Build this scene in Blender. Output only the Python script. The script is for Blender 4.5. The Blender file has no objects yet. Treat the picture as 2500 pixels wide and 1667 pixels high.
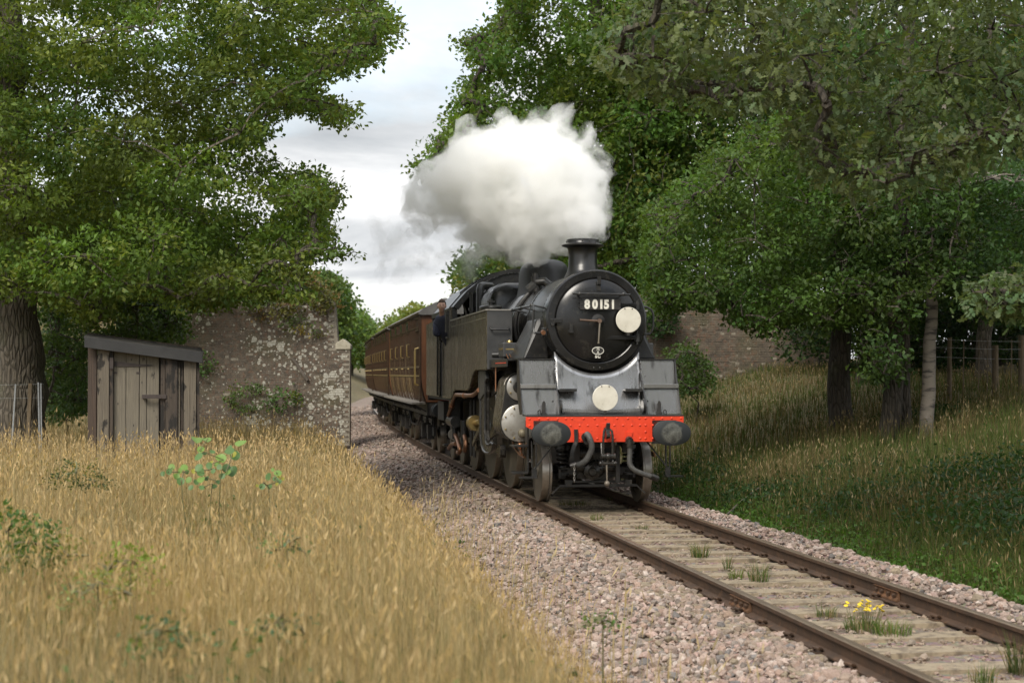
import bpy, bmesh, math, random
import numpy as np
from mathutils import Vector, Matrix
random.seed(7); rng = np.random.default_rng(11)
SC = bpy.context.scene
COL = SC.collection
R = math.radians

# ---------------------------------------------------------------- camera
FPX, HOR, CAMZ = 3741.7, 912.2, 1.897            # focal length and horizon measured at 2500 x 1667
PITCH = math.atan((HOR - 833.5) / FPX)
cam_d = bpy.data.cameras.new('camera'); cam = bpy.data.objects.new('camera', cam_d); COL.objects.link(cam)
cam.location = (0, 0, CAMZ); cam.rotation_euler = (math.pi/2 + PITCH, 0, 0)
cam_d.sensor_width = 36; cam_d.lens = FPX/2500*36; cam_d.clip_end = 3000; cam_d.clip_start = .1
cam_d.dof.use_dof = True; cam_d.dof.focus_distance = 22.5; cam_d.dof.aperture_fstop = 2.8
SC.camera = cam
SC.render.resolution_x, SC.render.resolution_y = 1024, 682

# ---------------------------------------------------------------- sky, sun, exposure
SUN_EL, SUN_AZ = R(44), R(206)                   # azimuth clockwise from +Y: behind the camera, to the left
world = bpy.data.worlds.new('World'); SC.world = world; world.use_nodes = True
wt = world.node_tree; wn = wt.nodes; wl = wt.links
for n in list(wn): wn.remove(n)
wo = wn.new('ShaderNodeOutputWorld'); bg = wn.new('ShaderNodeBackground'); bg.inputs['Strength'].default_value = .1
sky = wn.new('ShaderNodeTexSky'); sky.sky_type = 'NISHITA'; sky.sun_disc = False
sky.sun_elevation = SUN_EL; sky.sun_rotation = SUN_AZ; sky.air_density = 1.2; sky.dust_density = 1.5
tc = wn.new('ShaderNodeTexCoord'); sep = wn.new('ShaderNodeSeparateXYZ'); wl.new(tc.outputs['Generated'], sep.inputs[0])
def wmath(op, a, b=None):
    n = wn.new('ShaderNodeMath'); n.operation = op
    for i, v in enumerate((a, b)):
        if v is None: continue
        if isinstance(v, (int, float)): n.inputs[i].default_value = v
        else: wl.new(v, n.inputs[i])
    return n.outputs[0]
zz = wmath('ADD', wmath('ABSOLUTE', sep.outputs['Z']), .16)
cmb = wn.new('ShaderNodeCombineXYZ'); wl.new(wmath('DIVIDE', sep.outputs['X'], zz), cmb.inputs[0]); wl.new(wmath('DIVIDE', sep.outputs['Y'], zz), cmb.inputs[1])
def wnoise(scale, detail, rough, dist=0., off=(0, 0, 0)):
    mp = wn.new('ShaderNodeMapping'); mp.inputs['Location'].default_value = off; wl.new(cmb.outputs[0], mp.inputs[0])
    n = wn.new('ShaderNodeTexNoise'); n.inputs['Scale'].default_value = scale; n.inputs['Detail'].default_value = detail
    n.inputs['Roughness'].default_value = rough; n.inputs['Distortion'].default_value = dist; wl.new(mp.outputs[0], n.inputs['Vector']); return n.outputs['Fac']
def wramp(fac, stops):
    n = wn.new('ShaderNodeValToRGB'); cr = n.color_ramp
    while len(cr.elements) < len(stops): cr.elements.new(.5)
    for e, (p, c) in zip(cr.elements, stops): e.position = p; e.color = (*c, 1)
    wl.new(fac, n.inputs[0]); return n.outputs[0]
cl_col = wramp(wnoise(1.15, 9, .56, .35, (3.1, 1.7, 0)), [(.30, (.50, .53, .56)), (.44, (.72, .74, .76)), (.54, (.98, .985, .99)), (.66, (1.06, 1.06, 1.05))])
cl_amt = wramp(wnoise(.8, 8, .55, .2, (9.3, 4.4, 0)), [(.36, (.45, .45, .45)), (.50, (1, 1, 1))])
sc9 = wn.new('ShaderNodeVectorMath'); sc9.operation = 'SCALE'; wl.new(cl_col, sc9.inputs[0])
wl.new(wmath('MULTIPLY', wmath('ADD', wmath('MULTIPLY', wmath('ABSOLUTE', sep.outputs['Z']), .65), .86), 4.7), sc9.inputs['Scale'])   # overcast: brighter overhead than at the horizon
mx = wn.new('ShaderNodeMix'); mx.data_type = 'RGBA'; wl.new(cl_amt, mx.inputs['Factor']); wl.new(sky.outputs[0], mx.inputs['A']); wl.new(sc9.outputs[0], mx.inputs['B'])
wl.new(mx.outputs['Result'], bg.inputs['Color']); wl.new(bg.outputs[0], wo.inputs['Surface'])

sun_d = bpy.data.lights.new('sun', 'SUN'); sun_d.energy = 1.5; sun_d.angle = R(24); sun_d.color = (1, .935, .83)
sun = bpy.data.objects.new('sun', sun_d); COL.objects.link(sun)
sdir = Vector((math.sin(SUN_AZ)*math.cos(SUN_EL), math.cos(SUN_AZ)*math.cos(SUN_EL), math.sin(SUN_EL)))
sun.rotation_euler = sdir.to_track_quat('Z', 'Y').to_euler(); sun.location = sdir*60
vs = SC.view_settings; vs.view_transform = 'Standard'; vs.look = 'None'; vs.gamma = 1; vs.use_curve_mapping = False; vs.exposure = 1.3
SC.render.engine = 'CYCLES'; cy = SC.cycles
cy.max_bounces = 34; cy.diffuse_bounces = 4; cy.glossy_bounces = 3; cy.transmission_bounces = 5; cy.volume_bounces = 32; cy.transparent_max_bounces = 8
cy.use_denoising = True; cy.caustics_reflective = False; cy.caustics_refractive = False; cy.sample_clamp_indirect = 6
cy.volume_step_rate = .3; cy.volume_max_steps = 400

# ---------------------------------------------------------------- helpers
def at(x, y, Y):
    """point at depth Y seen at (x, y) of the photograph shown 2352 pixels wide"""
    k = 2500/2352; d = Vector((x*k - 1250, FPX, 833.5 - y*k)); c, s = math.cos(PITCH), math.sin(PITCH)
    v = Vector((d.x, c*d.y - s*d.z, s*d.y + c*d.z)); t = Y/v.y
    return Vector((v.x*t, Y, CAMZ + v.z*t))

class MB:
    def __init__(self): self.v = []; self.f = []
    def add(self, v, f):
        o = len(self.v); self.v += [tuple(p) for p in v]; self.f += [tuple(i+o for i in q) for q in f]; return self
    def box(self, c, s, rot=None):
        x, y, z = (k/2 for k in s); P = [Vector((a*x, b*y, d*z)) for a in (-1, 1) for b in (-1, 1) for d in (-1, 1)]
        if rot is not None: P = [rot @ p for p in P]
        P = [p + Vector(c) for p in P]
        return self.add(P, [(0, 1, 3, 2), (4, 6, 7, 5), (0, 4, 5, 1), (2, 3, 7, 6), (0, 2, 6, 4), (1, 5, 7, 3)])
    def bx(self, x0, x1, y0, y1, z0, z1): return self.box(((x0+x1)/2, (y0+y1)/2, (z0+z1)/2), (abs(x1-x0), abs(y1-y0), abs(z1-z0)))
    def bar(self, a, b, w, h, up=(0, 0, 1)):
        a, b = Vector(a), Vector(b); d = (b-a); L = d.length; d.normalize(); u = Vector(up)
        if abs(d.dot(u)) > .98: u = Vector((0, 1, 0))
        s = d.cross(u).normalized(); u = s.cross(d); P = []
        for e in (a, b):
            for i, j in ((-1, -1), (1, -1), (1, 1), (-1, 1)): P.append(e + s*(i*w/2) + u*(j*h/2))
        return self.add(P, [(0, 1, 2, 3), (7, 6, 5, 4), (0, 4, 5, 1), (1, 5, 6, 2), (2, 6, 7, 3), (3, 7, 4, 0)])
    def tube(self, pts, r, n=8, caps=True, closed=False):
        pts = [Vector(p) for p in pts]; m = len(pts); rs = r if isinstance(r, (list, tuple)) else [r]*m; V = []; u = None
        for i, p in enumerate(pts):
            a = pts[(i-1) % m] if (closed or i > 0) else p; b = pts[(i+1) % m] if (closed or i < m-1) else p
            d = (b-a); d = d.normalized() if d.length > 1e-9 else Vector((0, 0, 1))
            if u is None: u = d.orthogonal().normalized()
            else:
                u = u - d*u.dot(d); u = u.normalized() if u.length > 1e-6 else d.orthogonal().normalized()
            w = d.cross(u)
            V += [p + (u*math.cos(2*math.pi*k/n) + w*math.sin(2*math.pi*k/n))*rs[i] for k in range(n)]
        F = []
        for i in range(m if closed else m-1):
            j = (i+1) % m
            for k in range(n): F.append((i*n+k, i*n+(k+1) % n, j*n+(k+1) % n, j*n+k))
        if caps and not closed: F += [tuple(range(n))[::-1], tuple((m-1)*n+k for k in range(n))]
        return self.add(V, F)
    def cyl(self, a, b, r, n=16): return self.tube([a, b], r, n)
    def lathe(self, prof, o=(0, 0, 0), axis='z', n=32):
        V = []; F = []; o = Vector(o); m = len(prof)
        for r, t in prof:
            for k in range(n):
                a = 2*math.pi*k/n; c, s = r*math.cos(a), r*math.sin(a)
                V.append(o + Vector({'z': (c, s, t), 'y': (c, t, s), 'x': (t, c, s)}[axis]))
        for i in range(m-1):
            for k in range(n): F.append((i*n+k, i*n+(k+1) % n, (i+1)*n+(k+1) % n, (i+1)*n+k))
        if prof[0][0] > 1e-6: F.append(tuple(range(n)))
        if prof[-1][0] > 1e-6: F.append(tuple((m-1)*n+k for k in range(n)))
        return self.add(V, F)
    def prism(self, poly, axis, a0, a1):
        n = len(poly); V = []
        for a in (a0, a1):
            for p, q in poly: V.append({'x': (a, p, q), 'y': (p, a, q), 'z': (p, q, a)}[axis])
        return self.add(V, [tuple(range(n)), tuple(range(2*n-1, n-1, -1))] + [(i, (i+1) % n, n+(i+1) % n, n+i) for i in range(n)])
    def loft(self, rings, closed=True, caps=True):
        n = len(rings[0]); V = [p for r in rings for p in r]; F = []
        for i in range(len(rings)-1):
            for k in range(n if closed else n-1): F.append((i*n+k, i*n+(k+1) % n, (i+1)*n+(k+1) % n, (i+1)*n+k))
        if caps and closed: F += [tuple(range(n)), tuple((len(rings)-1)*n+k for k in range(n))[::-1]]
        return self.add(V, F)
    def ball(self, c, r, n=12, m=8, half=None):
        s = r if isinstance(r, (list, tuple)) else (r, r, r); V = []; F = []; c = Vector(c)
        for i in range(m+1):
            t = math.pi*i/m
            for k in range(n):
                a = 2*math.pi*k/n; V.append(c + Vector((s[0]*math.sin(t)*math.cos(a), s[1]*math.sin(t)*math.sin(a), s[2]*math.cos(t))))
        for i in range(m):
            for k in range(n): F.append((i*n+k, i*n+(k+1) % n, (i+1)*n+(k+1) % n, (i+1)*n+k))
        return self.add(V, F)
    def mesh(self, name, mat=None, smooth=35):
        me = bpy.data.meshes.new(name); me.from_pydata(self.v, [], self.f)
        bm = bmesh.new(); bm.from_mesh(me); (bmesh.ops.remove_doubles(bm, verts=bm.verts, dist=1e-5) if len(self.v) < 20000 else None); bmesh.ops.recalc_face_normals(bm, faces=bm.faces); bm.to_mesh(me); bm.free()
        if smooth:
            me.shade_smooth(); me.set_sharp_from_angle(angle=R(smooth))
        if mat: me.materials.append(mat)
        return me
    def build(self, name, mat, parent=None, smooth=35, bevel=0, loc=None):
        o = bpy.data.objects.new(name, self.mesh(name, mat, smooth)); COL.objects.link(o)
        if parent: o.parent = parent
        if loc: o.location = loc
        if bevel:
            b = o.modifiers.new('bevel', 'BEVEL'); b.width = bevel; b.segments = 2; b.limit_method = 'ANGLE'; b.angle_limit = R(40); b.harden_normals = False
        return o

def inst(name, me, parent=None, loc=(0, 0, 0), rot=(0, 0, 0), scale=(1, 1, 1)):
    o = bpy.data.objects.new(name, me); COL.objects.link(o); o.location = loc; o.rotation_euler = rot; o.scale = scale
    if parent: o.parent = parent
    return o
def tag(o, label=None, cat=None, group=None, kind=None):
    for k, v in (('label', label), ('category', cat), ('group', group), ('kind', kind)):
        if v: o[k] = v
    return o
def thing(name, label, cat, loc=(0, 0, 0), rz=0, group=None):
    o = bpy.data.objects.new(name, None); o.empty_display_size = .2; COL.objects.link(o); o.location = loc; o.rotation_euler = (0, 0, rz)
    return tag(o, label, cat, group)
def np_obj(name, V, T, mat, parent=None, col=None, kind=None, smooth=False):
    me = bpy.data.meshes.new(name); V = np.asarray(V, np.float32); T = np.asarray(T, np.int32)
    me.vertices.add(len(V)); me.vertices.foreach_set('co', V.ravel())
    me.loops.add(T.size); me.loops.foreach_set('vertex_index', T.ravel())
    me.polygons.add(len(T)); me.polygons.foreach_set('loop_start', np.arange(0, T.size, T.shape[1], dtype=np.int32))
    me.update(calc_edges=True)
    if col is not None:
        a = me.color_attributes.new('col', 'FLOAT_COLOR', 'POINT'); c4 = np.ones((len(V), 4), np.float32); c4[:, :3] = col; a.data.foreach_set('color', c4.ravel())
    if smooth: me.shade_smooth()
    else: me.shade_flat()
    me.materials.append(mat); o = bpy.data.objects.new(name, me); COL.objects.link(o)
    if parent: o.parent = parent
    if kind: o['kind'] = kind
    return o

# ---------------------------------------------------------------- materials
class NT:
    def __init__(self, name):
        self.m = bpy.data.materials.new(name); self.m.use_nodes = True; self.t = self.m.node_tree; self.n = self.t.nodes
        for x in list(self.n): self.n.remove(x)
        self.out = self.n.new('ShaderNodeOutputMaterial')
    def node(self, typ, **kw):
        n = self.n.new(typ)
        for k, v in kw.items():
            if k.startswith('_'): setattr(n, k[1:], v)
            else: self.put(n.inputs[k.replace('__', ' ')], v)
        return n
    def put(self, s, v):
        if hasattr(v, 'is_output'): self.t.links.new(v, s)
        elif isinstance(v, (tuple, list)) and len(v) == 3 and s.type == 'RGBA': s.default_value = (*v, 1)
        else: s.default_value = v
    def math(self, op, a, b=0., c=None):
        n = self.n.new('ShaderNodeMath'); n.operation = op; self.put(n.inputs[0], a); self.put(n.inputs[1], b)
        if c is not None: self.put(n.inputs[2], c)
        return n.outputs[0]
    def mix(self, f, a, b, mode='MIX'):
        n = self.n.new('ShaderNodeMix'); n.data_type = 'RGBA'; n.blend_type = mode
        self.put(n.inputs['Factor'], f); self.put(n.inputs['A'], a); self.put(n.inputs['B'], b); return n.outputs['Result']
    def ramp(self, f, stops):
        n = self.n.new('ShaderNodeValToRGB'); cr = n.color_ramp
        while len(cr.elements) < len(stops): cr.elements.new(.5)
        for e, (p, c) in zip(cr.elements, stops): e.position = p; e.color = (*((c, c, c) if isinstance(c, (int, float)) else c), 1)
        self.put(n.inputs[0], f); return n.outputs[0]
    def coord(self, kind='Object', scale=(1, 1, 1), loc=(0, 0, 0)):
        if kind == 'World': s = self.n.new('ShaderNodeNewGeometry').outputs['Position']
        else: s = self.n.new('ShaderNodeTexCoord').outputs[kind]
        return self.node('ShaderNodeMapping', Vector=s, Scale=scale, Location=loc).outputs[0]
    def noise(self, vec, scale=5., detail=5., rough=.55, dist=0.):
        return self.node('ShaderNodeTexNoise', Vector=vec, Scale=scale, Detail=detail, Roughness=rough, Distortion=dist).outputs['Fac']
    def voro(self, vec, scale, feature='F1', out='Distance', rand=1.):
        return self.node('ShaderNodeTexVoronoi', _feature=feature, Vector=vec, Scale=scale, Randomness=rand).outputs[out]
    def bump(self, h, strength=.3, dist=.01):
        return self.node('ShaderNodeBump', Height=h, Strength=strength, Distance=dist).outputs[0]
    def bsdf(self, **kw):
        b = self.node('ShaderNodeBsdfPrincipled', **kw); self.t.links.new(b.outputs[0], self.out.inputs['Surface']); return b

def M(name, c1, c2=None, rough=.5, rvar=.15, metal=0., scale=6., stretch=(1, 1, 1), bump=0., bscale=30., spec=.5, c3=None, coord='Object', coat=0.):
    k = NT(name); v = k.coord(coord, stretch); n = k.noise(v, scale, 6, .6)
    c2 = c2 or tuple(x*.75 for x in c1); base = k.mix(k.ramp(n, [(.35, 0.), (.65, 1.)]), c1, c2)
    if c3: base = k.mix(k.ramp(k.noise(k.coord(coord, stretch, (7, 3, 1)), scale*2.3, 6, .65), [(.56, 0.), (.68, 1.)]), base, c3)
    kw = {}
    if bump: kw['Normal'] = k.bump(k.noise(k.coord(coord, stretch), bscale, 5, .6), bump, .01)
    b = k.bsdf(Base__Color=base, Roughness=k.math('ADD', rough - rvar/2, k.math('MULTIPLY', n, rvar)), Metallic=metal, **kw)
    b.inputs['Specular IOR Level'].default_value = spec
    if coat: b.inputs['Coat Weight'].default_value = coat; b.inputs['Coat Roughness'].default_value = .08
    return k.m
def leaf_mat(name, trans=.35, rough=.45, spec=.35):
    k = NT(name); a = k.node('ShaderNodeAttribute', _attribute_name='col').outputs['Color']
    p = k.node('ShaderNodeBsdfPrincipled', Base__Color=a, Roughness=rough); p.inputs['Specular IOR Level'].default_value = spec
    t = k.node('ShaderNodeBsdfTranslucent', Color=k.mix(1., a, (1.25, 1.2, .55), 'MULTIPLY'))
    mx = k.node('ShaderNodeMixShader'); k.put(mx.inputs[0], trans); k.t.links.new(p.outputs[0], mx.inputs[1]); k.t.links.new(t.outputs[0], mx.inputs[2])
    k.t.links.new(mx.outputs[0], k.out.inputs['Surface']); return k.m

black = M('gloss_black_paint', (.007, .007, .0075), (.013, .0125, .012), .22, .14, scale=3, bump=.012, bscale=5, c3=(.026, .024, .020))
black_worn = M('worn_black_paint', (.014, .014, .0145), (.030, .029, .027), .34, .2, scale=7, bump=.04, bscale=20, c3=(.06, .053, .043))
black_matt = M('sooty_black', (.018, .017, .016), (.036, .032, .028), .62, .15, scale=8, bump=.1, bscale=40)
smoke_black = M('smokebox_black', (.011, .011, .011), (.020, .0195, .019), .30, .14, scale=3.5, bump=.02, bscale=8)
oily = M('oily_black_metal', (.02, .019, .018), (.05, .045, .038), .28, .25, .3, scale=14, bump=.25, bscale=45)
apron = M('worn_bright_plate', (.44, .435, .43), (.32, .315, .31), .26, .2, .85, scale=2.0, stretch=(1.6, 1, .35), bump=.03, bscale=6, c3=(.15, .145, .14))
apron_dark = M('grey_black_plate', (.040, .041, .042), (.065, .065, .064), .42, .16, .1, scale=3.2, bump=.03, bscale=12)
steel = M('polished_steel_cover', (.44, .425, .39), (.34, .325, .29), .36, .15, .55, scale=5, c3=(.24, .21, .165))
wheel_steel = M('bright_wheel_tread', (.46, .43, .39), (.33, .30, .26), .30, .15, .85, scale=9)
wheel_paint = M('wheel_black', (.035, .032, .028), (.085, .072, .052), .42, .2, scale=9, bump=.08, bscale=30)
red = M('buffer_beam_red', (.74, .062, .022), (.66, .05, .018), .36, .1, scale=7, c3=(.55, .045, .02))
cream = M('white_disc_enamel', (.66, .63, .54), (.56, .53, .44), .5, .15, scale=5, c3=(.45, .41, .32))
lettering = M('cream_lettering', (.72, .70, .62), (.66, .64, .56), .5, .1)
copper = M('copper_pipe', (.40, .19, .10), (.28, .15, .09), .36, .2, .8, scale=12, c3=(.16, .12, .08))
brass = M('brass', (.50, .37, .15), (.38, .28, .12), .32, .2, .85, scale=12)
rubber = M('rubber_hose', (.055, .055, .052), (.085, .082, .075), .6, .15, scale=20)
glass = M('dark_glass', (.015, .018, .018), (.02, .022, .02), .06, .03, spec=.8)
pipe_lag = M('pipe_lagging', (.30, .27, .23), (.2, .18, .15), .7, .1, scale=10)

# ================================================================ the line of the track
_S = np.arange(-32, 200.01, .25); _TH = R(9.2) - np.maximum(0, _S + 2)/1100.
_TH = np.maximum(_TH, R(1.0))
_X = np.concatenate([[0], np.cumsum(-np.sin((_TH[1:]+_TH[:-1])/2)*.25)]); _Y = np.concatenate([[0], np.cumsum(np.cos((_TH[1:]+_TH[:-1])/2)*.25)])
_i0 = int(np.argmin(abs(_S))); _X += 1.194 - _X[_i0]; _Y += 23.078 - _Y[_i0]
def trk(s, v=0., z=0.):
    x, y, t = np.interp(s, _S, _X), np.interp(s, _S, _Y), np.interp(s, _S, _TH)
    return x + v*np.cos(t), y + v*np.sin(t), z + 0*x, t
def side(x, y):
    """distance along and to the right of the centre line"""
    x, y = np.asarray(x, float), np.asarray(y, float)
    s = np.interp(y, _Y, _S); t = np.interp(s, _S, _TH); d = (x - np.interp(y, _Y, _X))*np.cos(t)
    return s + d*np.sin(t)*-0., d
def sstep(a, b, x):
    t = np.clip((np.asarray(x, float)-a)/(b-a), 0, 1); return t*t*(3-2*t)
def wob(x, y, k=1.):
    return (np.sin(x*1.3*k+.7)*np.cos(y*1.1*k+.2) + .5*np.sin(x*2.9*k+y*2.3*k) + .3*np.sin(x*5.7*k-y*4.9*k+1.))/1.8
def ground_z(x, y):
    s, d = side(x, y); y = np.asarray(y, float); x = np.asarray(x, float)
    bed = -.46
    # left: verge up to the meadow, cutting slope behind the old bridge
    meadow = .34 + .06*wob(x*.4, y*.4) + .012*np.clip(-d-6, 0, 30)
    meadow = meadow - .40*sstep(30, 44, y)
    left = bed + (meadow - bed)*sstep(2.5, 4.3, -d)
    cut = -.35 + np.clip((-d-3.0), 0, 9)*.52 + np.clip(-d-12, 0, 60)*.03
    left = left + (cut - left)*sstep(46.25, 46.7, y)
    # right: bank below the wood
    sl = np.clip(.205 + .0052*(y-28), .17, .31)
    right = bed + .2*sstep(1.7, 2.3, d) + np.clip(d-2.0, 0, 7.5)*sl + np.clip(d-9.5, 0, 60)*.035 + .05*wob(x*.8, y*.8)*sstep(2.2, 4, d)
    z = np.where(d < -2.5, left, np.where(d > 1.7, right, bed))
    far = sstep(120, 320, np.hypot(x, y))
    return z*(1-far) + far*(1.0 + 3.*np.sin(x*.006+1)*np.cos(y*.004))

k = NT('earth_and_thatch'); v = k.coord('World')
c = k.mix(k.ramp(k.noise(v, 1.3, 6, .6), [(.38, 0.), (.62, 1.)]), (.105, .080, .038), (.060, .070, .026))
c = k.mix(k.ramp(k.noise(v, 9, 6, .65), [(.45, 0.), (.6, 1.)]), c, (.17, .125, .06))
k.bsdf(Base__Color=c, Roughness=.95, Normal=k.bump(k.noise(v, 14, 6, .6), .8, .05)); earth = k.m

gx = np.unique(np.concatenate([np.linspace(-900, -60, 22), np.linspace(-60, -16, 30), np.linspace(-16, 16, 90), np.linspace(16, 60, 30), np.linspace(60, 900, 22)]))
gy = np.unique(np.concatenate([np.linspace(-60, 2, 14), np.linspace(2, 46.2, 90), np.linspace(46.2, 46.8, 4), np.linspace(46.8, 90, 50), np.linspace(90, 200, 30), np.linspace(200, 1500, 26)]))
GX, GY = np.meshgrid(gx, gy); GZ = ground_z(GX, GY); nx, ny = len(gx), len(gy)
idx = np.arange(nx*ny).reshape(ny, nx)
Q = np.stack([idx[:-1, :-1], idx[:-1, 1:], idx[1:, 1:], idx[1:, :-1]], -1).reshape(-1, 4)
g = np_obj('ground', np.stack([GX, GY, GZ], -1).reshape(-1, 3), Q, earth, smooth=True); tag(g, 'rough earth and thatch of the meadow and banks', None, kind='structure')

# ---------------------------------------------------------------- ballast bed
k = NT('ballast_bed'); v = k.coord('World')
cell = k.node('ShaderNodeTexVoronoi', _feature='F1', Vector=v, Scale=19.)
c = k.mix(.55, (.22, .165, .135), cell.outputs['Color'], 'OVERLAY'); c = k.mix(.6, c, (.20, .155, .125))
c = k.mix(k.ramp(k.noise(v, .9, 5, .6), [(.45, 0.), (.7, 1.)]), c, (.15, .115, .08))
k.bsdf(Base__Color=c, Roughness=.9, Normal=k.bump(cell.outputs['Distance'], 1., .03)); bed_mat = k.m
prof = [(-2.85, -.50), (-2.6, -.40), (-2.2, -.30), (-1.7, -.22), (-1.3, -.185), (-.95, -.185), (-.6, -.192), (0, -.186), (.6, -.192), (.95, -.165), (1.3, -.10), (1.6, -.12), (1.85, -.25), (2.1, -.5)]
def bed_z(v): return np.interp(v, [p[0] for p in prof], [p[1] for p in prof])
ss = np.concatenate([np.arange(-26, 14, .35), np.arange(14, 60, 1.), np.arange(60, 180, 4.)])
vv = np.linspace(-2.85, 2.1, 34); SS, VV = np.meshgrid(ss, vv, indexing='ij')
bx_, by_, _, _ = trk(SS, VV); BZ = bed_z(VV) + .02*wob(bx_*3, by_*3)
idx = np.arange(SS.size).reshape(SS.shape); Q = np.stack([idx[:-1, :-1], idx[1:, :-1], idx[1:, 1:], idx[:-1, 1:]], -1).reshape(-1, 4)
bed = np_obj('ballast_bed', np.stack([bx_, by_, BZ], -1).reshape(-1, 3), Q, bed_mat, smooth=True); tag(bed, 'pinkish grey stone ballast bed under the single track', None, kind='structure')

# stones: variants of a broken icosahedron
def stone_shapes(n, octa=False):
    t = (1+5**.5)/2
    if octa:
        V = np.array([(1, 0, 0), (-1, 0, 0), (0, 1, 0), (0, -1, 0), (0, 0, 1), (0, 0, -1)], float)
        T = np.array([(0, 2, 4), (2, 1, 4), (1, 3, 4), (3, 0, 4), (2, 0, 5), (1, 2, 5), (3, 1, 5), (0, 3, 5)])
    else:
        V = np.array([(-1, t, 0), (1, t, 0), (-1, -t, 0), (1, -t, 0), (0, -1, t), (0, 1, t), (0, -1, -t), (0, 1, -t), (t, 0, -1), (t, 0, 1), (-t, 0, -1), (-t, 0, 1)])/math.hypot(1, t)
        T = np.array([(0, 11, 5), (0, 5, 1), (0, 1, 7), (0, 7, 10), (0, 10, 11), (1, 5, 9), (5, 11, 4), (11, 10, 2), (10, 7, 6), (7, 1, 8), (3, 9, 4), (3, 4, 2), (3, 2, 6), (3, 6, 8), (3, 8, 9), (4, 9, 5), (2, 4, 11), (6, 2, 10), (8, 6, 7), (9, 8, 1)])
    return [V*rng.uniform(.62, 1.25, (len(V), 1))*rng.uniform(.7, 1.15, (1, 3)) for _ in range(n)], T
def rot_mats(n):
    q = rng.normal(size=(n, 4)); q /= np.linalg.norm(q, axis=1, keepdims=True); w, x, y, z = q.T
    return np.stack([1-2*(y*y+z*z), 2*(x*y-z*w), 2*(x*z+y*w), 2*(x*y+z*w), 1-2*(x*x+z*z), 2*(y*z-x*w), 2*(x*z-y*w), 2*(y*z+x*w), 1-2*(x*x+y*y)], -1).reshape(n, 3, 3)
PAL = np.array([(.30, .225, .185), (.25, .19, .155), (.36, .28, .235), (.20, .165, .14), (.30, .21, .165), (.40, .335, .29), (.155, .14, .13), (.225, .18, .125), (.33, .235, .20)])
def stone_cols(n, tint=None, amt=0.):
    c = PAL[rng.choice(len(PAL), n, p=[.18, .16, .14, .1, .12, .08, .07, .08, .07])]*rng.uniform(.8, 1.15, (n, 1))
    return c if tint is None else c*(1-amt) + np.array(tint)*amt
k = NT('ballast_stone'); v = k.coord('World'); a = k.node('ShaderNodeAttribute', _attribute_name='col').outputs['Color']
k.bsdf(Base__Color=k.mix(.6, a, k.ramp(k.noise(v, 60, 5, .7), [(.3, .25), (.7, .78)]), 'OVERLAY'), Roughness=.86, Normal=k.bump(k.noise(v, 70, 4, .6), .4, .01)); stone_mat = k.m
k = NT('single_ballast_stone'); v = k.coord('World'); a = k.node('ShaderNodeObjectInfo').outputs['Color']
k.bsdf(Base__Color=k.mix(.6, a, k.ramp(k.noise(v, 60, 5, .7), [(.3, .25), (.7, .78)]), 'OVERLAY'), Roughness=.86, Normal=k.bump(k.noise(v, 70, 4, .6), .4, .01)); stone1_mat = k.m
def scatter(n, s0, s1, v0, v1, size, sink=.2):
    s = rng.uniform(s0, s1, n); v = rng.uniform(v0, v1, n); x, y, _, _ = trk(s, v); r = rng.gamma(9, size/9, n)*.5
    return np.stack([x, y, bed_z(v) + .02*wob(x*3, y*3) + r*(1-2*sink)*rng.uniform(.3, 1.4, n)], -1), r, s, v
def stones(P, r, C, octa=False):
    if len(P) == 0: return np.zeros((0, 3)), np.zeros((0, 3), int), np.zeros((0, 3))
    sh, T = stone_shapes(14, octa); n = len(P); W = np.stack(sh)[rng.integers(0, 14, n)]
    V = np.einsum('nij,nkj->nki', rot_mats(n), W); V[:, :, 2] *= .8; V = V*r[:, None, None]*1.15 + P[:, None, :]; nv = W.shape[1]
    return V.reshape(-1, 3), (T[None]+(np.arange(n)*nv)[:, None, None]).reshape(-1, 3), np.repeat(C, nv, 0)
sets = []
for n, s0, s1, v0, v1, size, tint, amt in ((17500, -17, 0, -2.75, -.84, .047, None, 0), (2600, -17, 1, -1.25, -.84, .05, (.17, .125, .08), .45), (6500, -14, 1, .84, 2.0, .047, None, 0),
                                           (3600, -14, 2, -.66, .66, .032, (.22, .17, .115), .6), (3600, 0, 16, -2.75, -.84, .06, (.20, .16, .13), .3), (1500, 1, 16, .84, 2., .06, None, 0)):
    P, r, s, v = scatter(n, s0, s1, v0, v1, size); sets.append((P, r, stone_cols(n, tint, amt)))
# the stones that show largest: nearest left-hand shoulder, each an object of its own
P, r, C = sets[0]; px = 1250 + FPX*P[:, 0]/P[:, 1]; py = HOR + FPX*(CAMZ-P[:, 2])/P[:, 1]
vis = (px > 1500) & (px < 2480) & (py < 1660) & (py > 1250) & (px > 1500+.9*(py-1250)*.5); sel = np.where(vis)[0]; sel = sel[np.argsort(-r[sel]/P[sel, 1])][:300]
shp, T20 = stone_shapes(14)
smesh = []
for i, V in enumerate(shp):
    me = bpy.data.meshes.new('stone'); me.from_pydata((V*np.array([1, 1, .8])*1.15).tolist(), [], T20.tolist()); me.shade_flat(); me.materials.append(stone1_mat); smesh.append(me)
for i in sel:
    o = inst('stone', smesh[int(rng.integers(14))], bed, P[i].tolist(), rng.uniform(0, 6.28, 3).tolist(), (float(r[i]),)*3); o.color = (*C[i].tolist(), 1)
keep = np.ones(len(P), bool); keep[sel] = False; sets[0] = (P[keep], r[keep], C[keep])
P, r, C = [np.concatenate([q[j] for q in sets]) for j in range(3)]; big = r/P[:, 1] > .00215
V, T, CC = stones(P[big], r[big], C[big]); np_obj('ballast_stones', V, T, stone_mat, bed, CC, 'stuff')
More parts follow.
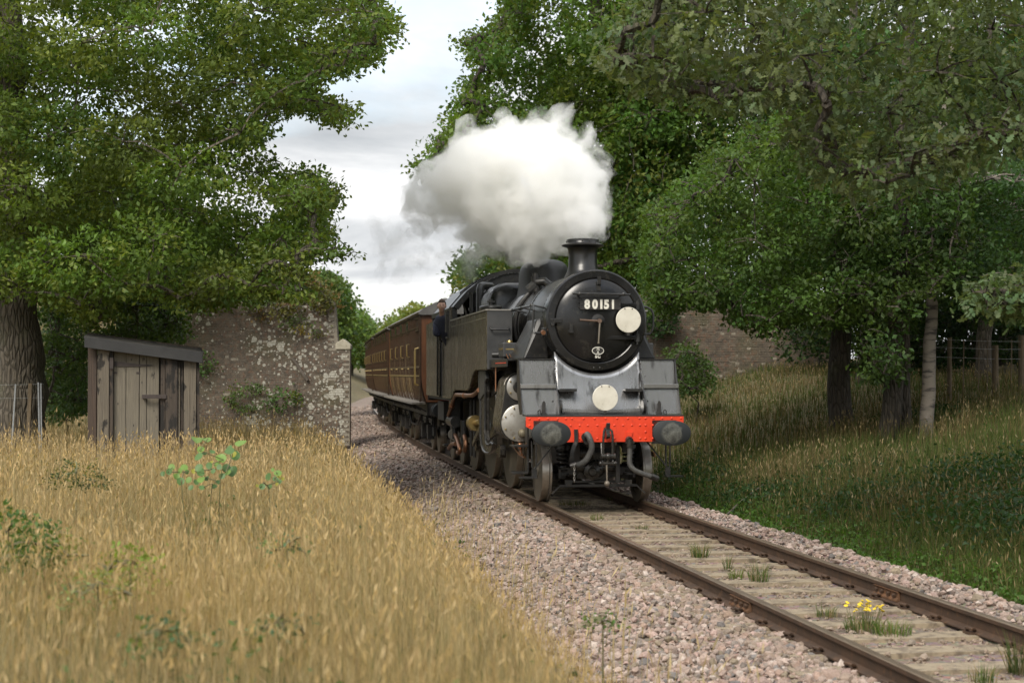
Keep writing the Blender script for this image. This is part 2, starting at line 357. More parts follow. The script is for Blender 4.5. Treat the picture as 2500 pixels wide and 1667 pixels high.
V, T, CC = stones(P[~big], r[~big]*1.1, C[~big], True); np_obj('small_ballast_stones', V, T, stone_mat, bed, CC, 'stuff'); print('STONES', big.sum(), (~big).sum())
P, r, s, v = scatter(6000, 15, 75, -2.75, -.84, .08); V, T, CC = stones(P, r, stone_cols(len(P), (.2, .16, .13), .3), True); np_obj('distant_ballast_stones', V, T, stone_mat, bed, CC, 'stuff')

# ---------------------------------------------------------------- track
rust = M('rusty_rail_web', (.085, .048, .028), (.055, .034, .022), .7, .15, .2, scale=5, coord='World', bump=.15, bscale=60, c3=(.12, .065, .034))
railtop = M('worn_rail_head', (.30, .225, .155), (.22, .16, .105), .38, .18, .75, scale=3, coord='World')
k = NT('weathered_sleeper'); v = k.coord('World')
c = k.mix(k.ramp(k.noise(k.coord('Object', (1, 9, 1)), 4, 6, .6), [(.35, 0.), (.65, 1.)]), (.33, .265, .18), (.23, .185, .125)); c = k.mix(k.ramp(k.noise(v, 7, 6, .65), [(.48, 0.), (.62, 1.)]), c, (.13, .10, .07))
k.bsdf(Base__Color=c, Roughness=.9, Normal=k.bump(k.noise(k.coord('Object', (1, 12, 1)), 9, 5, .6), .5, .012)); sleeper_mat = k.m
track = thing('railway_track', 'single railway track of rusty rails curving away under the train', 'track', (float(trk(0)[0]), float(trk(0)[1]), 0))
tx, ty = track.location.x, track.location.y
rp = [(-.07, -.159), (.07, -.159), (.07, -.148), (.010, -.125), (.009, -.05), (.034, -.038), (.035, -.008), (.026, 0), (-.026, 0), (-.035, -.008), (-.034, -.038), (-.009, -.05), (-.010, -.125), (-.07, -.148)]
rs = np.concatenate([np.arange(-26, 20, .5), np.arange(20, 150, 2.)])
for off in (-.753, .753):
    mb = MB(); rings = []
    for s in rs:
        ring = []
        for q, z in rp:
            x, y, _, _ = trk(s, off+q); ring.append((float(x)-tx, float(y)-ty, z))
        rings.append(ring)
    mb.loft(rings); o = mb.build('rail', rust, track, smooth=None); o.data.materials.append(railtop)
    for p in o.data.polygons:
        if p.center.z > -.006 and abs(p.normal.z) > .35: p.material_index = 1
# sleepers with spring clips
sl = MB(); sl.bx(-1.25, 1.25, -.13, .13, -.15, -.01); slm = sl.mesh('sleeper', sleeper_mat, None)
cp = MB(); cp.tube([(.055, -.055, .02), (.08, -.05, .034), (.105, -.02, .05), (.11, .025, .056), (.09, .058, .052), (.062, .05, .045), (.05, .01, .036), (.045, -.03, .03), (.03, -.06, .03)], .0125, 6)
cp.box((.08, 0, .012), (.075, .11, .024)); clm = cp.mesh('rail_clip', rust, 50)
j = 0
for s in np.arange(-16.2, 14, .635):
    x, y, _, t = trk(s); inst('sleeper', slm, track, (float(x)-tx, float(y)-ty, -.149 + .004*math.sin(j*2.1)), (0, 0, float(t)+.012*math.sin(j*1.7)))
    for off in (-.753, .753):
        for sg in (-1, 1):
            if s > 1.5 and not (off < 0 and sg < 0): continue
            x, y, _, t = trk(s, off); inst('rail_clip', clm, track, (float(x)-tx, float(y)-ty, -.168), (0, 0, float(t) + (math.pi if sg < 0 else 0)))
    j += 1
rusty_plate = M('orange_rusty_plate', (.17, .082, .038), (.10, .055, .03), .75, .1, .2, scale=9, coord='World')
for s, off in ((-9.75, -.753), (-9.35, .753), (-27, 0)):
    if s < -20: continue
    x, y, _, t = trk(s, off); fp = MB()
    for sg in (-1, 1): fp.prism([(sg*.012, -.125), (sg*.05, -.135), (sg*.05, -.12), (sg*.03, -.1), (sg*.03, -.06), (sg*.05, -.045), (sg*.014, -.045)], 'y', -.26, .26)
    o = fp.build('fishplate', rusty_plate, track, None, loc=(float(x)-tx, float(y)-ty, 0)); o.rotation_euler = (0, 0, float(t))
    for q in (-.2, -.075, .075, .2):
        for sg in (-1, 1):
            b = MB(); b.tube([(sg*.03, q, -.082), (sg*.062, q, -.082)], .019, 6); b.build('bolt', rust, o, None)

# ================================================================ the tank locomotive (x right, y back along the train, z up)
k = NT('streaked_tank_paint_and_sheen'); n = k.noise(k.coord('Object', (3, 3, .22)), 3., 6, .6); n2 = k.noise(k.coord('Object', (9, 9, .5)), 3., 5, .65); fine = k.noise(k.coord('Object', (30, 30, 7)), 2., 5, .7)
c = k.mix(k.ramp(n, [(.40, 0.), (.60, 1.)]), (.010, .009, .0065), (.042, .034, .020)); c = k.mix(k.ramp(n2, [(.48, 0.), (.62, .75)]), c, (.090, .076, .046)); c = k.mix(k.math('MULTIPLY', k.ramp(fine, [(.52, 0.), (.60, .8)]), k.ramp(n2, [(.42, .15), (.60, 1.)])), c, (.27, .24, .175))  # brown streaks put the meadow's reflection into the colour; pale flecks are water marks
b = k.bsdf(Base__Color=c, Roughness=k.math('ADD', .10, k.math('MULTIPLY', k.ramp(n2, [(.42, 0.), (.62, 1.)]), .45)), Normal=k.bump(n2, .10, .02)); b.inputs['Specular IOR Level'].default_value = .38; tank_mat = k.m
k = NT('buffer_face_greased'); tcn = k.n.new('ShaderNodeTexCoord').outputs['Object']; sp = k.node('ShaderNodeSeparateXYZ', Vector=tcn)
rad = k.math('SQRT', k.math('ADD', k.math('POWER', sp.outputs['X'], 2.), k.math('POWER', sp.outputs['Z'], 2.)))
nz = k.noise(k.coord('Object'), 9, 6, .65); gr = k.ramp(k.math('ADD', rad, k.math('MULTIPLY', k.math('SUBTRACT', nz, .5), .16)), [(.135, 1.), (.16, 0.)])
c = k.mix(gr, (.020, .023, .024), k.mix(k.ramp(nz, [(.35, 0.), (.65, 1.)]), (.03, .031, .028), (.15, .15, .13)))
k.bsdf(Base__Color=c, Roughness=k.math('SUBTRACT', .5, k.math('MULTIPLY', gr, .2)), Metallic=.15, Normal=k.bump(nz, k.math('MULTIPLY', gr, .8), .02)); buffer_mat = k.m
k = NT('chipped_white_disc'); v = k.coord('Object'); n = k.noise(v, 10, 6, .7); sp = k.node('ShaderNodeSeparateXYZ', Vector=k.n.new('ShaderNodeTexCoord').outputs['Object'])
low = k.ramp(sp.outputs['Z'], [(0., .0), (.001, 0.)]); c = k.mix(k.ramp(k.noise(v, 4, 5, .6), [(.4, 0.), (.65, .8)]), (.66, .63, .54), (.52, .49, .40))
spot = k.math('MULTIPLY', k.ramp(n, [(.60, 0.), (.66, 1.)]), k.ramp(k.math('MULTIPLY', sp.outputs['Z'], -5.), [(.3, .12), (.75, 1.)]))
c = k.mix(spot, c, (.14, .09, .05)); k.bsdf(Base__Color=c, Roughness=.5); disc_mat = k.m

LOCO_RZ = R(8.73)
loco = thing('tank_locomotive', 'black steam tank locomotive with red buffer beam leading the train', 'locomotive', (float(trk(0)[0]), float(trk(0)[1]), 0), LOCO_RZ)
L = loco
def circ(cx, cz, r, a0, a1, n): return [(cx + r*math.cos(R(a0+(a1-a0)*i/(n-1))), cz + r*math.sin(R(a0+(a1-a0)*i/(n-1)))) for i in range(n)]
BZ_ = 2.685                                                       # boiler centre line

# wheels ---------------------------------------------------------
def wheel_meshes(r, nsp, crank):
    t = MB(); t.lathe([(r-.075, -.07), (r+.0, -.07), (r+.004, .03), (r+.03, .042), (r+.03, .07), (r-.075, .07), (r-.075, -.07)], axis='x', n=48)
    b = MB(); b.lathe([(r-.14, -.05), (r-.07, -.055), (r-.07, .055), (r-.14, .05), (r-.14, -.05)], axis='x', n=48)
    hub = .11 if r < .6 else .17
    b.lathe([(.001, -.10), (hub*.75, -.10), (hub, -.08), (hub, .09), (.001, .09)], axis='x', n=24)
    for i in range(nsp):
        a = 2*math.pi*i/nsp; d = Vector((0, math.cos(a), math.sin(a))); q = Vector((0, -math.sin(a), math.cos(a))); P = []
        for rr, w, th in ((hub*.85, .055, .05), (r-.12, .036, .032)):
            P += [d*rr + q*w/1 + Vector((-th, 0, 0)), d*rr - q*w + Vector((-th, 0, 0)), d*rr - q*w + Vector((th, 0, 0)), d*rr + q*w + Vector((th, 0, 0))]
        b.add(P, [(0, 1, 5, 4), (1, 2, 6, 5), (2, 3, 7, 6), (3, 0, 4, 7)])
    if crank:
        b.prism(circ(0, 0, r-.15, 60, 120, 9) + circ(0, 0, r-.40, 120, 60, 9), 'x', -.062, .062)
        b.lathe([(.001, -.14), (.1, -.14), (.11, -.12), (.11, 0), (.001, 0)], (0, .0, -.33), 'x', 20)
    tm_ = t.mesh('tyre', wheel_steel, 40); tm_.materials.append(wheel_paint)
    for p in tm_.polygons:
        if abs(p.normal.x) > .6 or (p.center.y**2+p.center.z**2)**.5 < r-.04: p.material_index = 1
    return tm_, b.mesh('wheel', wheel_paint, 40)
small = wheel_meshes(.457, 10, False); drive = wheel_meshes(.864, 17, True)
for y, pr, r in ((0, small, .457), (2.74, drive, .864), (5.08, drive, .864), (7.42, drive, .864), (9.40, small, .457), (11.23, small, .457)):
    for sg in (-1, 1):
        w = inst('wheel', pr[1], L, (sg*.755, y, r), (.4+y, 0, 0) if sg < 0 else (.4+y+1.5, 0, math.pi)); inst('tyre', pr[0], w)
    a = MB(); a.cyl((-.72, y, r), (.72, y, r), .075, 14); a.build('axle', black_matt, L)
# coupling and connecting rods (left and right)
for sg in (-1, 1):
    rd = MB(); X = sg*.95; cz = .60
    rd.bar((X, 2.6, cz), (X, 7.55, cz), .045, .10)
    for y in (2.74, 5.08, 7.42): rd.tube([(X-sg*.05, y, cz), (X+sg*.05, y, cz)], .11, 16)
    rd.build('coupling_rod', oily, L)
    rd = MB(); X = sg*1.05; rd.bar((X, 1.9, 1.05), (X, 5.1, .62), .05, .12); rd.tube([(X-.05, 5.08, .62), (X+.05, 5.08, .62)], .13, 16); rd.build('connecting_rod', oily, L)

# frames, under-gear -----------------------------------------------
f = MB()
for sg in (-1, 1): f.prism([(-.98, .92), (-.98, 1.28), (12.0, 1.30), (12.0, .75), (9.2, .75), (8.6, .95), (1.2, .95), (.75, 1.06), (-.5, 1.06), (-.6, .92)], 'x', sg*.60-.015, sg*.60+.015)
f.bx(-.58, .58, 1.0, 12.0, .9, 1.28); f.bx(-.58, .58, -.9, 1.0, 1.10, 1.28); f.build('main_frame', black_matt, L, None)
st = MB(); st.bx(-.52, .52, .75, .95, .35, 1.25); st.bx(-.4, .4, 1.2, 12, .45, .9); st.build('frame_stretcher', black_matt, L, None)
# pony truck
pt = MB()
for sg in (-1, 1):
    pt.prism([(-.42, .36), (-.42, .50), (-.2, .56), (.25, .56), (.5, .48), (.5, .36), (.18, .30), (-.18, .30)], 'x', sg*.56-.02, sg*.56+.02)
    pt.bx(sg*.44, sg*.60, -.22, .22, .80, .98); pt.bx(sg*.42, sg*.62, -.16, .16, .33, .42)
pt.bx(-.56, .56, -.36, -.30, .40, .52); pt.bx(-.56, .56, .30, .36, .40, .52); pt.build('pony_truck_frame', black_worn, L, None, bevel=.008)
for sg in (-1, 1):
    sp_ = MB(); sp_.tube([(sg*.50+.075*math.cos(a), -.30+.075*math.sin(a), .42+.37*a/(2*math.pi*6)) for a in np.linspace(0, 2*math.pi*6, 97)], .017, 8); sp_.build('coil_spring', black_worn, L)
    for z0, z1 in ((.40, .43), (.79, .84)): sp_ = MB(); sp_.lathe([(.001, z0), (.11, z0), (.11, z1), (.001, z1)], (sg*.50, -.30, 0), n=20); sp_.build('spring_seat', black_worn, L)
    g_ = MB(); g_.bar((sg*.56, -.50, .27), (sg*.70, -.52, .14), .05, .018); g_.bx(sg*.40, sg*.50, -.53, -.47, .245, .34); g_.build('guard_iron', black_worn, L, None)
g_ = MB(); g_.bx(-.58, .58, -.52, -.47, .235, .275); g_.bar((-.48, -.45, .31), (.48, -.45, .31), .03, .03); g_.build('guard_bar', black_worn, L, None, bevel=.004)
d_ = MB(); d_.cyl((-.34, -.52, .74), (-.08, -.52, .74), .085, 16)
for i in range(9): d_.cyl((-.33+i*.028, -.52, .74), (-.318+i*.028, -.52, .74), .10, 16)
d_.build('draw_spring', black_worn, L)
d_ = MB(); d_.ball((-.02, -.42, .50), (.15, .12, .13), 16, 10); d_.cyl((-.32, -.44, .52), (.32, -.44, .52), .07, 14); d_.lathe([(.001, -.60), (.05, -.60), (.07, -.56), (.12, -.54), (.12, -.45)], (-.10, 0, .46), 'y', 18)
d_.prism([(-.30, .36), (-.26, .72), (.30, .74), (.34, .40), (.1, .32)], 'y', -.40, -.30); d_.build('truck_pivot_casting', oily, L)
for x0, x1, z0, z1 in ((-.40, -.30, .55, .9), (.24, .30, .30, .85), (-.20, .22, .82, .9), (.34, .46, .74, .9)):
    d_ = MB(); d_.bx(x0, x1, -.62, -.56, z0, z1); d_.build('drag_box_bracket', black_matt, L, None, bevel=.006)

# smokebox and boiler -------------------------------------------------
s_ = MB(); s_.lathe([(.74, -.36), (.745, -.34), (.745, 1.35), (.755, 1.36), (.755, 1.42), (.72, 1.43)], (0, 0, BZ_), 'y', 72); smokebox = s_.build('smokebox', smoke_black, L, 30)
s_ = MB(); s_.lathe([(.765, -.10), (.765, -.33), (.757, -.372), (.735, -.392), (.64, -.398), (.62, -.388), (.612, -.36), (.60, -.33)], (0, 0, BZ_), 'y', 72); s_.build('smokebox_ring', black, L, 30)
s_ = MB(); s_.lathe([(.618, -.375), (.612, -.405), (.595, -.418), (.50, -.447), (.40, -.470), (.28, -.488), (.15, -.497), (.0005, -.50)], (0, 0, BZ_), 'y', 72); door = s_.build('smokebox_door', black, L, 30)
rv = MB()
for y in (-.06, .02, 1.30): 
    for i in range(72): a = 2*math.pi*i/72; rv.ball(((.748)*math.cos(a), y, BZ_+.748*math.sin(a)), .012, 6, 4)
for x, z in ((-.045, 1.985), (.045, 1.985)): rv.ball((x, -.395, z), .013, 8, 5)
tag(rv.build('smokebox_rivets', smoke_black, L), kind='stuff')
b_ = MB(); b_.lathe([(.69, 1.42), (.70, 1.44), (.745, 4.9), (.745, 5.0)], (0, 0, BZ_), 'y', 64); b_.build('boiler_barrel', black, L, 30)
for y in (1.62, 2.55, 3.35, 4.15, 4.95):
    r = .70+(y-1.44)*.0130; b_ = MB(); b_.lathe([(r, y-.03), (r+.008, y-.028), (r+.008, y+.028), (r, y+.03)], (0, 0, BZ_), 'y', 64); b_.build('boiler_band', black_worn, L, 30)
def fb(y, hw, top, rr):
    pts = [(-hw, 1.6)]; pts += [(-hw, top-rr-.25)]
    for i in range(13):
        a = R(180 - i*7.5); pts.append((-hw+rr+rr*math.cos(a), top-rr+rr*math.sin(a)*1. - .0))
    m = [(-x, z) for x, z in reversed(pts)]
    return [(x, y, z) for x, z in pts + m]
b_ = MB(); b_.loft([fb(4.92, .70, 3.44, .40), fb(4.97, .80, 3.52, .36), fb(5.05, .85, 3.555, .34), fb(7.3, .87, 3.56, .34)]); b_.build('firebox', black, L, 40)
for y in (5.12, 6.2, 7.1):
    A = fb(y-.02, .862, 3.565, .34); Bq = fb(y+.02, .866, 3.567, .34); b_ = MB(); b_.loft([A, Bq], caps=False); b_.build('firebox_band', black_worn, L)
# chimney
ch = MB(); n = 40; rings = []
for r, z, k_ in ((.30, 0, 1), (.285, .02, 1), (.262, .05, .7), (.245, .09, .3), (.233, .14, .05), (.226, 3.58, 0), (.222, 3.72, 0), (.226, 3.80, 0), (.245, 3.84, 0), (.30, 3.862, 0), (.328, 3.870, 0), (.330, 3.884, 0), (.29, 3.90, 0), (.262, 3.915, 0), (.25, 3.945, 0), (.252, 3.965, 0), (.235, 3.975, 0), (.205, 3.97, 0), (.195, 3.90, 0), (.19, 3.5, 0)):
    ring = []
    for i in range(n):
        a = 2*math.pi*i/n; x, y = r*math.cos(a), r*math.sin(a)
        zz_ = BZ_ + math.sqrt(max(.745**2 - x*x, 0)) + z if z < 1 else z
        ring.append((x, .635+y, zz_))
    rings.append(ring)
ch.loft(rings, caps=False); ch.build('chimney', smoke_black, L, 40)
rv = MB()
for i in range(14): a = 2*math.pi*i/14; rv.ball((.255*math.cos(a), .635+.255*math.sin(a), 3.935), .013, 6, 4)
tag(rv.build('chimney_bolts', black_worn, L), kind='stuff')
# dome
dm = MB(); rings = []; n = 44
for hz, sc in ((-.10, 1.16), (-.04, 1.11), (.03, 1.07), (.10, 1.04), (.19, 1.02), (.28, 1.0), (.36, .95), (.42, .87), (.465, .75), (.495, .58), (.512, .38), (.52, .16), (.521, .01)):
    ring = []
    for i in range(n):
        a = 2*math.pi*i/n; ca, sa = math.cos(a), math.sin(a); ex = .95
        x = .43*sc*math.copysign(abs(ca)**ex, ca); y = 4.12 + .66*sc*math.copysign(abs(sa)**ex, sa)
        zb = BZ_ + math.sqrt(max(.735**2 - x*x, .09)); base = zb if hz < .2 else 3.40
        f_ = min(1, max(0, (hz+.1)/.35)); ring.append((x, y, (zb+max(hz, -.05)*.6)*(1-f_) + (3.40+hz)*f_ if hz < .25 else 3.40+hz))
    rings.append(ring)
dm.loft(rings); dm.build('dome', M('dome_black', (.022, .022, .023), (.034, .033, .032), .5, .1, scale=4), L, 50)
x_ = MB(); x_.lathe([(.03, 3.91), (.03, 3.93), (.015, 3.95), (.001, 3.95)], (0, 4.12, 0), n=10); x_.build('dome_stud', black_worn, L)
# top feed clack and pipes
for sg in (-1, 1):
    tf = MB(); tf.cyl((sg*.40, 2.55, 3.26), (sg*.42, 2.55, 3.52), .075, 14); tf.cyl((sg*.42, 2.55, 3.50), (sg*.42, 2.55, 3.57), .055, 14); tf.tube([(sg*.20, 2.45, 3.36), (sg*.28, 2.45, 3.43), (sg*.40, 2.52, 3.42)], .07, 12)
    tf.tube([(sg*.42, 2.55, 3.38), (sg*.53, 2.58, 3.28)], .09, 10); tf.build('top_feed_clack', black_worn, L)
    tf = MB(); pts = [(sg*.76*math.sin(R(a)), 2.62, BZ_+.74*math.cos(R(a))) for a in range(38, 112, 8)]; tf.tube(pts, .045, 10); tf.tube([pts[-1], (sg*.72, 2.62, 2.1)], .045, 10); tf.build('feed_pipe', black_worn, L)
# door fittings
def text(body, size, loc, mat, name, parent, bold=0., xs=1., sp=1.):
    cu = bpy.data.curves.new(name, 'FONT'); cu.body = body; cu.size = size; cu.align_x = 'CENTER'; cu.align_y = 'CENTER'; cu.extrude = .004; cu.offset = bold; cu.space_character = sp
    o = bpy.data.objects.new(name, cu); COL.objects.link(o); dg = bpy.context.evaluated_depsgraph_get(); me = bpy.data.meshes.new_from_object(o.evaluated_get(dg)); bpy.data.objects.remove(o)
    me.materials.clear(); me.materials.append(mat); t = bpy.data.objects.new(name, me); COL.objects.link(t); t.parent = parent; t.location = loc; t.rotation_euler = (math.pi/2, 0, 0); t.scale = (xs, 1, 1); return t
npb = MB(); npb.bx(-.275, .335, -.535, -.515, 2.835, 2.99); num = npb.build('number_plate', black_matt, L, None, bevel=.006)
e = MB(); e.bx(-.295, -.275, -.53, -.515, 2.865, 2.885); e.bx(-.295, -.275, -.53, -.515, 2.94, 2.96)
for x in (-.25, .315): e.ball((x, -.537, 2.912), .011, 8, 6)
e.build('plate_bolts', black_worn, num); tag(bpy.data.objects['plate_bolts'], kind='stuff')
for ch_, x in zip('80151', (-.172, -.055, .040, .118, .215)): text(ch_, .178, (x, -.537, 2.912), lettering, 'digit', num, .010, .86)
sh = MB(); sh.lathe([(.001, -.478), (1, -.478), (1, -.46)], axis='y', n=40); sh.v = [(x*.094, y-.006, 2.235+z*.060) for x, y, z in sh.v]; shed_plate = sh.build('shed_plate', black_matt, L, None)
sh = MB(); sh.tube([(.086*math.cos(2*math.pi*i/40), -.488, 2.235+.053*math.sin(2*math.pi*i/40)) for i in range(40)], .0055, 6, closed=True); sh.build('plate_rim', lettering, shed_plate)
text('75', .050, (0, -.488, 2.256), lettering, 'plate_lettering', shed_plate, .0008); text('A', .048, (0, -.488, 2.212), lettering, 'plate_lettering', shed_plate, .0008)
text('SC', .060, (0, -.470, 2.150), lettering, 'painted_lettering', L, .0035, 1., 1.25)
hr = MB(); hr.tube([(-.40, -.60, 3.07), (.46, -.60, 3.06)], .016, 10); hr.build('door_handrail', black_worn, L)
for x in (-.30, .36):
    kn = MB(); kn.ball((x, -.60, 3.066), .030, 12, 8); kn.cyl((x, -.60, 3.066), (x, -.44, 3.06), .014, 8); kn.build('handrail_knob', black_worn, L)
li = MB(); li.prism([(-.40, 3.12), (-.455, 3.10), (-.47, 3.12), (-.47, 3.20), (-.50, 3.22), (-.50, 3.335), (-.488, 3.335), (-.488, 3.23), (-.455, 3.20), (-.44, 3.12)], 'x', -.01, .045); li.bx(-.015, .05, -.445, -.425, 3.09, 3.16); li.build('lamp_iron', black_worn, L, None)
li = MB(); li.bx(-.43, -.385, -.53, -.515, 2.53, 2.65); li.bx(-.44, -.375, -.53, -.45, 2.50, 2.54); li.build('lamp_iron', black_worn, L, None)
cl_ = MB(); cl_.bx(-.70, -.62, -.43, -.39, 2.63, 2.71); cl_.bx(-.64, -.535, -.46, -.42, 2.645, 2.71); cl_.bx(-.69, -.645, -.445, -.40, 2.60, 2.64); cl_.build('door_clamp', black_worn, L, None, bevel=.006)
ht = MB(); ht.lathe([(.11, -.485), (.10, -.50), (.055, -.53), (.04, -.56), (.001, -.56)], (.0, 0, 2.675), 'y', 24); dart = ht.build('door_dart', black_worn, L)
ht = MB(); ht.tube([(0, -.57, 2.67), (-.28, -.585, 2.685)], [.016, .013], 8); ht.tube([(-.28, -.585, 2.685), (-.29, -.585, 2.685)], .016, 8); ht.tube([(.0, -.555, 2.67), (.0, -.62, 2.67)], .032, 10); ht.build('dart_handle', M('rust_brown_handle', (.15, .09, .06), (.10, .07, .05), .5, .1), dart)
ht = MB(); ht.tube([(.005, -.60, 2.66), (-.015, -.60, 2.36)], [.015, .012], 8); ht.tube([(-.015, -.60, 2.36), (-.016, -.60, 2.34)], .016, 8); ht.build('dart_handle', M('worn_steel_handle', (.26, .23, .19), (.2, .17, .13), .4, .1, .6), dart)
for z in (2.43, 2.91):
    h_ = MB(); h_.prism([(.08, z-.005), (.10, z+.022), (.57, z+.03), (.57, z-.03), (.10, z-.028)], 'y', -.485, -.43); h_.build('hinge_strap', black, L, None, bevel=.006)
    h_ = MB(); h_.cyl((.605, -.44, z-.06), (.605, -.44, z+.06), .027, 12); h_.bx(.565, .645, -.44, -.39, z-.05, z+.05); h_.build('hinge_bracket', black_worn, L)
h_ = MB(); h_.cyl((.605, -.44, 2.33), (.605, -.44, 2.98), .012, 8); h_.build('hinge_pin', black_worn, L)
# handrails beside the smokebox
gr = MB(); gr.tube([(.76, .12, 2.93), (.88, .10, 2.91), (.955, .10, 2.87), (.985, .10, 2.80), (.985, .10, 2.62), (.965, .10, 2.54), (.93, .10, 2.50), (.78, .12, 2.50)], .017, 8); gr.build('side_grab_rail', black_worn, L)
gr = MB(); gr.tube([(-.92, 2.0, 2.93), (-.92, .9, 2.925), (-.92, -.10, 2.915), (-.92, -.22, 2.90), (-.925, -.27, 2.84), (-.93, -.24, 2.70), (-.93, -.25, 2.56), (-.92, -.28, 2.50), (-.78, -.24, 2.50)], .017, 8); gr.build('side_grab_rail', M('worn_grab_rail', (.10, .10, .10), (.06, .06, .06), .3, .1, .7), L)
for y in (-.05, .85, 1.75):
    kn = MB(); kn.ball((-.92, y, 2.922), .028, 10, 7); kn.cyl((-.92, y, 2.922), (-.70, y, 2.88), .014, 8); kn.build('handrail_knob', black_worn, L)
vb = MB(); vb.bx(-.80, -.68, -.33, -.20, 2.45, 2.58); vb.build('lamp_bracket_box', black_worn, L, None, bevel=.01)
vb = MB(); vb.tube([(-.80, -.34, 2.51), (-.80, -.40, 2.50)], .035, 10); vb.build('brass_union', copper, L)
# steam pipe casings
for sg in (-1, 1):
    c_ = MB(); A = [(sg*.70, .18, 2.74), (sg*.73, 1.0, 2.74), (sg*.71, 1.0, 2.12), (sg*.62, .18, 2.12)]
    Bq = [(sg*.80, .24, 2.72), (sg*.82, .95, 2.72), (sg*1.12, 1.0, 2.12), (sg*1.02, .10, 2.12)]
    c_.add(A+Bq, [(4, 5, 6, 7), (0, 3, 2, 1), (0, 1, 5, 4), (0, 4, 7, 3), (1, 2, 6, 5), (3, 7, 6, 2)]); c_.build('steam_pipe_casing', black_worn, L, None, bevel=.02)
# saddle
sd = MB(); sd.prism([(-.60, 1.25), (-.60, 1.9), (-.55, 2.2), (.55, 2.2), (.60, 1.9), (.60, 1.25)], 'y', -.20, 1.3); sd.build('smokebox_saddle', black_matt, L, None)

# front apron and platforms ---------------------------------------------
def arc_edge(n=25): return [(x, BZ_ - math.sqrt(.79**2 - x*x)) for x in np.linspace(-.64, .64, n)]
ap = MB(); edge = arc_edge(); rings = []
for t in np.linspace(0, 1, 9):
    ring = []
    for x, zt in edge:
        z = zt*(1-t) + 1.30*t; yv = -.40 - .27*(max(0, 2.2-z)/.9)**1.35; ring.append((x*(.64+.02*t)/.64, yv, z))
    rings.append(ring)
ap.loft(rings, closed=False, caps=False); o = ap.build('front_apron', apron, L, 50); sol = o.modifiers.new('thick', 'SOLIDIFY'); sol.thickness = .012
for sg in (-1, 1):
    mt = apron; x0, x1 = sg*.655, sg*1.165
    p_ = MB(); p_.add([(x0, -.50, 1.715), (x1, -.50, 1.715), (x1, -.425, 2.10), (x0, -.425, 2.10), (x0, -.486, 1.715), (x1, -.486, 1.715), (x1, -.411, 2.10), (x0, -.411, 2.10)], [(0, 1, 2, 3), (4, 7, 6, 5), (0, 4, 5, 1), (3, 2, 6, 7), (0, 3, 7, 4), (1, 5, 6, 2)]); up = p_.build('platform_upper_plate', mt, L, None, bevel=.004)
    p_ = MB(); p_.bx(x0, x1+sg*.015, -.63, -.448, 1.695, 1.718); p_.bx(x0, x1+sg*.015, -.645, -.63, 1.685, 1.745); p_.build('platform_step', mt, L, None, bevel=.004)
    p_ = MB(); p_.add([(x0, -.60, 1.70), (x1, -.60, 1.70), (x1+sg*.01, -.70, 1.31), (x0, -.70, 1.31), (x0, -.585, 1.70), (x1, -.585, 1.70), (x1+sg*.01, -.685, 1.31), (x0, -.685, 1.31)], [(0, 1, 2, 3), (4, 7, 6, 5), (0, 4, 5, 1), (3, 2, 6, 7), (0, 3, 7, 4), (1, 5, 6, 2)]); p_.build('platform_lower_plate', mt, L, None)
    p_ = MB(); p_.prism([(-.46, 2.10), (-.62, 1.70), (-.80, 1.31), (-.55, 1.30), (-.30, 1.6), (-.30, 2.10)], 'x', x1+sg*.004, x1+sg*.016); p_.build('platform_side_sheet', black_worn, L, None)
    p_ = MB(); p_.bx(sg*.64, sg*1.19, -.45, .10, 2.10, 2.118); p_.build('platform_deck', black_worn, L, None)
    p_ = MB(); p_.prism([(-.47, 1.90), (-.44, 1.93), (-.86, 1.42), (-.88, 1.31), (-.74, 1.31), (-.66, 1.45)], 'x', sg*.635, sg*.655); p_.build('platform_stay', black_worn, L, None, bevel=.004)
    p_ = MB(); p_.lathe([(.001, sg*.60), (.095, sg*.60), (.10, sg*.605), (.10, sg*.632), (.001, sg*.632)], (0, -.76, 1.42), 'x', 24); p_.build('stay_foot_plate', black_worn, L)
    p_ = MB(); p_.bx(sg*.36, sg*.62, -.70, -.52, 1.645, 1.668); p_.bx(sg*.36, sg*.62, -.71, -.695, 1.635, 1.68); p_.build('apron_step', black_worn, L, None, bevel=.004)
    p_ = MB(); p_.prism([(-.885, 1.30), (-.885, 1.46), (-.87, 1.50), (-.845, 1.50), (-.83, 1.46), (-.83, 1.30)], 'y', -.76, -.745) if sg < 0 else p_.prism([(.83, 1.30), (.83, 1.46), (.845, 1.50), (.87, 1.50), (.885, 1.46), (.885, 1.30)], 'y', -.76, -.745); p_.bx(sg*.82, sg*.90, -.78, -.72, 1.30, 1.335); p_.build('lamp_iron', black_matt, L, None)
    p_ = MB(); p_.tube([(sg*.95, -.80, 1.30), (sg*.95, -.80, 1.36), (sg*.925, -.80, 1.375), (sg*.915, -.80, 1.36), (sg*.915, -.80, 1.30)], .009, 6); p_.build('lifting_eye', black_matt, L)
ib = MB()
for sg in (-1, 1):
    for z in (2.05, 1.97, 1.80, 1.74): ib.ball((sg*.645, -.475 - (2.05-z)*.3, z), .013, 8, 5)
    for z in (1.86, 1.5): ib.ball((sg*.71, -.465 if z > 1.7 else -.655, z), .013, 8, 5)
ib.ball((0.0, -.43, 1.872), .014, 8, 5); tag(ib.build('apron_bolts', black_worn, L), kind='stuff')
dk = MB(); dk.bx(-1.15, 1.15, -1.0, -.62, 1.285, 1.303); dk.build('front_footplate', black_worn, L, None)
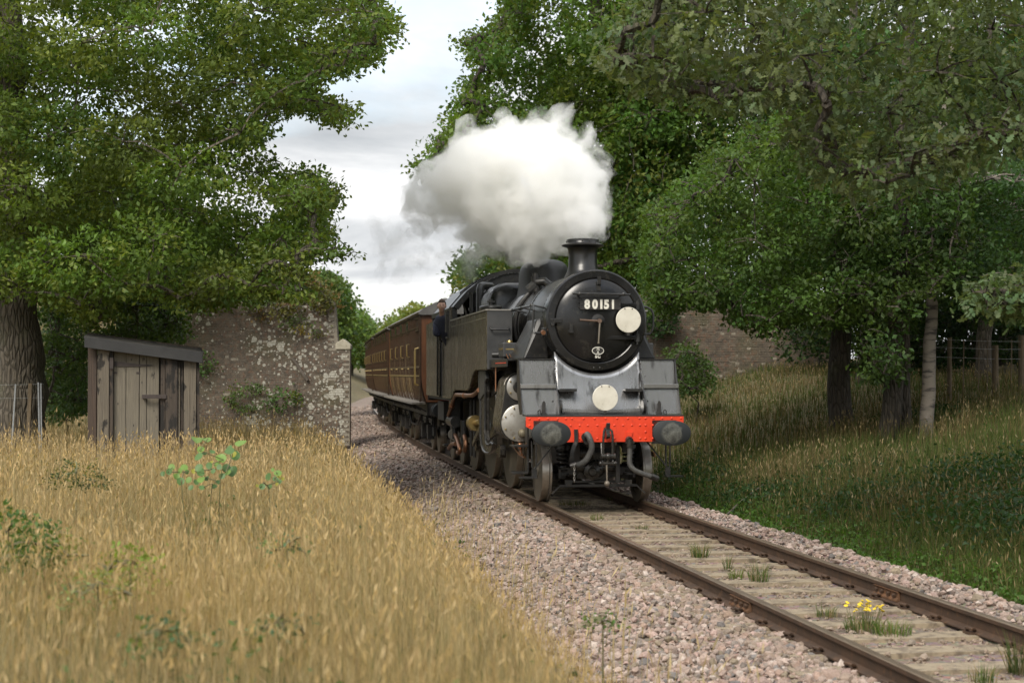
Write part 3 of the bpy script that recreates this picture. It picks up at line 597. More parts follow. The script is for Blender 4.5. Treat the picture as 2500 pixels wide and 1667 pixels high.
# buffer beam
bb = MB(); poly = [(-1.16, 1.285), (-1.16, 1.14), (-1.05, 1.085), (-.95, 1.0), (-.86, .915), (.86, .915), (.95, 1.0), (1.05, 1.085), (1.16, 1.14), (1.16, 1.285)]; bb.prism(poly, 'y', -1.0, -.975); beam = bb.build('buffer_beam', red, L, None, bevel=.004)
bb = MB(); bb.bx(-1.155, 1.155, -1.004, -.985, 1.283, 1.297); bb.build('beam_edge', black_matt, beam, None)
rv = MB(); X1 = (-1.11, -.97, -.84, -.70, -.58, -.49, -.32, -.16, 0, .17, .33, .50, .59, .71, .84, .98, 1.12); X2 = (-1.11, -.51, -.38, -.26, -.12, .13, .26, .39, .51, .59, .70); X3 = (-.38, -.12, .13, .39, .51, .59, -.43, .70)
for x, z in [(x, 1.253) for x in X1] + [(x, 1.155) for x in X2] + [(x, .965) for x in X3] + [(.59, 1.06), (-.43, 1.09)]: rv.ball((x, -1.0, z), (.017, .014, .017), 10, 6)
tag(rv.build('beam_rivets', red, beam), kind='stuff')
for x0, x1, z0, z1 in ((-.05, .055, .915, 1.19), (-.455, -.405, .92, 1.115)):
    q = MB(); q.bx(x0, x1, -1.012, -1.0, z0, z1); q.build('beam_packing_plate', red, beam, None, bevel=.003)
for sg in (-1, 1):
    q = MB(); q.prism([(sg*.30, 1.06), (sg*.40, 1.06), (sg*.37, .94), (sg*.32, .94)], 'y', -1.018, -1.0); q.build('hose_bracket', red, beam, None)
# buffers
bh = MB(); n = 48; rings = []
for rr, y in ((.55, .05), (.97, .05), (1.0, .035), (1.0, .012), (.97, .0), (.8, -.012), (.5, -.024), (.2, -.03), (.002, -.031)): rings.append([(.282*rr*math.copysign(abs(math.cos(2*math.pi*i/n))**.92, math.cos(2*math.pi*i/n)), y, .178*rr*math.copysign(abs(math.sin(2*math.pi*i/n))**.92, math.sin(2*math.pi*i/n))) for i in range(n)])
bh.loft(rings, caps=False); bhm = bh.mesh('buffer_head', buffer_mat, 40)
bs = MB(); bs.lathe([(.17, .46), (.17, .43), (.12, .41), (.115, .16), (.095, .14), (.085, .13), (.085, .03)], axis='y', n=28); bs.box((0, .45, 0), (.36, .02, .34)); bsm = bs.mesh('buffer_shank', black_worn, 40)
for sg in (-1, 1):
    b = inst('buffer', bsm, L, (sg*.87, -1.44, 1.055)); inst('buffer_head', bhm, b)
# hook, screw coupling, hoses
hk = MB(); hk.prism([(-1.0, .99), (-1.0, 1.12), (-1.12, 1.14), (-1.20, 1.20), (-1.22, 1.19), (-1.19, 1.10), (-1.20, 1.05), (-1.24, 1.04), (-1.24, 1.00), (-1.16, .97)], 'x', -.03, .025); hk.build('draw_hook', black_worn, L, None, bevel=.008)
sk = MB()
for x in (-.075, .06): sk.tube([(x*.55, -1.15, 1.10), (x*.85, -1.2, 1.08), (x, -1.21, 1.0), (x*1.02, -1.20, .72)], .017, 8)
sk.tube([(-.04, -1.15, 1.10), (0, -1.14, 1.125), (.033, -1.15, 1.10)], .017, 8); sk.cyl((-.10, -1.20, .72), (.09, -1.20, .72), .036, 12); sk.ball((-.005, -1.205, .72), .05, 12, 8)
for x in (-.10, .085): sk.cyl((x-.012, -1.20, .72), (x+.012, -1.20, .72), .045, 12)
sk.cyl((-.005, -1.2, .72), (-.005, -1.18, .60), .022, 10); sk.cyl((-.11, -1.19, .62), (.10, -1.19, .62), .026, 10)
for x in (-.11, .10): sk.ball((x, -1.19, .62), .034, 10, 7)
for x in (-.075, .065): sk.tube([(x, -1.19, .62), (x*1.2, -1.16, .75), (x*1.1, -1.1, .9)], .014, 8)
coup = sk.build('screw_coupling', oily, L); sk = MB(); sk.tube([(-.03, -1.22, .60), (-.028, -1.23, .36)], [.014, .010], 8); sk.ball((-.028, -1.23, .335), .042, 14, 10); sk.build('coupling_lever', M('worn_lever', (.12, .10, .085), (.2, .17, .13), .5, .1, .4), coup)
def spline(pts, n=40):
    P = [Vector(p) for p in pts]; P = [P[0]*2-P[1]] + P + [P[-1]*2-P[-2]]; out = []; m = len(P)-3
    for i in range(n+1):
        t = i/n*m; j = min(int(t), m-1); u = t-j; a, b, c, d = P[j:j+4]
        out.append(.5*((2*b) + (c-a)*u + (2*a-5*b+4*c-d)*u*u + (3*b-a-3*c+d)*u**3))
    return out
def hose(pts, r, name, ribs=60):
    p = spline(pts, ribs*2); h = MB(); h.tube(p, [r*(1.0 if i % 2 else .86) for i in range(len(p))], 12); return h.build(name, rubber, L, 60)
hose([(-.28, -1.02, 1.03), (-.265, -1.10, 1.0), (-.235, -1.14, .90), (-.235, -1.15, .82), (-.27, -1.15, .74), (-.32, -1.14, .66), (-.39, -1.12, .61), (-.47, -1.10, .59)], .046, 'vacuum_hose', 46)
q = MB(); q.cyl((-.30, -1.0, .99), (-.30, -1.04, .99), .06, 14); q.cyl((-.285, -.98, .93), (-.285, -1.04, .93), .045, 12); q.build('hose_coupling', oily, L); q = MB(); q.cyl((-.45, -1.105, .60), (-.53, -1.09, .575), .05, 12); q.build('hose_end', oily, L)
hose([(.335, -1.09, .84), (.335, -1.10, .76), (.33, -1.10, .66), (.345, -1.10, .58), (.41, -1.09, .51), (.52, -1.07, .465), (.66, -1.05, .42)], .040, 'steam_heat_hose', 34)
q = MB(); q.cyl((.335, -1.04, .95), (.335, -1.10, .93), .055, 14); q.cyl((.335, -1.09, .96), (.335, -1.09, .84), .05, 14); q.bx(.27, .40, -1.12, -1.06, .90, .93); q.build('hose_coupling', oily, L); q = MB(); q.cyl((.65, -1.05, .425), (.73, -1.03, .395), .048, 12); q.ball((.74, -1.03, .39), .05, 10, 8); q.build('hose_end', oily, L)
q = MB(); pts = spline([(-.44, -1.03, 1.10), (-.44, -1.04, .93), (-.47, -1.06, .87), (-.50, -1.07, .78), (-.51, -1.07, .68), (-.50, -1.06, .60)], 20)
for a, b in zip(pts[:-1], pts[1:]): q.bar(a, b, .055, .016, up=(0, 1, 0))
q.build('dummy_coupling_strap', black_worn, L, None)
q = MB()
for i in range(7): 
    z = .58-i*.035; q.tube([(-.485+.012*math.cos(a)*(1 if i % 2 else .2), -1.14+.012*math.cos(a)*(.2 if i % 2 else 1), z+.022*math.sin(a)) for a in np.linspace(0, 2*math.pi, 9)[:-1]], .005, 5, closed=True)
q.build('chain', wheel_steel, L)
# footsteps behind the beam
for sg in (-1, 1):
    fs = MB(); fs.tube([(sg*.965, -.72, .92), (sg*.965, -.72, .55), (sg*1.0, -.72, .50), (sg*1.025, -.72, .55), (sg*1.03, -.72, .92)], .012, 8); fs.bar((sg*.67, -.70, .92), (sg*.99, -.72, .52), .03, .02); fs.bx(sg*.955, sg*1.03, -.74, -.70, .40, .52)
    fs.bx(sg*.96, sg*1.21, -.80, -.62, .388, .408); fs.build('front_footstep', black_worn, L, None)
fs = MB(); fs.bx(-1.20, -.96, .02, .30, .80, .83); fs.bx(-1.20, -.96, .02, .30, .40, .43); fs.bx(-.97, -.945, .05, .27, .42, 1.2); fs.build('side_footstep', black_worn, L, None, bevel=.004)

# cylinders ----------------------------------------------------------------
def hull(off, n=24):
    a = circ(0, 1.69, .215+off, 25, 155, 12); b = circ(0, 1.145, .29+off, 170, 370, 22); return a+b
for sg in (-1, 1):
    cx = sg*1.005; c_ = MB(); c_.prism([(cx+x, z) for x, z in hull(.0)], 'y', .56, 1.46); c_.build('cylinder_casing', tank_mat, L, 40, bevel=.012)
    c_ = MB(); c_.prism([(cx+x*1.03, 1.4+(z-1.4)*1.02) for x, z in hull(.0)], 'y', .545, .575); c_.build('cylinder_end_plate', black_worn, L, 40)
    c_ = MB(); c_.lathe([(.285, .545), (.285, .52), (.27, .510), (.001, .506)], (cx, 0, 1.145), 'y', 48); cov = c_.build('cylinder_cover', steel, L, 40)
    c_ = MB(); c_.lathe([(.205, .545), (.205, .52), (.195, .512), (.10, .508), (.001, .508)], (cx, 0, 1.69), 'y', 48); vcv = c_.build('valve_cover', steel, L, 40)
    c_ = MB(); c_.lathe([(.09, .508), (.085, .47), (.06, .44), (.001, .435)], (cx+.02*sg, 0, 1.69), 'y', 24); c_.build('valve_spindle_boss', black_worn, vcv)
    c_ = MB(); c_.lathe([(.075, .51), (.07, .47), (.052, .465), (.055, .43), (.045, .42), (.05, .40), (.02, .39), (.001, .39)], (cx+.04, 0, .99), 'y', 20); c_.build('relief_valve', M('dull_brass_valve', (.23, .20, .14), (.15, .13, .09), .45, .2, .7), cov)
    c_ = MB()
    for rr, zc, m in ((.245, 1.145, 8), (.17, 1.69, 6)):
        for i in range(m): a = 2*math.pi*(i+.5)/m; c_.lathe([(.016, .512), (.014, .49), (.001, .488)], (cx+rr*math.cos(a), 0, zc+rr*math.sin(a)), 'y', 6)
    tag(c_.build('cover_studs', brass, cov, None), kind='stuff')
    c_ = MB()
    for i in range(34):
        t = i/33; c_.ball((cx+sg*.235*math.sin(t*1.7-.3), .60, 1.69+.225*math.cos(t*1.7-.3)), .006, 5, 4); 
    tag(c_.build('casing_screws', steel, L), kind='stuff')
    d_ = MB(); d_.tube([(cx-.05*sg, .75, .86), (cx-.05*sg, .70, .80), (cx, .45, .70), (cx+.02*sg, .20, .68)], .02, 8); d_.tube([(cx, 1.2, .86), (cx, 1.15, .76), (cx, .5, .66), (cx+.03, .22, .64)], .018, 8); d_.ball((cx, .5, .80), .05, 10, 8); d_.build('drain_pipe', copper, L)
    # slide bars and motion bracket
    s_ = MB(); s_.bx(cx-.09, cx+.09, 1.46, 3.2, 1.27, 1.33); s_.bx(cx-.06, cx+.06, 1.46, 3.2, .95, 1.0); s_.bx(cx-.07, cx+.07, 2.1, 2.5, 1.0, 1.27); s_.cyl((cx, 1.46, 1.13), (cx, 2.2, 1.13), .04, 12); s_.build('slide_bar', oily, L, None)
    jb = [(3.30, 1.93), (3.30, .86), (3.18, .70), (2.95, .61), (2.6, .58), (2.2, .60), (1.85, .68), (1.72, .77), (1.95, .78), (2.2, .74), (2.45, .73), (2.62, .80), (2.70, .95), (2.70, 1.50), (2.66, 1.60), (2.72, 1.93)]
    m_ = MB(); m_.prism(jb, 'x', sg*1.17, sg*1.24); m_.build('motion_bracket', oily, L, None, bevel=.012)
    m_ = MB(); m_.tube([(sg*1.245, y, z) for y, z in jb], .022, 6, closed=True); m_.build('motion_bracket_flange', black_worn, L)
    m_ = MB(); m_.prism([(3.5, 1.95), (2.6, 1.95), (2.5, 1.82), (2.75, 1.72), (2.78, 1.56), (3.28, 1.45), (3.5, 1.48)], 'x', sg*1.20, sg*1.26); m_.build('bracket_gusset', apron_dark, L, None, bevel=.008)
    m_ = MB(); m_.bar((sg*1.10, 3.9, 1.62), (sg*1.10, 3.95, 1.0), .10, .16); m_.bar((sg*1.12, 1.7, 1.66), (sg*1.12, 3.9, 1.45), .05, .06); m_.bar((sg*1.14, 3.95, 1.0), (sg*1.14, 5.08, .62), .04, .09); m_.build('expansion_link', oily, L, None)
    m_ = MB(); m_.tube([(sg*1.15, 4.1, 1.05), (sg*1.18, 4.55, 1.02)], .05, 12); m_.tube([(sg*1.17, 4.5, 1.02), (sg*1.18, 4.72, 1.01)], .14, 16); m_.build('crosshead_lubricator', brass, L)

# side tanks ------------------------------------------------------------------
def tankpoly():
    p = [(1.93, 2.925), (1.93, 1.955), (3.35, 1.955), (3.55, 1.93), (3.75, 1.86), (3.95, 1.76), (4.15, 1.66), (4.4, 1.605), (4.7, 1.59), (6.35, 1.59), (6.6, 1.55), (6.8, 1.46), (7.0, 1.40), (9.0, 1.39), (9.0, 2.60), (7.75, 2.60), (7.72, 2.64), (7.05, 2.925)]
    return p
for sg in (-1, 1):
    t_ = MB(); t_.prism([(y, z) for y, z in tankpoly() if y <= 7.06] + [], 'x', sg*.90, sg*1.33); tk = t_.build('side_tank', tank_mat, L, None, bevel=.02)
    t_ = MB(); t_.bx(sg*.91, sg*1.32, 1.915, 1.93, 1.97, 2.915); t_.build('tank_front_plate', apron_dark, tk, None, bevel=.005)
    t_ = MB(); t_.bar((sg*1.33, 1.92, 2.93), (sg*1.33, 7.06, 2.93), .03, .022); t_.bar((sg*1.33, 1.92, 2.93), (sg*.91, 1.92, 2.93), .03, .022); t_.build('tank_edge_beading', steel, tk, None)
    t_ = MB(); t_.tube([(sg*.97, 1.93, 2.65), (sg*.97, 1.86, 2.625), (sg*.98, 1.85, 2.61), (sg*1.26, 1.85, 2.61), (sg*1.27, 1.86, 2.625), (sg*1.27, 1.93, 2.65)], .014, 8); t_.build('tank_front_step', black_worn, tk)
    t_ = MB(); t_.lathe([(.27, 2.925), (.28, 2.95), (.30, 2.985), (.31, 3.02), (.30, 3.035), (.25, 3.05), (.001, 3.055)], (0, 0, 0), n=32); t_.v = [(sg*1.10+x*.62, 3.1+y, z) for x, y, z in t_.v]; t_.build('tank_filler_lid', black_worn, tk, 50)
    t_ = MB(); t_.cyl((sg*1.1, 3.05, 3.05), (sg*1.1, 3.05, 3.16), .035, 10); t_.bx(sg*1.04, sg*1.16, 3.0, 3.1, 3.10, 3.13); t_.build('filler_clamp', black_worn, tk)
    for yy, zz2 in ((2.0, 2.80),):
        t_ = MB(); t_.bx(sg*1.332, sg*1.336, 2.0, 6.98, zz2, zz2+.012); t_.build('tank_lining', M('faded_tank_line', (.22, .2, .14), (.16, .15, .11), .5, .1), tk, None)
    # running plate with lubricator
    r_ = MB(); r_.bx(sg*.72, sg*1.28, .05, 1.93, 2.095, 2.12); r_.build('running_plate', black_worn, L, None)
    r_ = MB(); r_.bx(sg*1.265, sg*1.285, .02, 2.02, 2.0, 2.12); val = r_.build('running_plate_valance', black, L, None, bevel=.003)
    r_ = MB(); r_.bx(sg*1.286, sg*1.289, .10, 1.2, 2.055, 2.068); r_.build('red_lining', red, val, None)
    l_ = MB(); l_.bx(sg*.92, sg*1.20, .95, 1.45, 2.16, 2.38); lub = l_.build('lubricator', apron_dark, L, None, bevel=.012)
    l_ = MB(); l_.lathe([(.05, 2.38), (.05, 2.40), (.04, 2.42), (.001, 2.425)], (sg*1.06, 1.2, 0), n=16); l_.build('lubricator_cap', brass, lub)
    l_ = MB(); l_.bx(sg*1.201, sg*1.206, 1.0, 1.4, 2.27, 2.30); l_.bx(sg*1.0, sg*1.16, .946, .95, 2.27, 2.29); l_.build('lubricator_plate', brass, lub, None)
    l_ = MB()
    for i in range(5): l_.tube([(sg*(.95+.05*i), .95, 2.20), (sg*(.95+.05*i), .90, 2.18), (sg*(.93+.05*i), .86, 2.13)], .008, 6)
    l_.build('oil_pipes', copper, lub); tag(bpy.data.objects['oil_pipes'] if sg < 0 else bpy.data.objects['oil_pipes.001'], kind='stuff')
    l_ = MB(); l_.cyl((sg*1.08, 1.62, 2.12), (sg*1.08, 1.62, 2.34), .055, 12); l_.ball((sg*1.08, 1.62, 2.36), .06, 12, 8); l_.cyl((sg*1.15, 1.7, 2.2), (sg*1.25, 1.75, 2.2), .05, 12); l_.build('atomiser_valve', black_worn, L)
    l_ = MB(); l_.cyl((sg*1.24, 1.5, 1.62), (sg*1.24, 1.5, 2.05), .012, 6); l_.build('oil_feed_pipe', copper, L)

# cab and bunker -----------------------------------------------------------------
roofpts = [(-1.28, 3.20), (-1.17, 3.33), (-1.02, 3.50), (-.82, 3.66), (-.60, 3.79), (-.36, 3.89), (-.12, 3.94)]; roofpts = roofpts + [(-x, z) for x, z in reversed(roofpts)]
roof_low = [(x*.985, z-.03) for x, z in roofpts]
r_ = MB(); r_.prism(roofpts + roof_low[::-1], 'y', 7.02, 11.0); croof = r_.build('cab_roof', black_worn, L, None)
r_ = MB(); r_.prism([(x*1.004, z+.012) for x, z in roofpts] + [(x*.93, z-.06) for x, z in roofpts[::-1]], 'y', 6.99, 7.05); r_.build('roof_front_rib', black_worn, croof, None)
r_ = MB(); r_.prism([(x*1.002, z+.03) for x, z in roofpts[:6]] + [(x*1.0, z-.0) for x, z in roofpts[:6][::-1]], 'y', 7.75, 7.80); r_.prism([(x*1.002, z+.05) for x, z in roofpts[2:12]] + [(x*1.0, z) for x, z in roofpts[2:12][::-1]], 'y', 8.15, 8.20); r_.build('roof_gutter', black, croof, None)
r_ = MB()
for i in range(19):
    x = -.63+i*.07; z = np.interp(x, [p[0] for p in roofpts], [p[1] for p in roofpts])-.075; r_.ball((x, 6.985, float(z)), (.014, .006, .014), 8, 5)
tag(r_.build('roof_rivets', glass, croof), kind='stuff')
fr = MB()                                                              # cab front with spectacle openings
for sg in (-1, 1):
    fr.bx(sg*1.21, sg*1.31, 7.03, 7.06, 2.90, 3.20); fr.bx(sg*.86, sg*.92, 7.03, 7.06, 2.93, 3.58); fr.add([(sg*1.31, 7.03, 3.16), (sg*1.24, 7.03, 3.26), (sg*.90, 7.03, 3.60), (sg*.90, 7.03, 3.50), (sg*1.21, 7.03, 3.16), (sg*1.31, 7.06, 3.16), (sg*1.24, 7.06, 3.26), (sg*.90, 7.06, 3.60), (sg*.90, 7.06, 3.50), (sg*1.21, 7.06, 3.16)], [(0, 1, 2, 3, 4), (9, 8, 7, 6, 5), (3, 8, 9, 4)])
fr.prism([(-.9, 3.50), (-.82, 3.62), (-.6, 3.75), (-.3, 3.87), (0, 3.90), (.3, 3.87), (.6, 3.75), (.82, 3.62), (.9, 3.50)], 'y', 7.03, 7.06); fr.build('cab_front_plate', black_worn, L, None)
for sg in (-1, 1):
    s_ = MB(); s_.prism([(6.98, 2.905), (6.98, 3.16), (7.40, 3.16), (7.40, 2.62), (7.9, 2.60), (8.55, 2.60), (8.55, 1.41), (7.0, 1.41), (7.0, 2.6)], 'x', sg*1.31, sg*1.335); cs = s_.build('cab_side_sheet', tank_mat, L, None)
    s_ = MB(); s_.bx(sg*1.285, sg*1.31, 7.06, 11.0, 3.10, 3.20); s_.build('cab_cant_rail', black_worn, L, None)
    s_ = MB(); s_.bar((sg*1.345, 7.42, 2.60), (sg*1.345, 7.42, 3.15), .035, .05); s_.build('window_pillar', black, cs, None)
    s_ = MB(); s_.bx(sg*1.30, sg*1.36, 7.45, 8.5, 2.595, 2.625); s_.build('window_sill', steel, cs, None)
    s_ = MB(); s_.bar((sg*1.33, 7.50, 2.72), (sg*1.40, 7.50, 2.72), .015, .02); s_.bar((sg*1.33, 7.50, 3.12), (sg*1.40, 7.50, 3.12), .015, .02); s_.bx(sg*1.33, sg*1.40, 7.497, 7.503, 2.73, 3.11); s_.build('glass_side_screen', glass, cs, None)
    s_ = MB(); s_.tube([(sg*1.37, 8.60, 1.45), (sg*1.37, 8.60, 2.58)], .022, 8); s_.tube([(sg*1.37, 9.15, 1.45), (sg*1.37, 9.15, 2.70)], .022, 8); s_.build('door_handrail', black, L)
    s_ = MB(); s_.bx(sg*1.27, sg*1.29, 8.55, 9.2, 1.42, 2.55); s_.build('cab_door', black_matt, L, None)
    bk = MB(); bk.prism([(9.2, 1.42), (9.2, 2.75), (9.5, 2.95), (9.7, 3.05), (11.95, 3.0), (11.95, 1.42)], 'x', sg*1.30, sg*1.335); bk.build('bunker_side', tank_mat, L, None)
bk = MB(); bk.bx(-1.30, 1.30, 11.9, 11.95, 1.3, 3.0); bk.bx(-1.30, 1.30, 10.95, 11.0, 2.8, 3.2); bk.bx(-1.28, 1.28, 7.06, 11.9, 1.36, 1.42); bk.bx(-1.28, 1.28, 9.3, 9.36, 1.42, 3.15); bk.bx(-.8, .8, 9.3, 9.36, 3.15, 3.6); bk.build('bunker_back_and_floor', black_matt, L, None)
ct = MB(); ct.tube([(-1.05, 7.5, 3.35), (-1.0, 7.35, 3.10), (-.95, 7.3, 2.95)], .022, 8); ct.tube([(-1.12, 7.25, 3.06), (-1.05, 7.25, 2.98), (-.92, 7.25, 2.97)], .02, 8); ct.tube([(-.92, 7.2, 3.0), (-.80, 7.2, 3.22)], .02, 8); ct.ball((-.80, 7.2, 3.24), .07, 12, 8); ct.cyl((-.86, 7.3, 3.0), (-.86, 7.3, 3.4), .06, 10); ct.build('cab_fittings', pipe_lag, L)
vt = MB(); vt.tube([(-.86, 6.3, 2.95), (-.86, 6.3, 3.50), (-.84, 6.33, 3.56), (-.78, 6.4, 3.58), (-.6, 6.6, 3.58)], .075, 12); vt.build('vacuum_ejector_pipe', black_worn, L)
vt = MB(); vt.cyl((-.98, 6.5, 2.93), (-.98, 6.5, 3.42), .05, 12); vt.cyl((-.98, 6.5, 3.42), (-.98, 6.5, 3.46), .085, 16); vt.cyl((-.98, 6.5, 3.10), (-.98, 6.5, 3.16), .075, 14); vt.build('safety_fitting', black_worn, L)
# pipework below the tank and cab
p_ = MB(); p_.tube(spline([(-1.26, 3.4, 1.62), (-1.27, 3.9, 1.54), (-1.28, 4.5, 1.51), (-1.28, 6.3, 1.50), (-1.28, 6.6, 1.49), (-1.28, 7.0, 1.40), (-1.28, 7.5, 1.20), (-1.28, 7.9, 1.06)], 30), .038, 10); p_.build('injector_delivery_pipe', copper, L)
for y in (5.2, 7.3):
    p_ = MB(); p_.tube([(-1.28, y, 1.50 if y < 6 else 1.28), (-1.28, y+.10, 1.50 if y < 6 else 1.235)], .055, 12); p_.build('pipe_union', copper, L)
inj = MB(); inj.cyl((-1.20, 7.3, .95), (-1.20, 8.2, .95), .11, 14); inj.cyl((-1.2, 7.5, .62), (-1.2, 7.5, 1.0), .07, 12); inj.cyl((-1.1, 6.8, .60), (-1.1, 6.8, 1.0), .07, 12); inj.bx(-1.25, -1.05, 7.8, 8.1, 1.0, 1.4); inj.build('injector', black_worn, L)
for x, pts in ((-1.2, [(7.50, .70), (7.25, .66), (6.95, .58), (6.70, .48), (6.66, .42), (6.8, .37), (7.0, .37)]), (-1.1, [(6.80, .72), (6.62, .66), (6.55, .58), (6.55, .48), (6.65, .42), (6.8, .42)]), (-1.2, [(7.35, .52), (7.8, .50), (8.2, .45), (8.5, .38)])):
    p_ = MB(); p_.tube(spline([(x, y, z) for y, z in pts], 24), .042, 10); p_.build('overflow_pipe', copper, L)
p_ = MB(); p_.tube([(-1.22, 7.46, .70), (-1.22, 7.50, .70)], .115, 18); p_.build('pipe_flange', pipe_lag, L)
u_ = MB()
for y in (5.6, 6.1, 8.5, 9.0): u_.cyl((-1.05, y, .35), (-1.05, y, 1.4), .03, 8)
u_.bar((-1.0, 5.6, .9), (-1.0, 11.8, .9), .06, .08); u_.bx(-1.1, -.9, 8.6, 9.2, .6, 1.35); u_.bx(-1.15, -.95, 10.0, 11.2, .9, 1.3); u_.build('under_cab_gear', black_matt, L, None)
for z in (.42, .85):
    u_ = MB(); u_.bx(-1.30, -1.02, 8.55, 8.95, z, z+.03); u_.build('cab_footstep', black_worn, L, None)
u_ = MB(); u_.bx(-1.06, -1.03, 8.5, 9.0, .42, 1.4); u_.build('cab_step_hanger', black_worn, L, None)
u_ = MB(); u_.bx(-1.0, 1.0, 11.95, 11.98, .9, 1.3); u_.build('rear_buffer_beam', red, L, None)
for sg in (-1, 1): o = inst('rear_buffer', bsm, L, (sg*.87, 12.4, 1.055), (0, 0, math.pi)); inst('rear_buffer_head', bhm, o)

# headcode discs, hung on the lamp irons
def disc(px, py, pz, label):
    d = MB(); d.lathe([(.001, -.004), (.183, -.004), (.189, 0), (.189, .006), (.183, .01), (.001, .01)], axis='y', n=56); w = loco.matrix_basis @ Vector((px, py, pz))
    o = d.build('headcode_disc', disc_mat, None, 30); o.location = w; o.rotation_euler = (0, 0, LOCO_RZ); tag(o, label, 'disc', 'white headcode discs on the locomotive front')
    for x in (-.055, .055): q = MB(); q.ball((x, -.006, .165), .010, 8, 5); q.build('rivet', black_worn, o)
    q = MB(); q.bx(-.02, .02, .010, .03, -.23, .12); q.build('lamp_bracket', black_matt, o, None)
bpy.context.view_layer.update()
disc(.445, -.555, 2.69, 'white disc hung beside the number plate on the smokebox door')
disc(.02, -.90, 1.55, 'white disc standing on the apron above the red buffer beam')

# ================================================================ coaches
k = NT('varnished_teak'); v = k.coord('Object', (3, 3, .6)); n = k.noise(v, 4, 6, .6)
c = k.mix(n, (.016, .0075, .004), (.034, .015, .0075)); b = k.bsdf(Base__Color=c, Roughness=k.math('ADD', .08, k.math('MULTIPLY', n, .10))); b.inputs['Coat Weight'].default_value = .8; b.inputs['Coat Roughness'].default_value = .1; teak = k.m
teak_end = M('orange_brown_teak', (.16, .066, .03), (.10, .042, .02), .35, .15, scale=5, stretch=(4, 1, .5))
dark_teak = M('dark_teak_beading', (.035, .02, .012), (.055, .03, .017), .25, .1, scale=8)
roof_grey = M('coach_roof_canvas', (.16, .155, .145), (.11, .105, .10), .75, .1, scale=3)
plank = M('grey_footboard', (.20, .18, .15), (.13, .115, .095), .8, .1, scale=4, stretch=(8, .6, 8), bump=.3)
def csec():
    r = [(-1.24, 1.22), (-1.285, 1.36), (-1.33, 1.55), (-1.355, 1.75), (-1.37, 2.0), (-1.37, 3.24), (-1.34, 3.30)]; return r + [(-x, z) for x, z in reversed(r)]
ROOF = [(-1.42, 3.29), (-1.40, 3.335), (-1.30, 3.42), (-1.05, 3.54), (-.7, 3.64), (-.35, 3.70), (0, 3.72)]; ROOF = ROOF + [(-x, z) for x, z in reversed(ROOF[:-1])]
CL = 11.25
m_ = MB(); m_.prism([(-.27, 0), (-.23, .045), (.23, .045), (.27, 0), (.27, -.66), (.22, -.70), (-.22, -.70), (-.27, -.66)], 'x', -.008, .0); win_m = m_.mesh('window', glass, None)   # (y, z) outline
def frame_mesh(w, z0, z1):
    q = MB(); h = w/2
    for a, b in (((-h, z0), (h, z0)), ((-h, z1), (h, z1)), ((-h, z0), (-h, z1)), ((h, z0), (h, z1))): q.bar((-.012, a[0], a[1]), (-.012, b[0], b[1]), .026, .03)
    return q.mesh('window_frame', dark_teak, None)
frm = frame_mesh(.46, 2.30, 2.93); frm_s = frame_mesh(.30, 2.30, 2.93)
def pane_mesh(w, z0, z1):
    q = MB(); q.bx(-.006, 0, -w/2, w/2, z0, z1); return q.mesh('window', glass, None)
pan, pan_s = pane_mesh(.46, 2.30, 2.93), pane_mesh(.30, 2.30, 2.93); tp = pane_mesh(.42, 3.02, 3.20); tps = pane_mesh(.26, 3.02, 3.20)
bonnet = MB(); bonnet.prism([(-.24, 3.0), (-.24, 3.16), (-.18, 3.22), (.18, 3.22), (.24, 3.16), (.24, 3.0)], 'x', -.045, 0); bonm = bonnet.mesh('door_ventilator', dark_teak, None)
def side_strip(w):
    q = MB(); pts = [(-1.24, 1.24), (-1.285, 1.36), (-1.33, 1.55), (-1.355, 1.75), (-1.37, 2.0), (-1.37, 3.24)]
    for (x0, z0), (x1, z1) in zip(pts[:-1], pts[1:]): q.bar((x0-.008, 0, z0), (x1-.008, 0, z1), w, .022, up=(1, 0, 0))
    return q.mesh('beading', dark_teak, None)
stripm = side_strip(.035)
sheen_teak = M('gold_sheen_teak', (.34, .215, .09), (.23, .14, .06), .22, .12, scale=5, stretch=(4, 4, .5), coat=.5)  # grass-gold reflection and varnish sheen put into the lower panels' base colour
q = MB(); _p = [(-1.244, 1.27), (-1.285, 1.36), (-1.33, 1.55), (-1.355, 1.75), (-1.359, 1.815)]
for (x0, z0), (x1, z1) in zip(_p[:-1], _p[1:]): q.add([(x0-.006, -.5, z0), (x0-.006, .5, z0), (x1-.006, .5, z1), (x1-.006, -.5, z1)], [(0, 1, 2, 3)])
panelm = q.mesh('lower_panel', sheen_teak, 40)
hand = MB(); hand.tube([(-.01, 0, 0), (-.06, 0, 0), (-.06, -.09, 0)], .012, 6); handm = hand.mesh('door_handle', brass, 40)
grab = MB(); grab.tube([(0, 0, 0), (-.07, 0, .02), (-.075, 0, .06), (-.075, 0, .58), (-.07, 0, .62), (0, 0, .64)], .014, 6); grabm = grab.mesh('grab_handle', brass, 40)
hing = MB(); hing.box((-.012, 0, 0), (.03, .07, .035)); hingm = hing.mesh('door_hinge', dark_teak, None)
ax = MB(); ax.box((-1.02, 0, .50), (.16, .26, .34)); ax.box((-1.0, 0, .80), (.06, .95, .05)); ax.box((-1.0, 0, .74), (.06, .7, .045)); ax.box((-.95, -.2, .66), (.05, .06, .5)); ax.box((-.95, .2, .66), (.05, .06, .5)); axm = ax.mesh('axlebox', black_matt, None)
wm, tm = small[1], small[0]
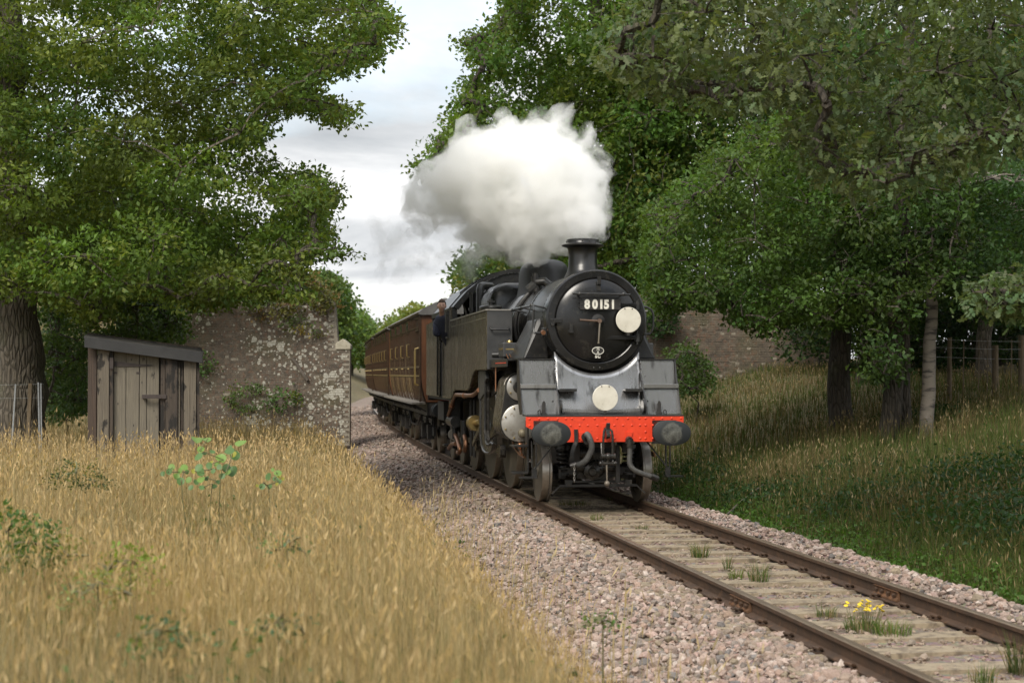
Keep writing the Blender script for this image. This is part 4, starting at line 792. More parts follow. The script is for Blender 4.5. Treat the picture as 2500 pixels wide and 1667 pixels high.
def make_coach(s0, label, nwin):
    x, y, _, t = trk(s0); x2, y2, _, _ = trk(s0+CL); rz = math.atan2(-(x2-x), y2-y)
    c = thing('railway_coach', label, 'coach', (float(x), float(y), 0), rz, 'varnished coaches behind the locomotive')
    b = MB(); b.prism(csec(), 'y', 0, CL); b.build('body', teak, c, 30)
    e = MB(); e.prism([(a*.985, z+(.02 if z < 2 else -.02)) for a, z in csec()], 'y', -.018, 0); e.prism([(a*.985, z) for a, z in [(-1.34, 3.28)] + ROOF[2:-2] + [(1.34, 3.28)]], 'y', -.018, .0); e.build('end_panel', teak_end, c, 30)
    for sg in (-1, 1):
        q = MB(); arch = [(sg*.78+px, z) for px, z in [(-.34, 1.40), (-.34, 3.02), (-.27, 3.18), (-.1, 3.24), (.1, 3.24), (.27, 3.18), (.34, 3.02), (.34, 1.40)]]
        for a_, b_ in zip(arch, arch[1:]+arch[:1]): q.bar((a_[0], -.028, a_[1]), (b_[0], -.028, b_[1]), .035, .05, up=(0, 1, 0))
        q.build('end_moulding', teak_end, c, None)
        q = MB(); q.prism([(sg*.78+px, z) for px, z in [(-.29, 2.05), (-.29, 3.0), (-.24, 3.10), (.24, 3.10), (.29, 3.0), (.29, 2.05)]], 'y', -.03, -.02); q.build('end_window', glass, c, None)
    q = MB(); q.bx(-1.385, -1.34, -.03, .05, 1.24, 3.28); q.bx(1.34, 1.385, -.03, .05, 1.24, 3.28); q.build('corner_pillar', dark_teak, c, None)
    r = MB(); r.prism(ROOF + [(1.36, 3.27), (-1.36, 3.27)], 'y', -.10, CL+.08); r.build('roof', roof_grey, c, 40)
    g_ = MB(); g_.bar((-1.40, -.09, 3.31), (-1.40, CL+.07, 3.31), .05, .045); g_.build('cornice', dark_teak, c, None)
    for yy in np.arange(1.2, CL, 2.2):
        v_ = MB(); v_.lathe([(.05, 3.68), (.05, 3.74), (.11, 3.75), (.11, 3.80), (.03, 3.84), (.001, 3.84)], (-.45, float(yy), 0), n=14); v_.build('roof_ventilator', roof_grey, c)
    for z, w in ((2.055, .045), (1.845, .04), (2.985, .03)):
        xx = float(np.interp(z, [1.22, 1.36, 1.55, 1.75, 2.0, 3.24], [1.24, 1.285, 1.33, 1.355, 1.37, 1.37])); h = MB(); h.bar((-xx-.008, .04, z), (-xx-.008, CL, z), .022, w); h.build('waist_moulding', dark_teak if z != 1.845 else brass, c, None)
    # guard's end then compartments
    ys = []
    yy = .10
    while yy < nwin*.28 + .05: ys.append(yy); yy += .28
    y0 = ys[-1] if ys else .3
    g1 = pane_mesh(.95, 2.92, 3.2) if nwin else None
    if nwin:
        inst('window', g1, c, (-1.374, .62, 0)); inst('window_frame', frame_mesh(.95, 2.92, 3.2), c, (-1.374, .62, 0))
        for q in ys: inst('beading', stripm, c, (0, q, 0))
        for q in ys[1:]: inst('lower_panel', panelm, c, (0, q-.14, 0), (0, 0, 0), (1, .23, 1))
        for q in (.34, .58): o = inst('grab_handle', grabm, c, (-1.375, q, 1.62), (0, 0, 0), (1, 1, 1.38))
    ncomp = max(1, int((CL - y0 - .1)/1.80)); pitch = (CL - .12 - y0)/ncomp
    for i in range(ncomp):
        yc = y0 + pitch*(i+.5)
        inst('window', pan, c, (-1.374, yc, 0)); inst('window_frame', frm, c, (-1.374, yc, 0)); inst('door_ventilator', bonm, c, (-1.37, yc, 0)); inst('toplight', tp, c, (-1.418, yc, 0))
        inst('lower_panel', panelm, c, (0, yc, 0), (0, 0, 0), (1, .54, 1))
        for sg in (-1, 1):
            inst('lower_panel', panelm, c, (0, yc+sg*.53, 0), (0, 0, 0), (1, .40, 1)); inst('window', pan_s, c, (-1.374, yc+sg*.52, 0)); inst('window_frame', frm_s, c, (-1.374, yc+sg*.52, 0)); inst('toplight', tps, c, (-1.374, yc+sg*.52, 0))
            inst('beading', stripm, c, (0, yc+sg*.30, 0)); inst('beading', stripm, c, (0, yc+sg*.76, 0))
        for z in (1.42, 1.70, 2.15): inst('door_hinge', hingm, c, (-float(np.interp(z, [1.22, 1.36, 1.55, 1.75, 2.0], [1.24, 1.285, 1.33, 1.355, 1.37])), yc+.30, z))
        inst('door_handle', handm, c, (-1.37, yc-.24, 2.02)); inst('grab_handle', grabm, c, (-1.375, yc-.38, 2.32), (0, 0, 0), (1, 1, .5))
    f = MB(); f.bx(-1.56, -1.24, .02, CL-.05, 1.185, 1.225); f.build('footboard', plank, c, None)
    for q in np.arange(.3, CL, 1.5):
        h = MB(); h.bar((-1.50, float(q), 1.18), (-1.15, float(q), .98), .04, .03); h.build('footboard_bracket', black_matt, c, None)
    s = MB(); s.bx(-1.20, -1.14, 0, CL, .92, 1.22); s.bx(1.14, 1.20, 0, CL, .92, 1.22); s.bx(-1.2, 1.2, 0, .06, .92, 1.22); s.bx(-1.1, 1.1, .06, CL, 1.05, 1.20); s.build('underframe', black_matt, c, None)
    tr = MB()
    for sg in (-1, 1): tr.tube([(sg*1.05, 3.4, .95), (sg*1.05, 4.6, .55), (sg*1.05, CL-4.6, .55), (sg*1.05, CL-3.4, .95)], .025, 6)
    tr.bx(-.8, .3, 4.4, 5.6, .45, .95); tr.cyl((-.7, 6.2, .75), (-.7, 7.6, .75), .2, 12); tr.build('truss_rod', black_matt, c, None)
    for q in (1.1, 2.75, CL-2.75, CL-1.1):
        inst('axlebox', axm, c, (0, q, 0)); o = MB(); o.cyl((-.7, q, .457), (.7, q, .457), .07, 10); o.build('axle', black_matt, c)
        for sg in (-1, 1):
            w = inst('wheel', wm, c, (sg*.755, q, .457), (q, 0, 0) if sg < 0 else (q, 0, math.pi)); inst('tyre', tm, w)
    bo = MB(); bo.bx(-1.0, -.94, .5, 3.3, .42, .62); bo.bx(-1.0, -.94, CL-3.3, CL-.5, .42, .62); bo.build('bogie_frame', black_matt, c, None)
    for sg in (-1, 1):
        o = inst('buffer', bsm, c, (sg*.87, -.45, 1.055)); inst('buffer_head', bhm, o)
    return c
make_coach(13.05, 'first varnished coach, coupled to the locomotive, its orange-brown end showing', 9)
make_coach(25.25, 'second varnished coach of the train, in the middle of three', 0)
make_coach(37.45, 'third varnished coach, farthest from the locomotive', 0)

# ================================================================ old bridge abutments
k = NT('lichened_brick'); w = k.n.new('ShaderNodeNewGeometry').outputs['Position']; mp = k.node('ShaderNodeMapping', Vector=w, Scale=(1, 1, 1)).outputs[0]
oi = k.node('ShaderNodeObjectInfo').outputs['Random']; n1 = k.noise(mp, 5.5, 6, .65); n2 = k.noise(mp, .8, 4, .6); n3 = k.noise(mp, 24, 5, .7)
c = k.mix(k.ramp(n1, [(.35, 0.), (.65, 1.)]), (.135, .108, .080), (.066, .054, .043)); c = k.mix(k.ramp(k.noise(mp, 9, 3, .5), [(.52, 0.), (.62, .6)]), c, (.15, .085, .055)); c = k.mix(k.ramp(n2, [(.5, 0.), (.7, .45)]), c, (.085, .085, .035))
sp = k.node('ShaderNodeSeparateXYZ', Vector=w)
dens = k.math('ADD', k.ramp(n2, [(.38, .15), (.64, 1.0)]), k.ramp(k.math('MULTIPLY', k.math('ADD', sp.outputs['X'], 9.5), .25), [(.1, 0.), (.95, .8)]))
dens = k.math('SUBTRACT', dens, k.math('MULTIPLY', k.ramp(k.math('MULTIPLY', sp.outputs['X'], .1), [(.0, 0.), (.1, 1.)]), 1.5))
spots = None
wv = k.node('ShaderNodeVectorMath', _operation='ADD'); k.put(wv.inputs[0], mp); sv = k.node('ShaderNodeVectorMath', _operation='SCALE'); k.put(sv.inputs[0], k.node('ShaderNodeTexNoise', Vector=mp, Scale=16., Detail=4.).outputs['Color']); sv.inputs['Scale'].default_value = .07; k.put(wv.inputs[1], sv.outputs[0])
for sc_, rr in ((3.2, .34), (6.5, .42), (12., .45)):
    vo = k.node('ShaderNodeTexVoronoi', _feature='F1', Vector=wv.outputs[0], Scale=sc_); rnd = k.node('ShaderNodeSeparateColor', Color=vo.outputs['Color'])
    rad = k.math('MULTIPLY', k.math('MULTIPLY', k.math('SUBTRACT', rnd.outputs[0], .42), rr*1.75), k.math('MULTIPLY', dens, 1.0)); s_ = k.math('GREATER_THAN', rad, vo.outputs['Distance']); spots = s_ if spots is None else k.math('MAXIMUM', spots, s_)
lich = k.mix(n3, (.30, .285, .23), (.50, .485, .42)); c = k.mix(k.math('MULTIPLY', spots, k.ramp(n3, [(.25, .35), (.5, .95)])), c, lich)
k.bsdf(Base__Color=c, Roughness=.93, Normal=k.bump(n3, .5, .012)); brick_mat = k.m
mortar = M('old_lime_mortar', (.26, .23, .18), (.17, .15, .118), .95, .05, scale=9, coord='World', bump=.4, bscale=50)
lime = M('pale_cap_stone', (.40, .365, .285), (.29, .265, .20), .9, .1, scale=6, coord='World', bump=.6, bscale=18, c3=(.20, .185, .13))
bm1 = {}
for L_ in (.2155, .103): q = MB(); q.bx(-L_/2, L_/2, -.05, .05, -.0325, .0325); bm1[L_] = q.mesh('brick', brick_mat, None)
def brick_wall(label, x0, x1, Y, zb, ztop, front_px, thick=.42):
    """ztop(x) gives the wall head; bricks sit 12 mm proud of the mortar core"""
    wl_ = thing('brick_abutment', label, 'brick wall', ((x0+x1)/2, Y, zb)); cx = (x0+x1)/2
    xs = np.linspace(x0, x1, 60); prof = [(x-cx, 0) for x in (x0, x1)] + [(float(x)-cx, ztop(float(x))-zb-.01) for x in xs[::-1]]
    core = MB(); core.prism(prof, 'y', .012, thick); core.build('wall_core', mortar, wl_, None)
    rows = int((max(ztop(x) for x in xs)-zb)/.075); B = []
    for r in range(rows):
        L_ = .2155 if r % 2 == 0 else .103; st = L_+.010; off = 0 if r % 2 == 0 else .05; z = zb+.0375+r*.075
        for x in np.arange(x0+L_/2+off, x1-L_/2+.02, st):
            if z+.03 > min(ztop(x-L_/2), ztop(x+L_/2)): continue
            if rng.random() < .012: continue
            B.append((float(x), z, L_, float(rng.normal(0, .005))))
    B.sort(key=lambda b: front_px(b[0], b[1])); V = []; T = []; F6 = np.array([(0, 1, 3, 2), (4, 6, 7, 5), (0, 4, 5, 1), (2, 3, 7, 6), (0, 2, 6, 4), (1, 5, 7, 3)])
    for i, (x, z, L_, d) in enumerate(B):
        j = rng.normal(0, .0025, 2)
        if i < 300: inst('brick', bm1[L_], wl_, (x-cx+float(j[0]), .05+d, z-zb+float(j[1])), (0, float(rng.normal(0, .006)), float(rng.normal(0, .012))))
        else:
            h = L_/2; o = len(V); V += [(x-cx+a*h, .05+d+b*.05, z-zb+c_*.0325) for a in (-1, 1) for b in (-1, 1) for c_ in (-1, 1)]; T.append(F6+o)
    if T: np_obj('brickwork', V, np.concatenate(T), brick_mat, wl_, kind='stuff')
    return wl_
YW = 46.0
def ltop(x): return 2.62 if x > -5.30 else 4.07 + .05*math.sin(x*3) - .10*max(0, -8-x)
lw = brick_wall('lichen spotted brick bridge abutment with a pale cap stone, left of the train', -11.6, -4.87, YW, -.25, ltop, lambda x, z: abs(x+6.2)*.8+abs(z-1.6))
q = MB(); q.add([(a, b, c_) for b in (-.03, .45) for a, c_ in ((-5.30, 2.62), (-4.84, 2.62), (-4.84, 2.76), (-4.99, 2.89), (-5.08, 2.95), (-5.30, 2.80))], [(0, 1, 2, 3, 4, 5), (11, 10, 9, 8, 7, 6)] + [(i, (i+1) % 6, 6+(i+1) % 6, 6+i) for i in range(6)])
q.v = [(x - (-11.6-4.87)/2, y, z+.25) for x, y, z in q.v]; q.build('cap_stone', lime, lw, None, bevel=.03)
q = MB(); q.bx(-5.40, -5.30, -.02, .9, 2.62, 4.02); q.v = [(x - (-11.6-4.87)/2, y, z+.25) for x, y, z in q.v]
rw = brick_wall('dark brick bridge abutment under hanging oak leaves, right of the locomotive', 3.2, 9.6, YW+.3, .3, lambda x: 4.3 + .04*math.sin(x*4), lambda x, z: abs(x-6.4)*.7+abs(z-2.8))
old_wood = M('weathered_wood', (.12, .10, .08), (.07, .058, .045), .85, .1, scale=6, stretch=(6, 6, 1), bump=.4, bscale=20)
s_ = MB(); a, b = at(672, 822, YW-.06), at(707, 874, YW-.06); s_.bar((0, 0, 0), b-a, .10, .08); o = s_.build('wooden_strut', old_wood, None, None, bevel=.01, loc=a); tag(o, 'weathered wooden strut leaning on the face of the lichened abutment', 'strut')

# ================================================================ sleeper-built hut
def wood(name, c1, c2, dark=(.018, .016, .014), amt=.62):
    k = NT(name); v = k.coord('Object', (16, 16, .7)); n = k.noise(v, 2.6, 6, .62); g = k.noise(k.coord('Object', (60, 60, 1.6)), 2., 4, .6)
    c = k.mix(k.ramp(n, [(.34, 0.), (.66, 1.)]), c1, c2); c = k.mix(k.ramp(g, [(.50, 0.), (.68, .6)]), c, tuple(x*.45 for x in c1))
    c = k.mix(k.ramp(k.noise(k.coord('World', (3.2, 1, 1.3)), 2.4, 5, .6), [(amt, 0.), (amt+.06, .92)]), c, dark)
    kn = k.voro(k.coord('World', (6, 1, 2.2)), 1.7); c = k.mix(k.ramp(kn, [(.05, .9), (.09, 0.)]), c, dark)
    k.bsdf(Base__Color=c, Roughness=.88, Normal=k.bump(k.math('ADD', g, n), .5, .012)); return k.m
w_pale = wood('pale_weathered_boards', (.18, .15, .11), (.115, .098, .076), amt=.57)
w_door = wood('grey_door_boards', (.20, .175, .13), (.14, .122, .095), amt=.64)
w_dark = wood('tarred_sleeper', (.085, .065, .048), (.05, .04, .033), amt=.50)
w_brown = wood('brown_post', (.085, .058, .042), (.06, .045, .035), amt=.7)
felt = M('dark_grey_fascia', (.040, .039, .038), (.028, .028, .028), .7, .1, scale=5, bump=.2, bscale=40)
felt2 = M('roofing_felt', (.030, .027, .024), (.05, .044, .037), .95, .05, scale=8, bump=.6, bscale=30)
iron = M('old_ironwork', (.075, .058, .05), (.055, .045, .042), .7, .1, .3, scale=12, bump=.2)
YS = 23.0; hut = thing('sleeper_hut', 'small hut of old upright sleepers with a slate-grey lean-to roof', 'hut', (-5.52, YS, .34), R(13)); HX, HZ = -5.52, .34
def hx(p): return -6.33 + (p-115)*.001094 - HX
def top(x): return np.interp(x, [-.82, .84], [2.33, 2.10]) - HZ        # under the fascia
prng = random.Random(3)
for nm, p0, p1, mt, yo in (('corner_post', 112, 228, w_brown, .03), ('sleeper_plank', 238, 392, w_pale, -.03), ('sleeper_plank', 396, 448, w_dark, -.01), ('sleeper_plank', 1078, 1140, w_dark, .0), ('sleeper_plank', 1143, 1305, w_dark, -.04), ('batten', 1312, 1343, w_pale, -.01),
                       ('sleeper_plank', 1350, 1385, w_dark, .01), ('sleeper_plank', 1388, 1470, w_pale, -.03), ('sleeper_plank', 1473, 1556, w_pale, -.025), ('corner_post', 1560, 1602, w_dark, .0)):
    x0, x1 = hx(p0), hx(p1); q = MB(); lean = prng.uniform(-.004, .004)
    q.add([(x0, yo, -.1), (x1, yo, -.1), (x1+lean, yo, top(x1)+.05), (x0+lean, yo, top(x0)+.05), (x0, yo+.11, -.1), (x1, yo+.11, -.1), (x1+lean, yo+.11, top(x1)+.05), (x0+lean, yo+.11, top(x0)+.05)], [(0, 1, 2, 3), (4, 7, 6, 5), (0, 4, 5, 1), (3, 2, 6, 7), (0, 3, 7, 4), (1, 5, 6, 2)])
    q.build(nm, mt, hut, None, bevel=.006)
q = MB(); q.bx(hx(440), hx(1080), .10, .12, -.1, 1.95); dr = q.build('door', w_dark, hut, None)
for p0, p1 in ((452, 612), (618, 788), (797, 886), (893, 1054)):
    x0, x1 = hx(p0), hx(p1); q = MB(); q.add([(x0, .05, -.08), (x1, .05, -.08), (x1, .05, top(x1)-.03), (x0, .05, top(x0)-.03), (x0, .09, -.08), (x1, .09, -.08), (x1, .09, top(x1)-.03), (x0, .09, top(x0)-.03)], [(0, 1, 2, 3), (4, 7, 6, 5), (0, 4, 5, 1), (3, 2, 6, 7), (0, 3, 7, 4), (1, 5, 6, 2)]); q.build('door_board', w_door, dr, None, bevel=.004)
q = MB(); q.prism([(hx(395), 1.72), (hx(395), 1.79-.02+.0), (hx(460), 1.735), (hx(640), 1.712), (hx(965), 1.675), (hx(965), 1.655), (hx(640), 1.66), (hx(460), 1.665), (hx(395), 1.60)], 'y', -.048, -.038) if False else q.prism([(hx(455), 1.745), (hx(780), 1.70), (hx(965), 1.69), (hx(965), 1.674), (hx(780), 1.665), (hx(455), 1.665)], 'y', .035, .046); q.bx(hx(398), hx(446), -.045, -.034, 1.63, 1.80); q.build('strap_hinge', iron, dr, None)
q = MB(); q.bx(hx(830), hx(1155), -.058, -.044, 1.185, 1.245); q.bx(hx(830), hx(870), -.046, .05, 1.19, 1.24); q.build('latch_bar', iron, dr, None, bevel=.003)
for p, z in ((475, 1.57), (775, 1.57)): q = MB(); q.bx(hx(p-24), hx(p+20), .042, .05, z-.015, z+.015); q.build('iron_bracket', iron, dr, None)
for xx, nm in ((hx(115), 'side_wall'), (hx(1600)-.06, 'side_wall')):
    for i in range(6): q = MB(); q.bx(xx, xx+.06, .12+i*.22, .12+i*.22+.21, -.1, float(top(xx))+.06); q.build('side_plank', w_dark, hut, None)
q = MB(); q.bx(hx(115), hx(1600), 1.42, 1.46, -.1, 1.85); q.build('back_wall', w_dark, hut, None)
zl, zr = 2.285-HZ, 2.055-HZ; xl, xr = -.86, .86
q = MB(); q.add([(xl, -.14, zl-.0), (xr, -.14, zr), (xr, -.14, zr+.165), (xl, -.14, zl+.165), (xl, -.10, zl), (xr, -.10, zr), (xr, -.10, zr+.165), (xl, -.10, zl+.165)], [(0, 1, 2, 3), (4, 7, 6, 5), (0, 4, 5, 1), (3, 2, 6, 7), (0, 3, 7, 4), (1, 5, 6, 2)]); q.build('fascia_board', felt, hut, None, bevel=.006)
q = MB(); n = 14; rings = []
for yy, dz in ((-.13, .170), (.05, .178), (.5, .205), (1.0, .225), (1.5, .235)):
    rings.append([(xl-.01+(xr-xl+.02)*i/n, yy, zl+(zr-zl)*i/n+dz+.010*math.sin(i*2.3+yy*5)) for i in range(n+1)])
q.loft(rings, closed=False, caps=False); o = q.build('roof_felt', felt2, hut, 60); m_ = o.modifiers.new('thick', 'SOLIDIFY'); m_.thickness = .03; m_.offset = -1
q = MB(); q.add([(xl-.03, 1.46, zl+.14), (xr+.03, 1.46, zr+.14), (xr+.03, 1.46, zr+.262), (xl-.03, 1.46, zl+.262), (xl-.03, 1.5, zl+.14), (xr+.03, 1.5, zr+.14), (xr+.03, 1.5, zr+.262), (xl-.03, 1.5, zl+.262)], [(0, 1, 2, 3), (4, 7, 6, 5), (0, 4, 5, 1), (3, 2, 6, 7), (0, 3, 7, 4), (1, 5, 6, 2)]); q.build('rear_roof_board', w_dark, hut, None)

# ================================================================ fences
galv = M('galvanised_stake', (.36, .37, .37), (.26, .27, .27), .5, .1, .5, scale=30)
post_w = M('fence_post_wood', (.17, .125, .075), (.11, .085, .055), .85, .1, scale=7, stretch=(5, 5, .8), bump=.3)
def gz(x, y): return float(ground_z(x, y))
f = thing('stake_fence', 'low wire fence with thin galvanised stakes beside the big oak trunk', 'fence', (at(60, 960, 24.6).x, 24.6, .4))
ox, oy = f.location.x, f.location.y
for px, tpx, py, mt, w in ((24, 36, 882, galv, .012), (93, 88, 878, galv, .012), (97, 94, 880, galv, .010), (62, 70, 880, post_w, .03)):
    t = at(tpx, py, 24.6); b = at(px, 985, 24.6); q = MB(); q.bar((b.x-ox, 0, -.1), (t.x-ox, 0, t.z-.4), w*2, w*1.4, up=(0, 1, 0)); q.build('stake', mt, f, None)
for py in (884, 915):
    q = MB(); a, b = at(-10, py, 24.6), at(100, py-2, 24.6); q.tube([(a.x-ox, .01, a.z-.4), (b.x-ox, .01, b.z-.4)], .0025, 4); q.build('wire', galv, f)
YF = 31.0; f = thing('post_and_wire_fence', 'post and wire fence at the dark edge of the wood', 'fence', (9.5, YF, 1.6))
for px, p0, w in ((2180, 775, .045), (2285, 793, .062), (2345, 770, .060), (2395, 780, .055)):
    t = at(px, p0, YF); zb = gz(t.x, YF)-.1; q = MB(); q.tube([(t.x-9.5, 0, zb-1.6), (t.x-9.5+.01, 0, t.z-1.6)], [w*1.05, w], 10); q.build('fence_post', post_w, f)
for py in (782, 800, 822):
    q = MB(); a, b = at(2110, py-4, YF), at(2420, py+3, YF); q.tube([(a.x-9.5, -.05, a.z-1.6), ((a.x+b.x)/2-9.5, -.05, (a.z+b.z)/2-1.62), (b.x-9.5, -.05, b.z-1.6)], .004, 4); q.build('wire', galv, f)
for px in (2210, 2245, 2265, 2320):
    q = MB(); a = at(px, 780, YF); q.tube([(a.x-9.5, -.04, gz(a.x, YF)-1.6), (a.x-9.48, -.04, a.z-1.6)], .012, 6); q.build('fence_dropper', post_w, f)

# ================================================================ trees
leafm = leaf_mat('oak_leaf', .46, .5, .28); leafm_far = leaf_mat('distant_leaf', .3, .6, .2)
def bark_mat(name, c1, c2, moss=(.07, .08, .03), st=(7, 7, 1.2)):
    k = NT(name); v = k.coord('Object', st); vo = k.voro(k.coord('Object', (st[0]*1.2, st[1]*1.2, st[2]*1.4)), 1.8, 'DISTANCE_TO_EDGE'); n = k.noise(v, 2.2, 6, .65)
    c = k.mix(n, c1, c2); c = k.mix(k.ramp(vo, [(.0, .9), (.12, 0.)]), c, tuple(x*.35 for x in c1)); c = k.mix(k.ramp(k.noise(k.coord('Object'), 1.6, 4, .6), [(.5, 0.), (.7, .6)]), c, moss)
    k.bsdf(Base__Color=c, Roughness=.95, Normal=k.bump(k.math('ADD', k.ramp(vo, [(0., 0.), (.25, 1.)]), n), .9, .04)); return k.m
bark = bark_mat('oak_bark', (.16, .135, .10), (.095, .08, .062)); bark_d = bark_mat('dark_bark', (.10, .082, .06), (.06, .05, .04))
k = NT('birch_bark'); v = k.coord('Object', (2, 2, 9)); n = k.noise(v, 1.3, 6, .6); hz = k.node('ShaderNodeSeparateXYZ', Vector=k.n.new('ShaderNodeTexCoord').outputs['Object']).outputs['Z']
c = k.mix(k.ramp(n, [(.5, 0.), (.62, 1.)]), (.19, .165, .135), (.05, .042, .038)); c = k.mix(k.ramp(k.math('ADD', k.math('MULTIPLY', hz, -.55), k.math('MULTIPLY', k.noise(k.coord('Object'), 5, 5, .6), .8)), [(.0, 0.), (.25, .95)]), c, k.mix(k.noise(k.coord('Object', (6, 6, 3)), 3, 5, .7), (.05, .045, .035), (.17, .155, .125)))
k.bsdf(Base__Color=c, Roughness=.85, Normal=k.bump(n, .5, .02)); birch_bark = k.m

LEAF_V = np.array([(0, 0, 0), (-.5, .56, .09), (.5, .56, .09), (0, 1., -.06)]); LEAF_T = np.array([(0, 2, 3), (0, 3, 1)])
_lo = [(.28, .20), (.16, .33), (.42, .47), (.20, .62), (.34, .77)]
LOBE_V = np.array([(0, 0, 0)] + [q for x, t in _lo for q in ((-x, t, .22*x), (x, t, .22*x))] + [(0, 1, -.05)]); LOBE_T = np.array([(0, 2, 1)] + [q for i in range(4) for q in ((1+2*i, 2+2*i, 4+2*i), (1+2*i, 4+2*i, 3+2*i))] + [(9, 10, 11)])
def unit(a): return a/np.maximum(np.linalg.norm(a, axis=-1, keepdims=True), 1e-9)
def leaves(P, out, size, cols, width=.62, droop=.15, up=.8, lobed=False):
    LV, LT = (LOBE_V, LOBE_T) if lobed else (LEAF_V, LEAF_T); nv = len(LV)
    n = len(P); d = unit(out*.8 + rng.normal(0, .75, (n, 3)) + np.array([0, 0, -droop])); nn = rng.normal(0, .65, (n, 3)) + np.array([0, 0, up]) + out*.35
    nn = unit(nn - d*(nn*d).sum(-1, keepdims=True)); s = np.cross(d, nn); L = size*rng.uniform(.65, 1.25, n); w = L*width*rng.uniform(.8, 1.2, n); cu = rng.uniform(-1, 2.2, n)
    V = P[:, None] + LV[None, :, 1, None]*(d*L[:, None])[:, None] + LV[None, :, 0, None]*(s*w[:, None])[:, None] + LV[None, :, 2, None]*(nn*(L*cu)[:, None])[:, None]
    return V.reshape(-1, 3), (LT[None]+(np.arange(n)*nv)[:, None, None]).reshape(-1, 3), np.repeat(cols, nv, 0)
def inpoly(x, y, poly):
    c = False; n = len(poly)
    for i in range(n):
        (x1, y1), (x2, y2) = poly[i], poly[i-1]
        if (y1 > y) != (y2 > y) and x < (x2-x1)*(y-y1)/(y2-y1)+x1: c = not c
    return c
def edged(x, y, poly):
    b = 1e9
    for i in range(len(poly)):
        (x1, y1), (x2, y2) = poly[i], poly[i-1]; L2 = (x2-x1)**2+(y2-y1)**2+1e-9; t = max(0, min(1, ((x-x1)*(x2-x1)+(y-y1)*(y2-y1))/L2)); b = min(b, math.hypot(x-x1-t*(x2-x1), y-y1-t*(y2-y1)))
    return b
GAPK = 1.42
def blobs_in(poly, Y0, Y1, gap, rmax, rmin, seed, holes=(), tries=6000, flat=.72):
    """clumps of twigs: centre, radii; their outline follows the tree's, their depth spreads over its crown"""
    r_ = random.Random(seed); xs = [p[0] for p in poly]; ys = [p[1] for p in poly]; out = []
    for _ in range(tries):
        x, y = r_.uniform(min(xs), max(xs)), r_.uniform(min(ys), max(ys))
        if not inpoly(x, y, poly): continue
        if any(((x-h[0])/h[2])**2+((y-h[1])/h[3])**2 < 1 and r_.random() < h[4] for h in holes): continue
        Y = r_.uniform(Y0, Y1); e = edged(x, y, poly); k_ = 3520/Y; r = min(rmax*r_.uniform(.75, 1.15), max(rmin, (e-2)/k_))
        if e < rmin*k_*.5: continue
        g = gap*(.9 if r < rmax*.5 else 1.)
        c = at(x, y, Y)
        if any((c-b[0]).length_squared < (GAPK*g*(r+b[1])*.5)**2 for b in out): continue
        out.append((c, r, r*flat))
    return out
def limb_mesh(mb, a, b, ra, rb, rnd, sag=.12, n=5):
    a, b = Vector(a), Vector(b); L_ = (b-a).length; off = Vector((rnd.uniform(-1, 1), rnd.uniform(-1, 1), rnd.uniform(0, 1.2)))*L_*sag; pts = []; rs_ = []
    for i in range(n+1):
        t = i/n; j = Vector((rnd.gauss(0, 1), rnd.gauss(0, 1), rnd.gauss(0, 1)))*L_*.02*(0 < i < n); pts.append(a.lerp(b, t) + off*(4*t*(1-t)) + j); rs_.append(ra + (rb-ra)*t)
    mb.tube(pts, rs_, 3 if ra < .03 else 5 if ra < .06 else 8, caps=ra > .03); return pts
def r_big(b): return b[1] > .35
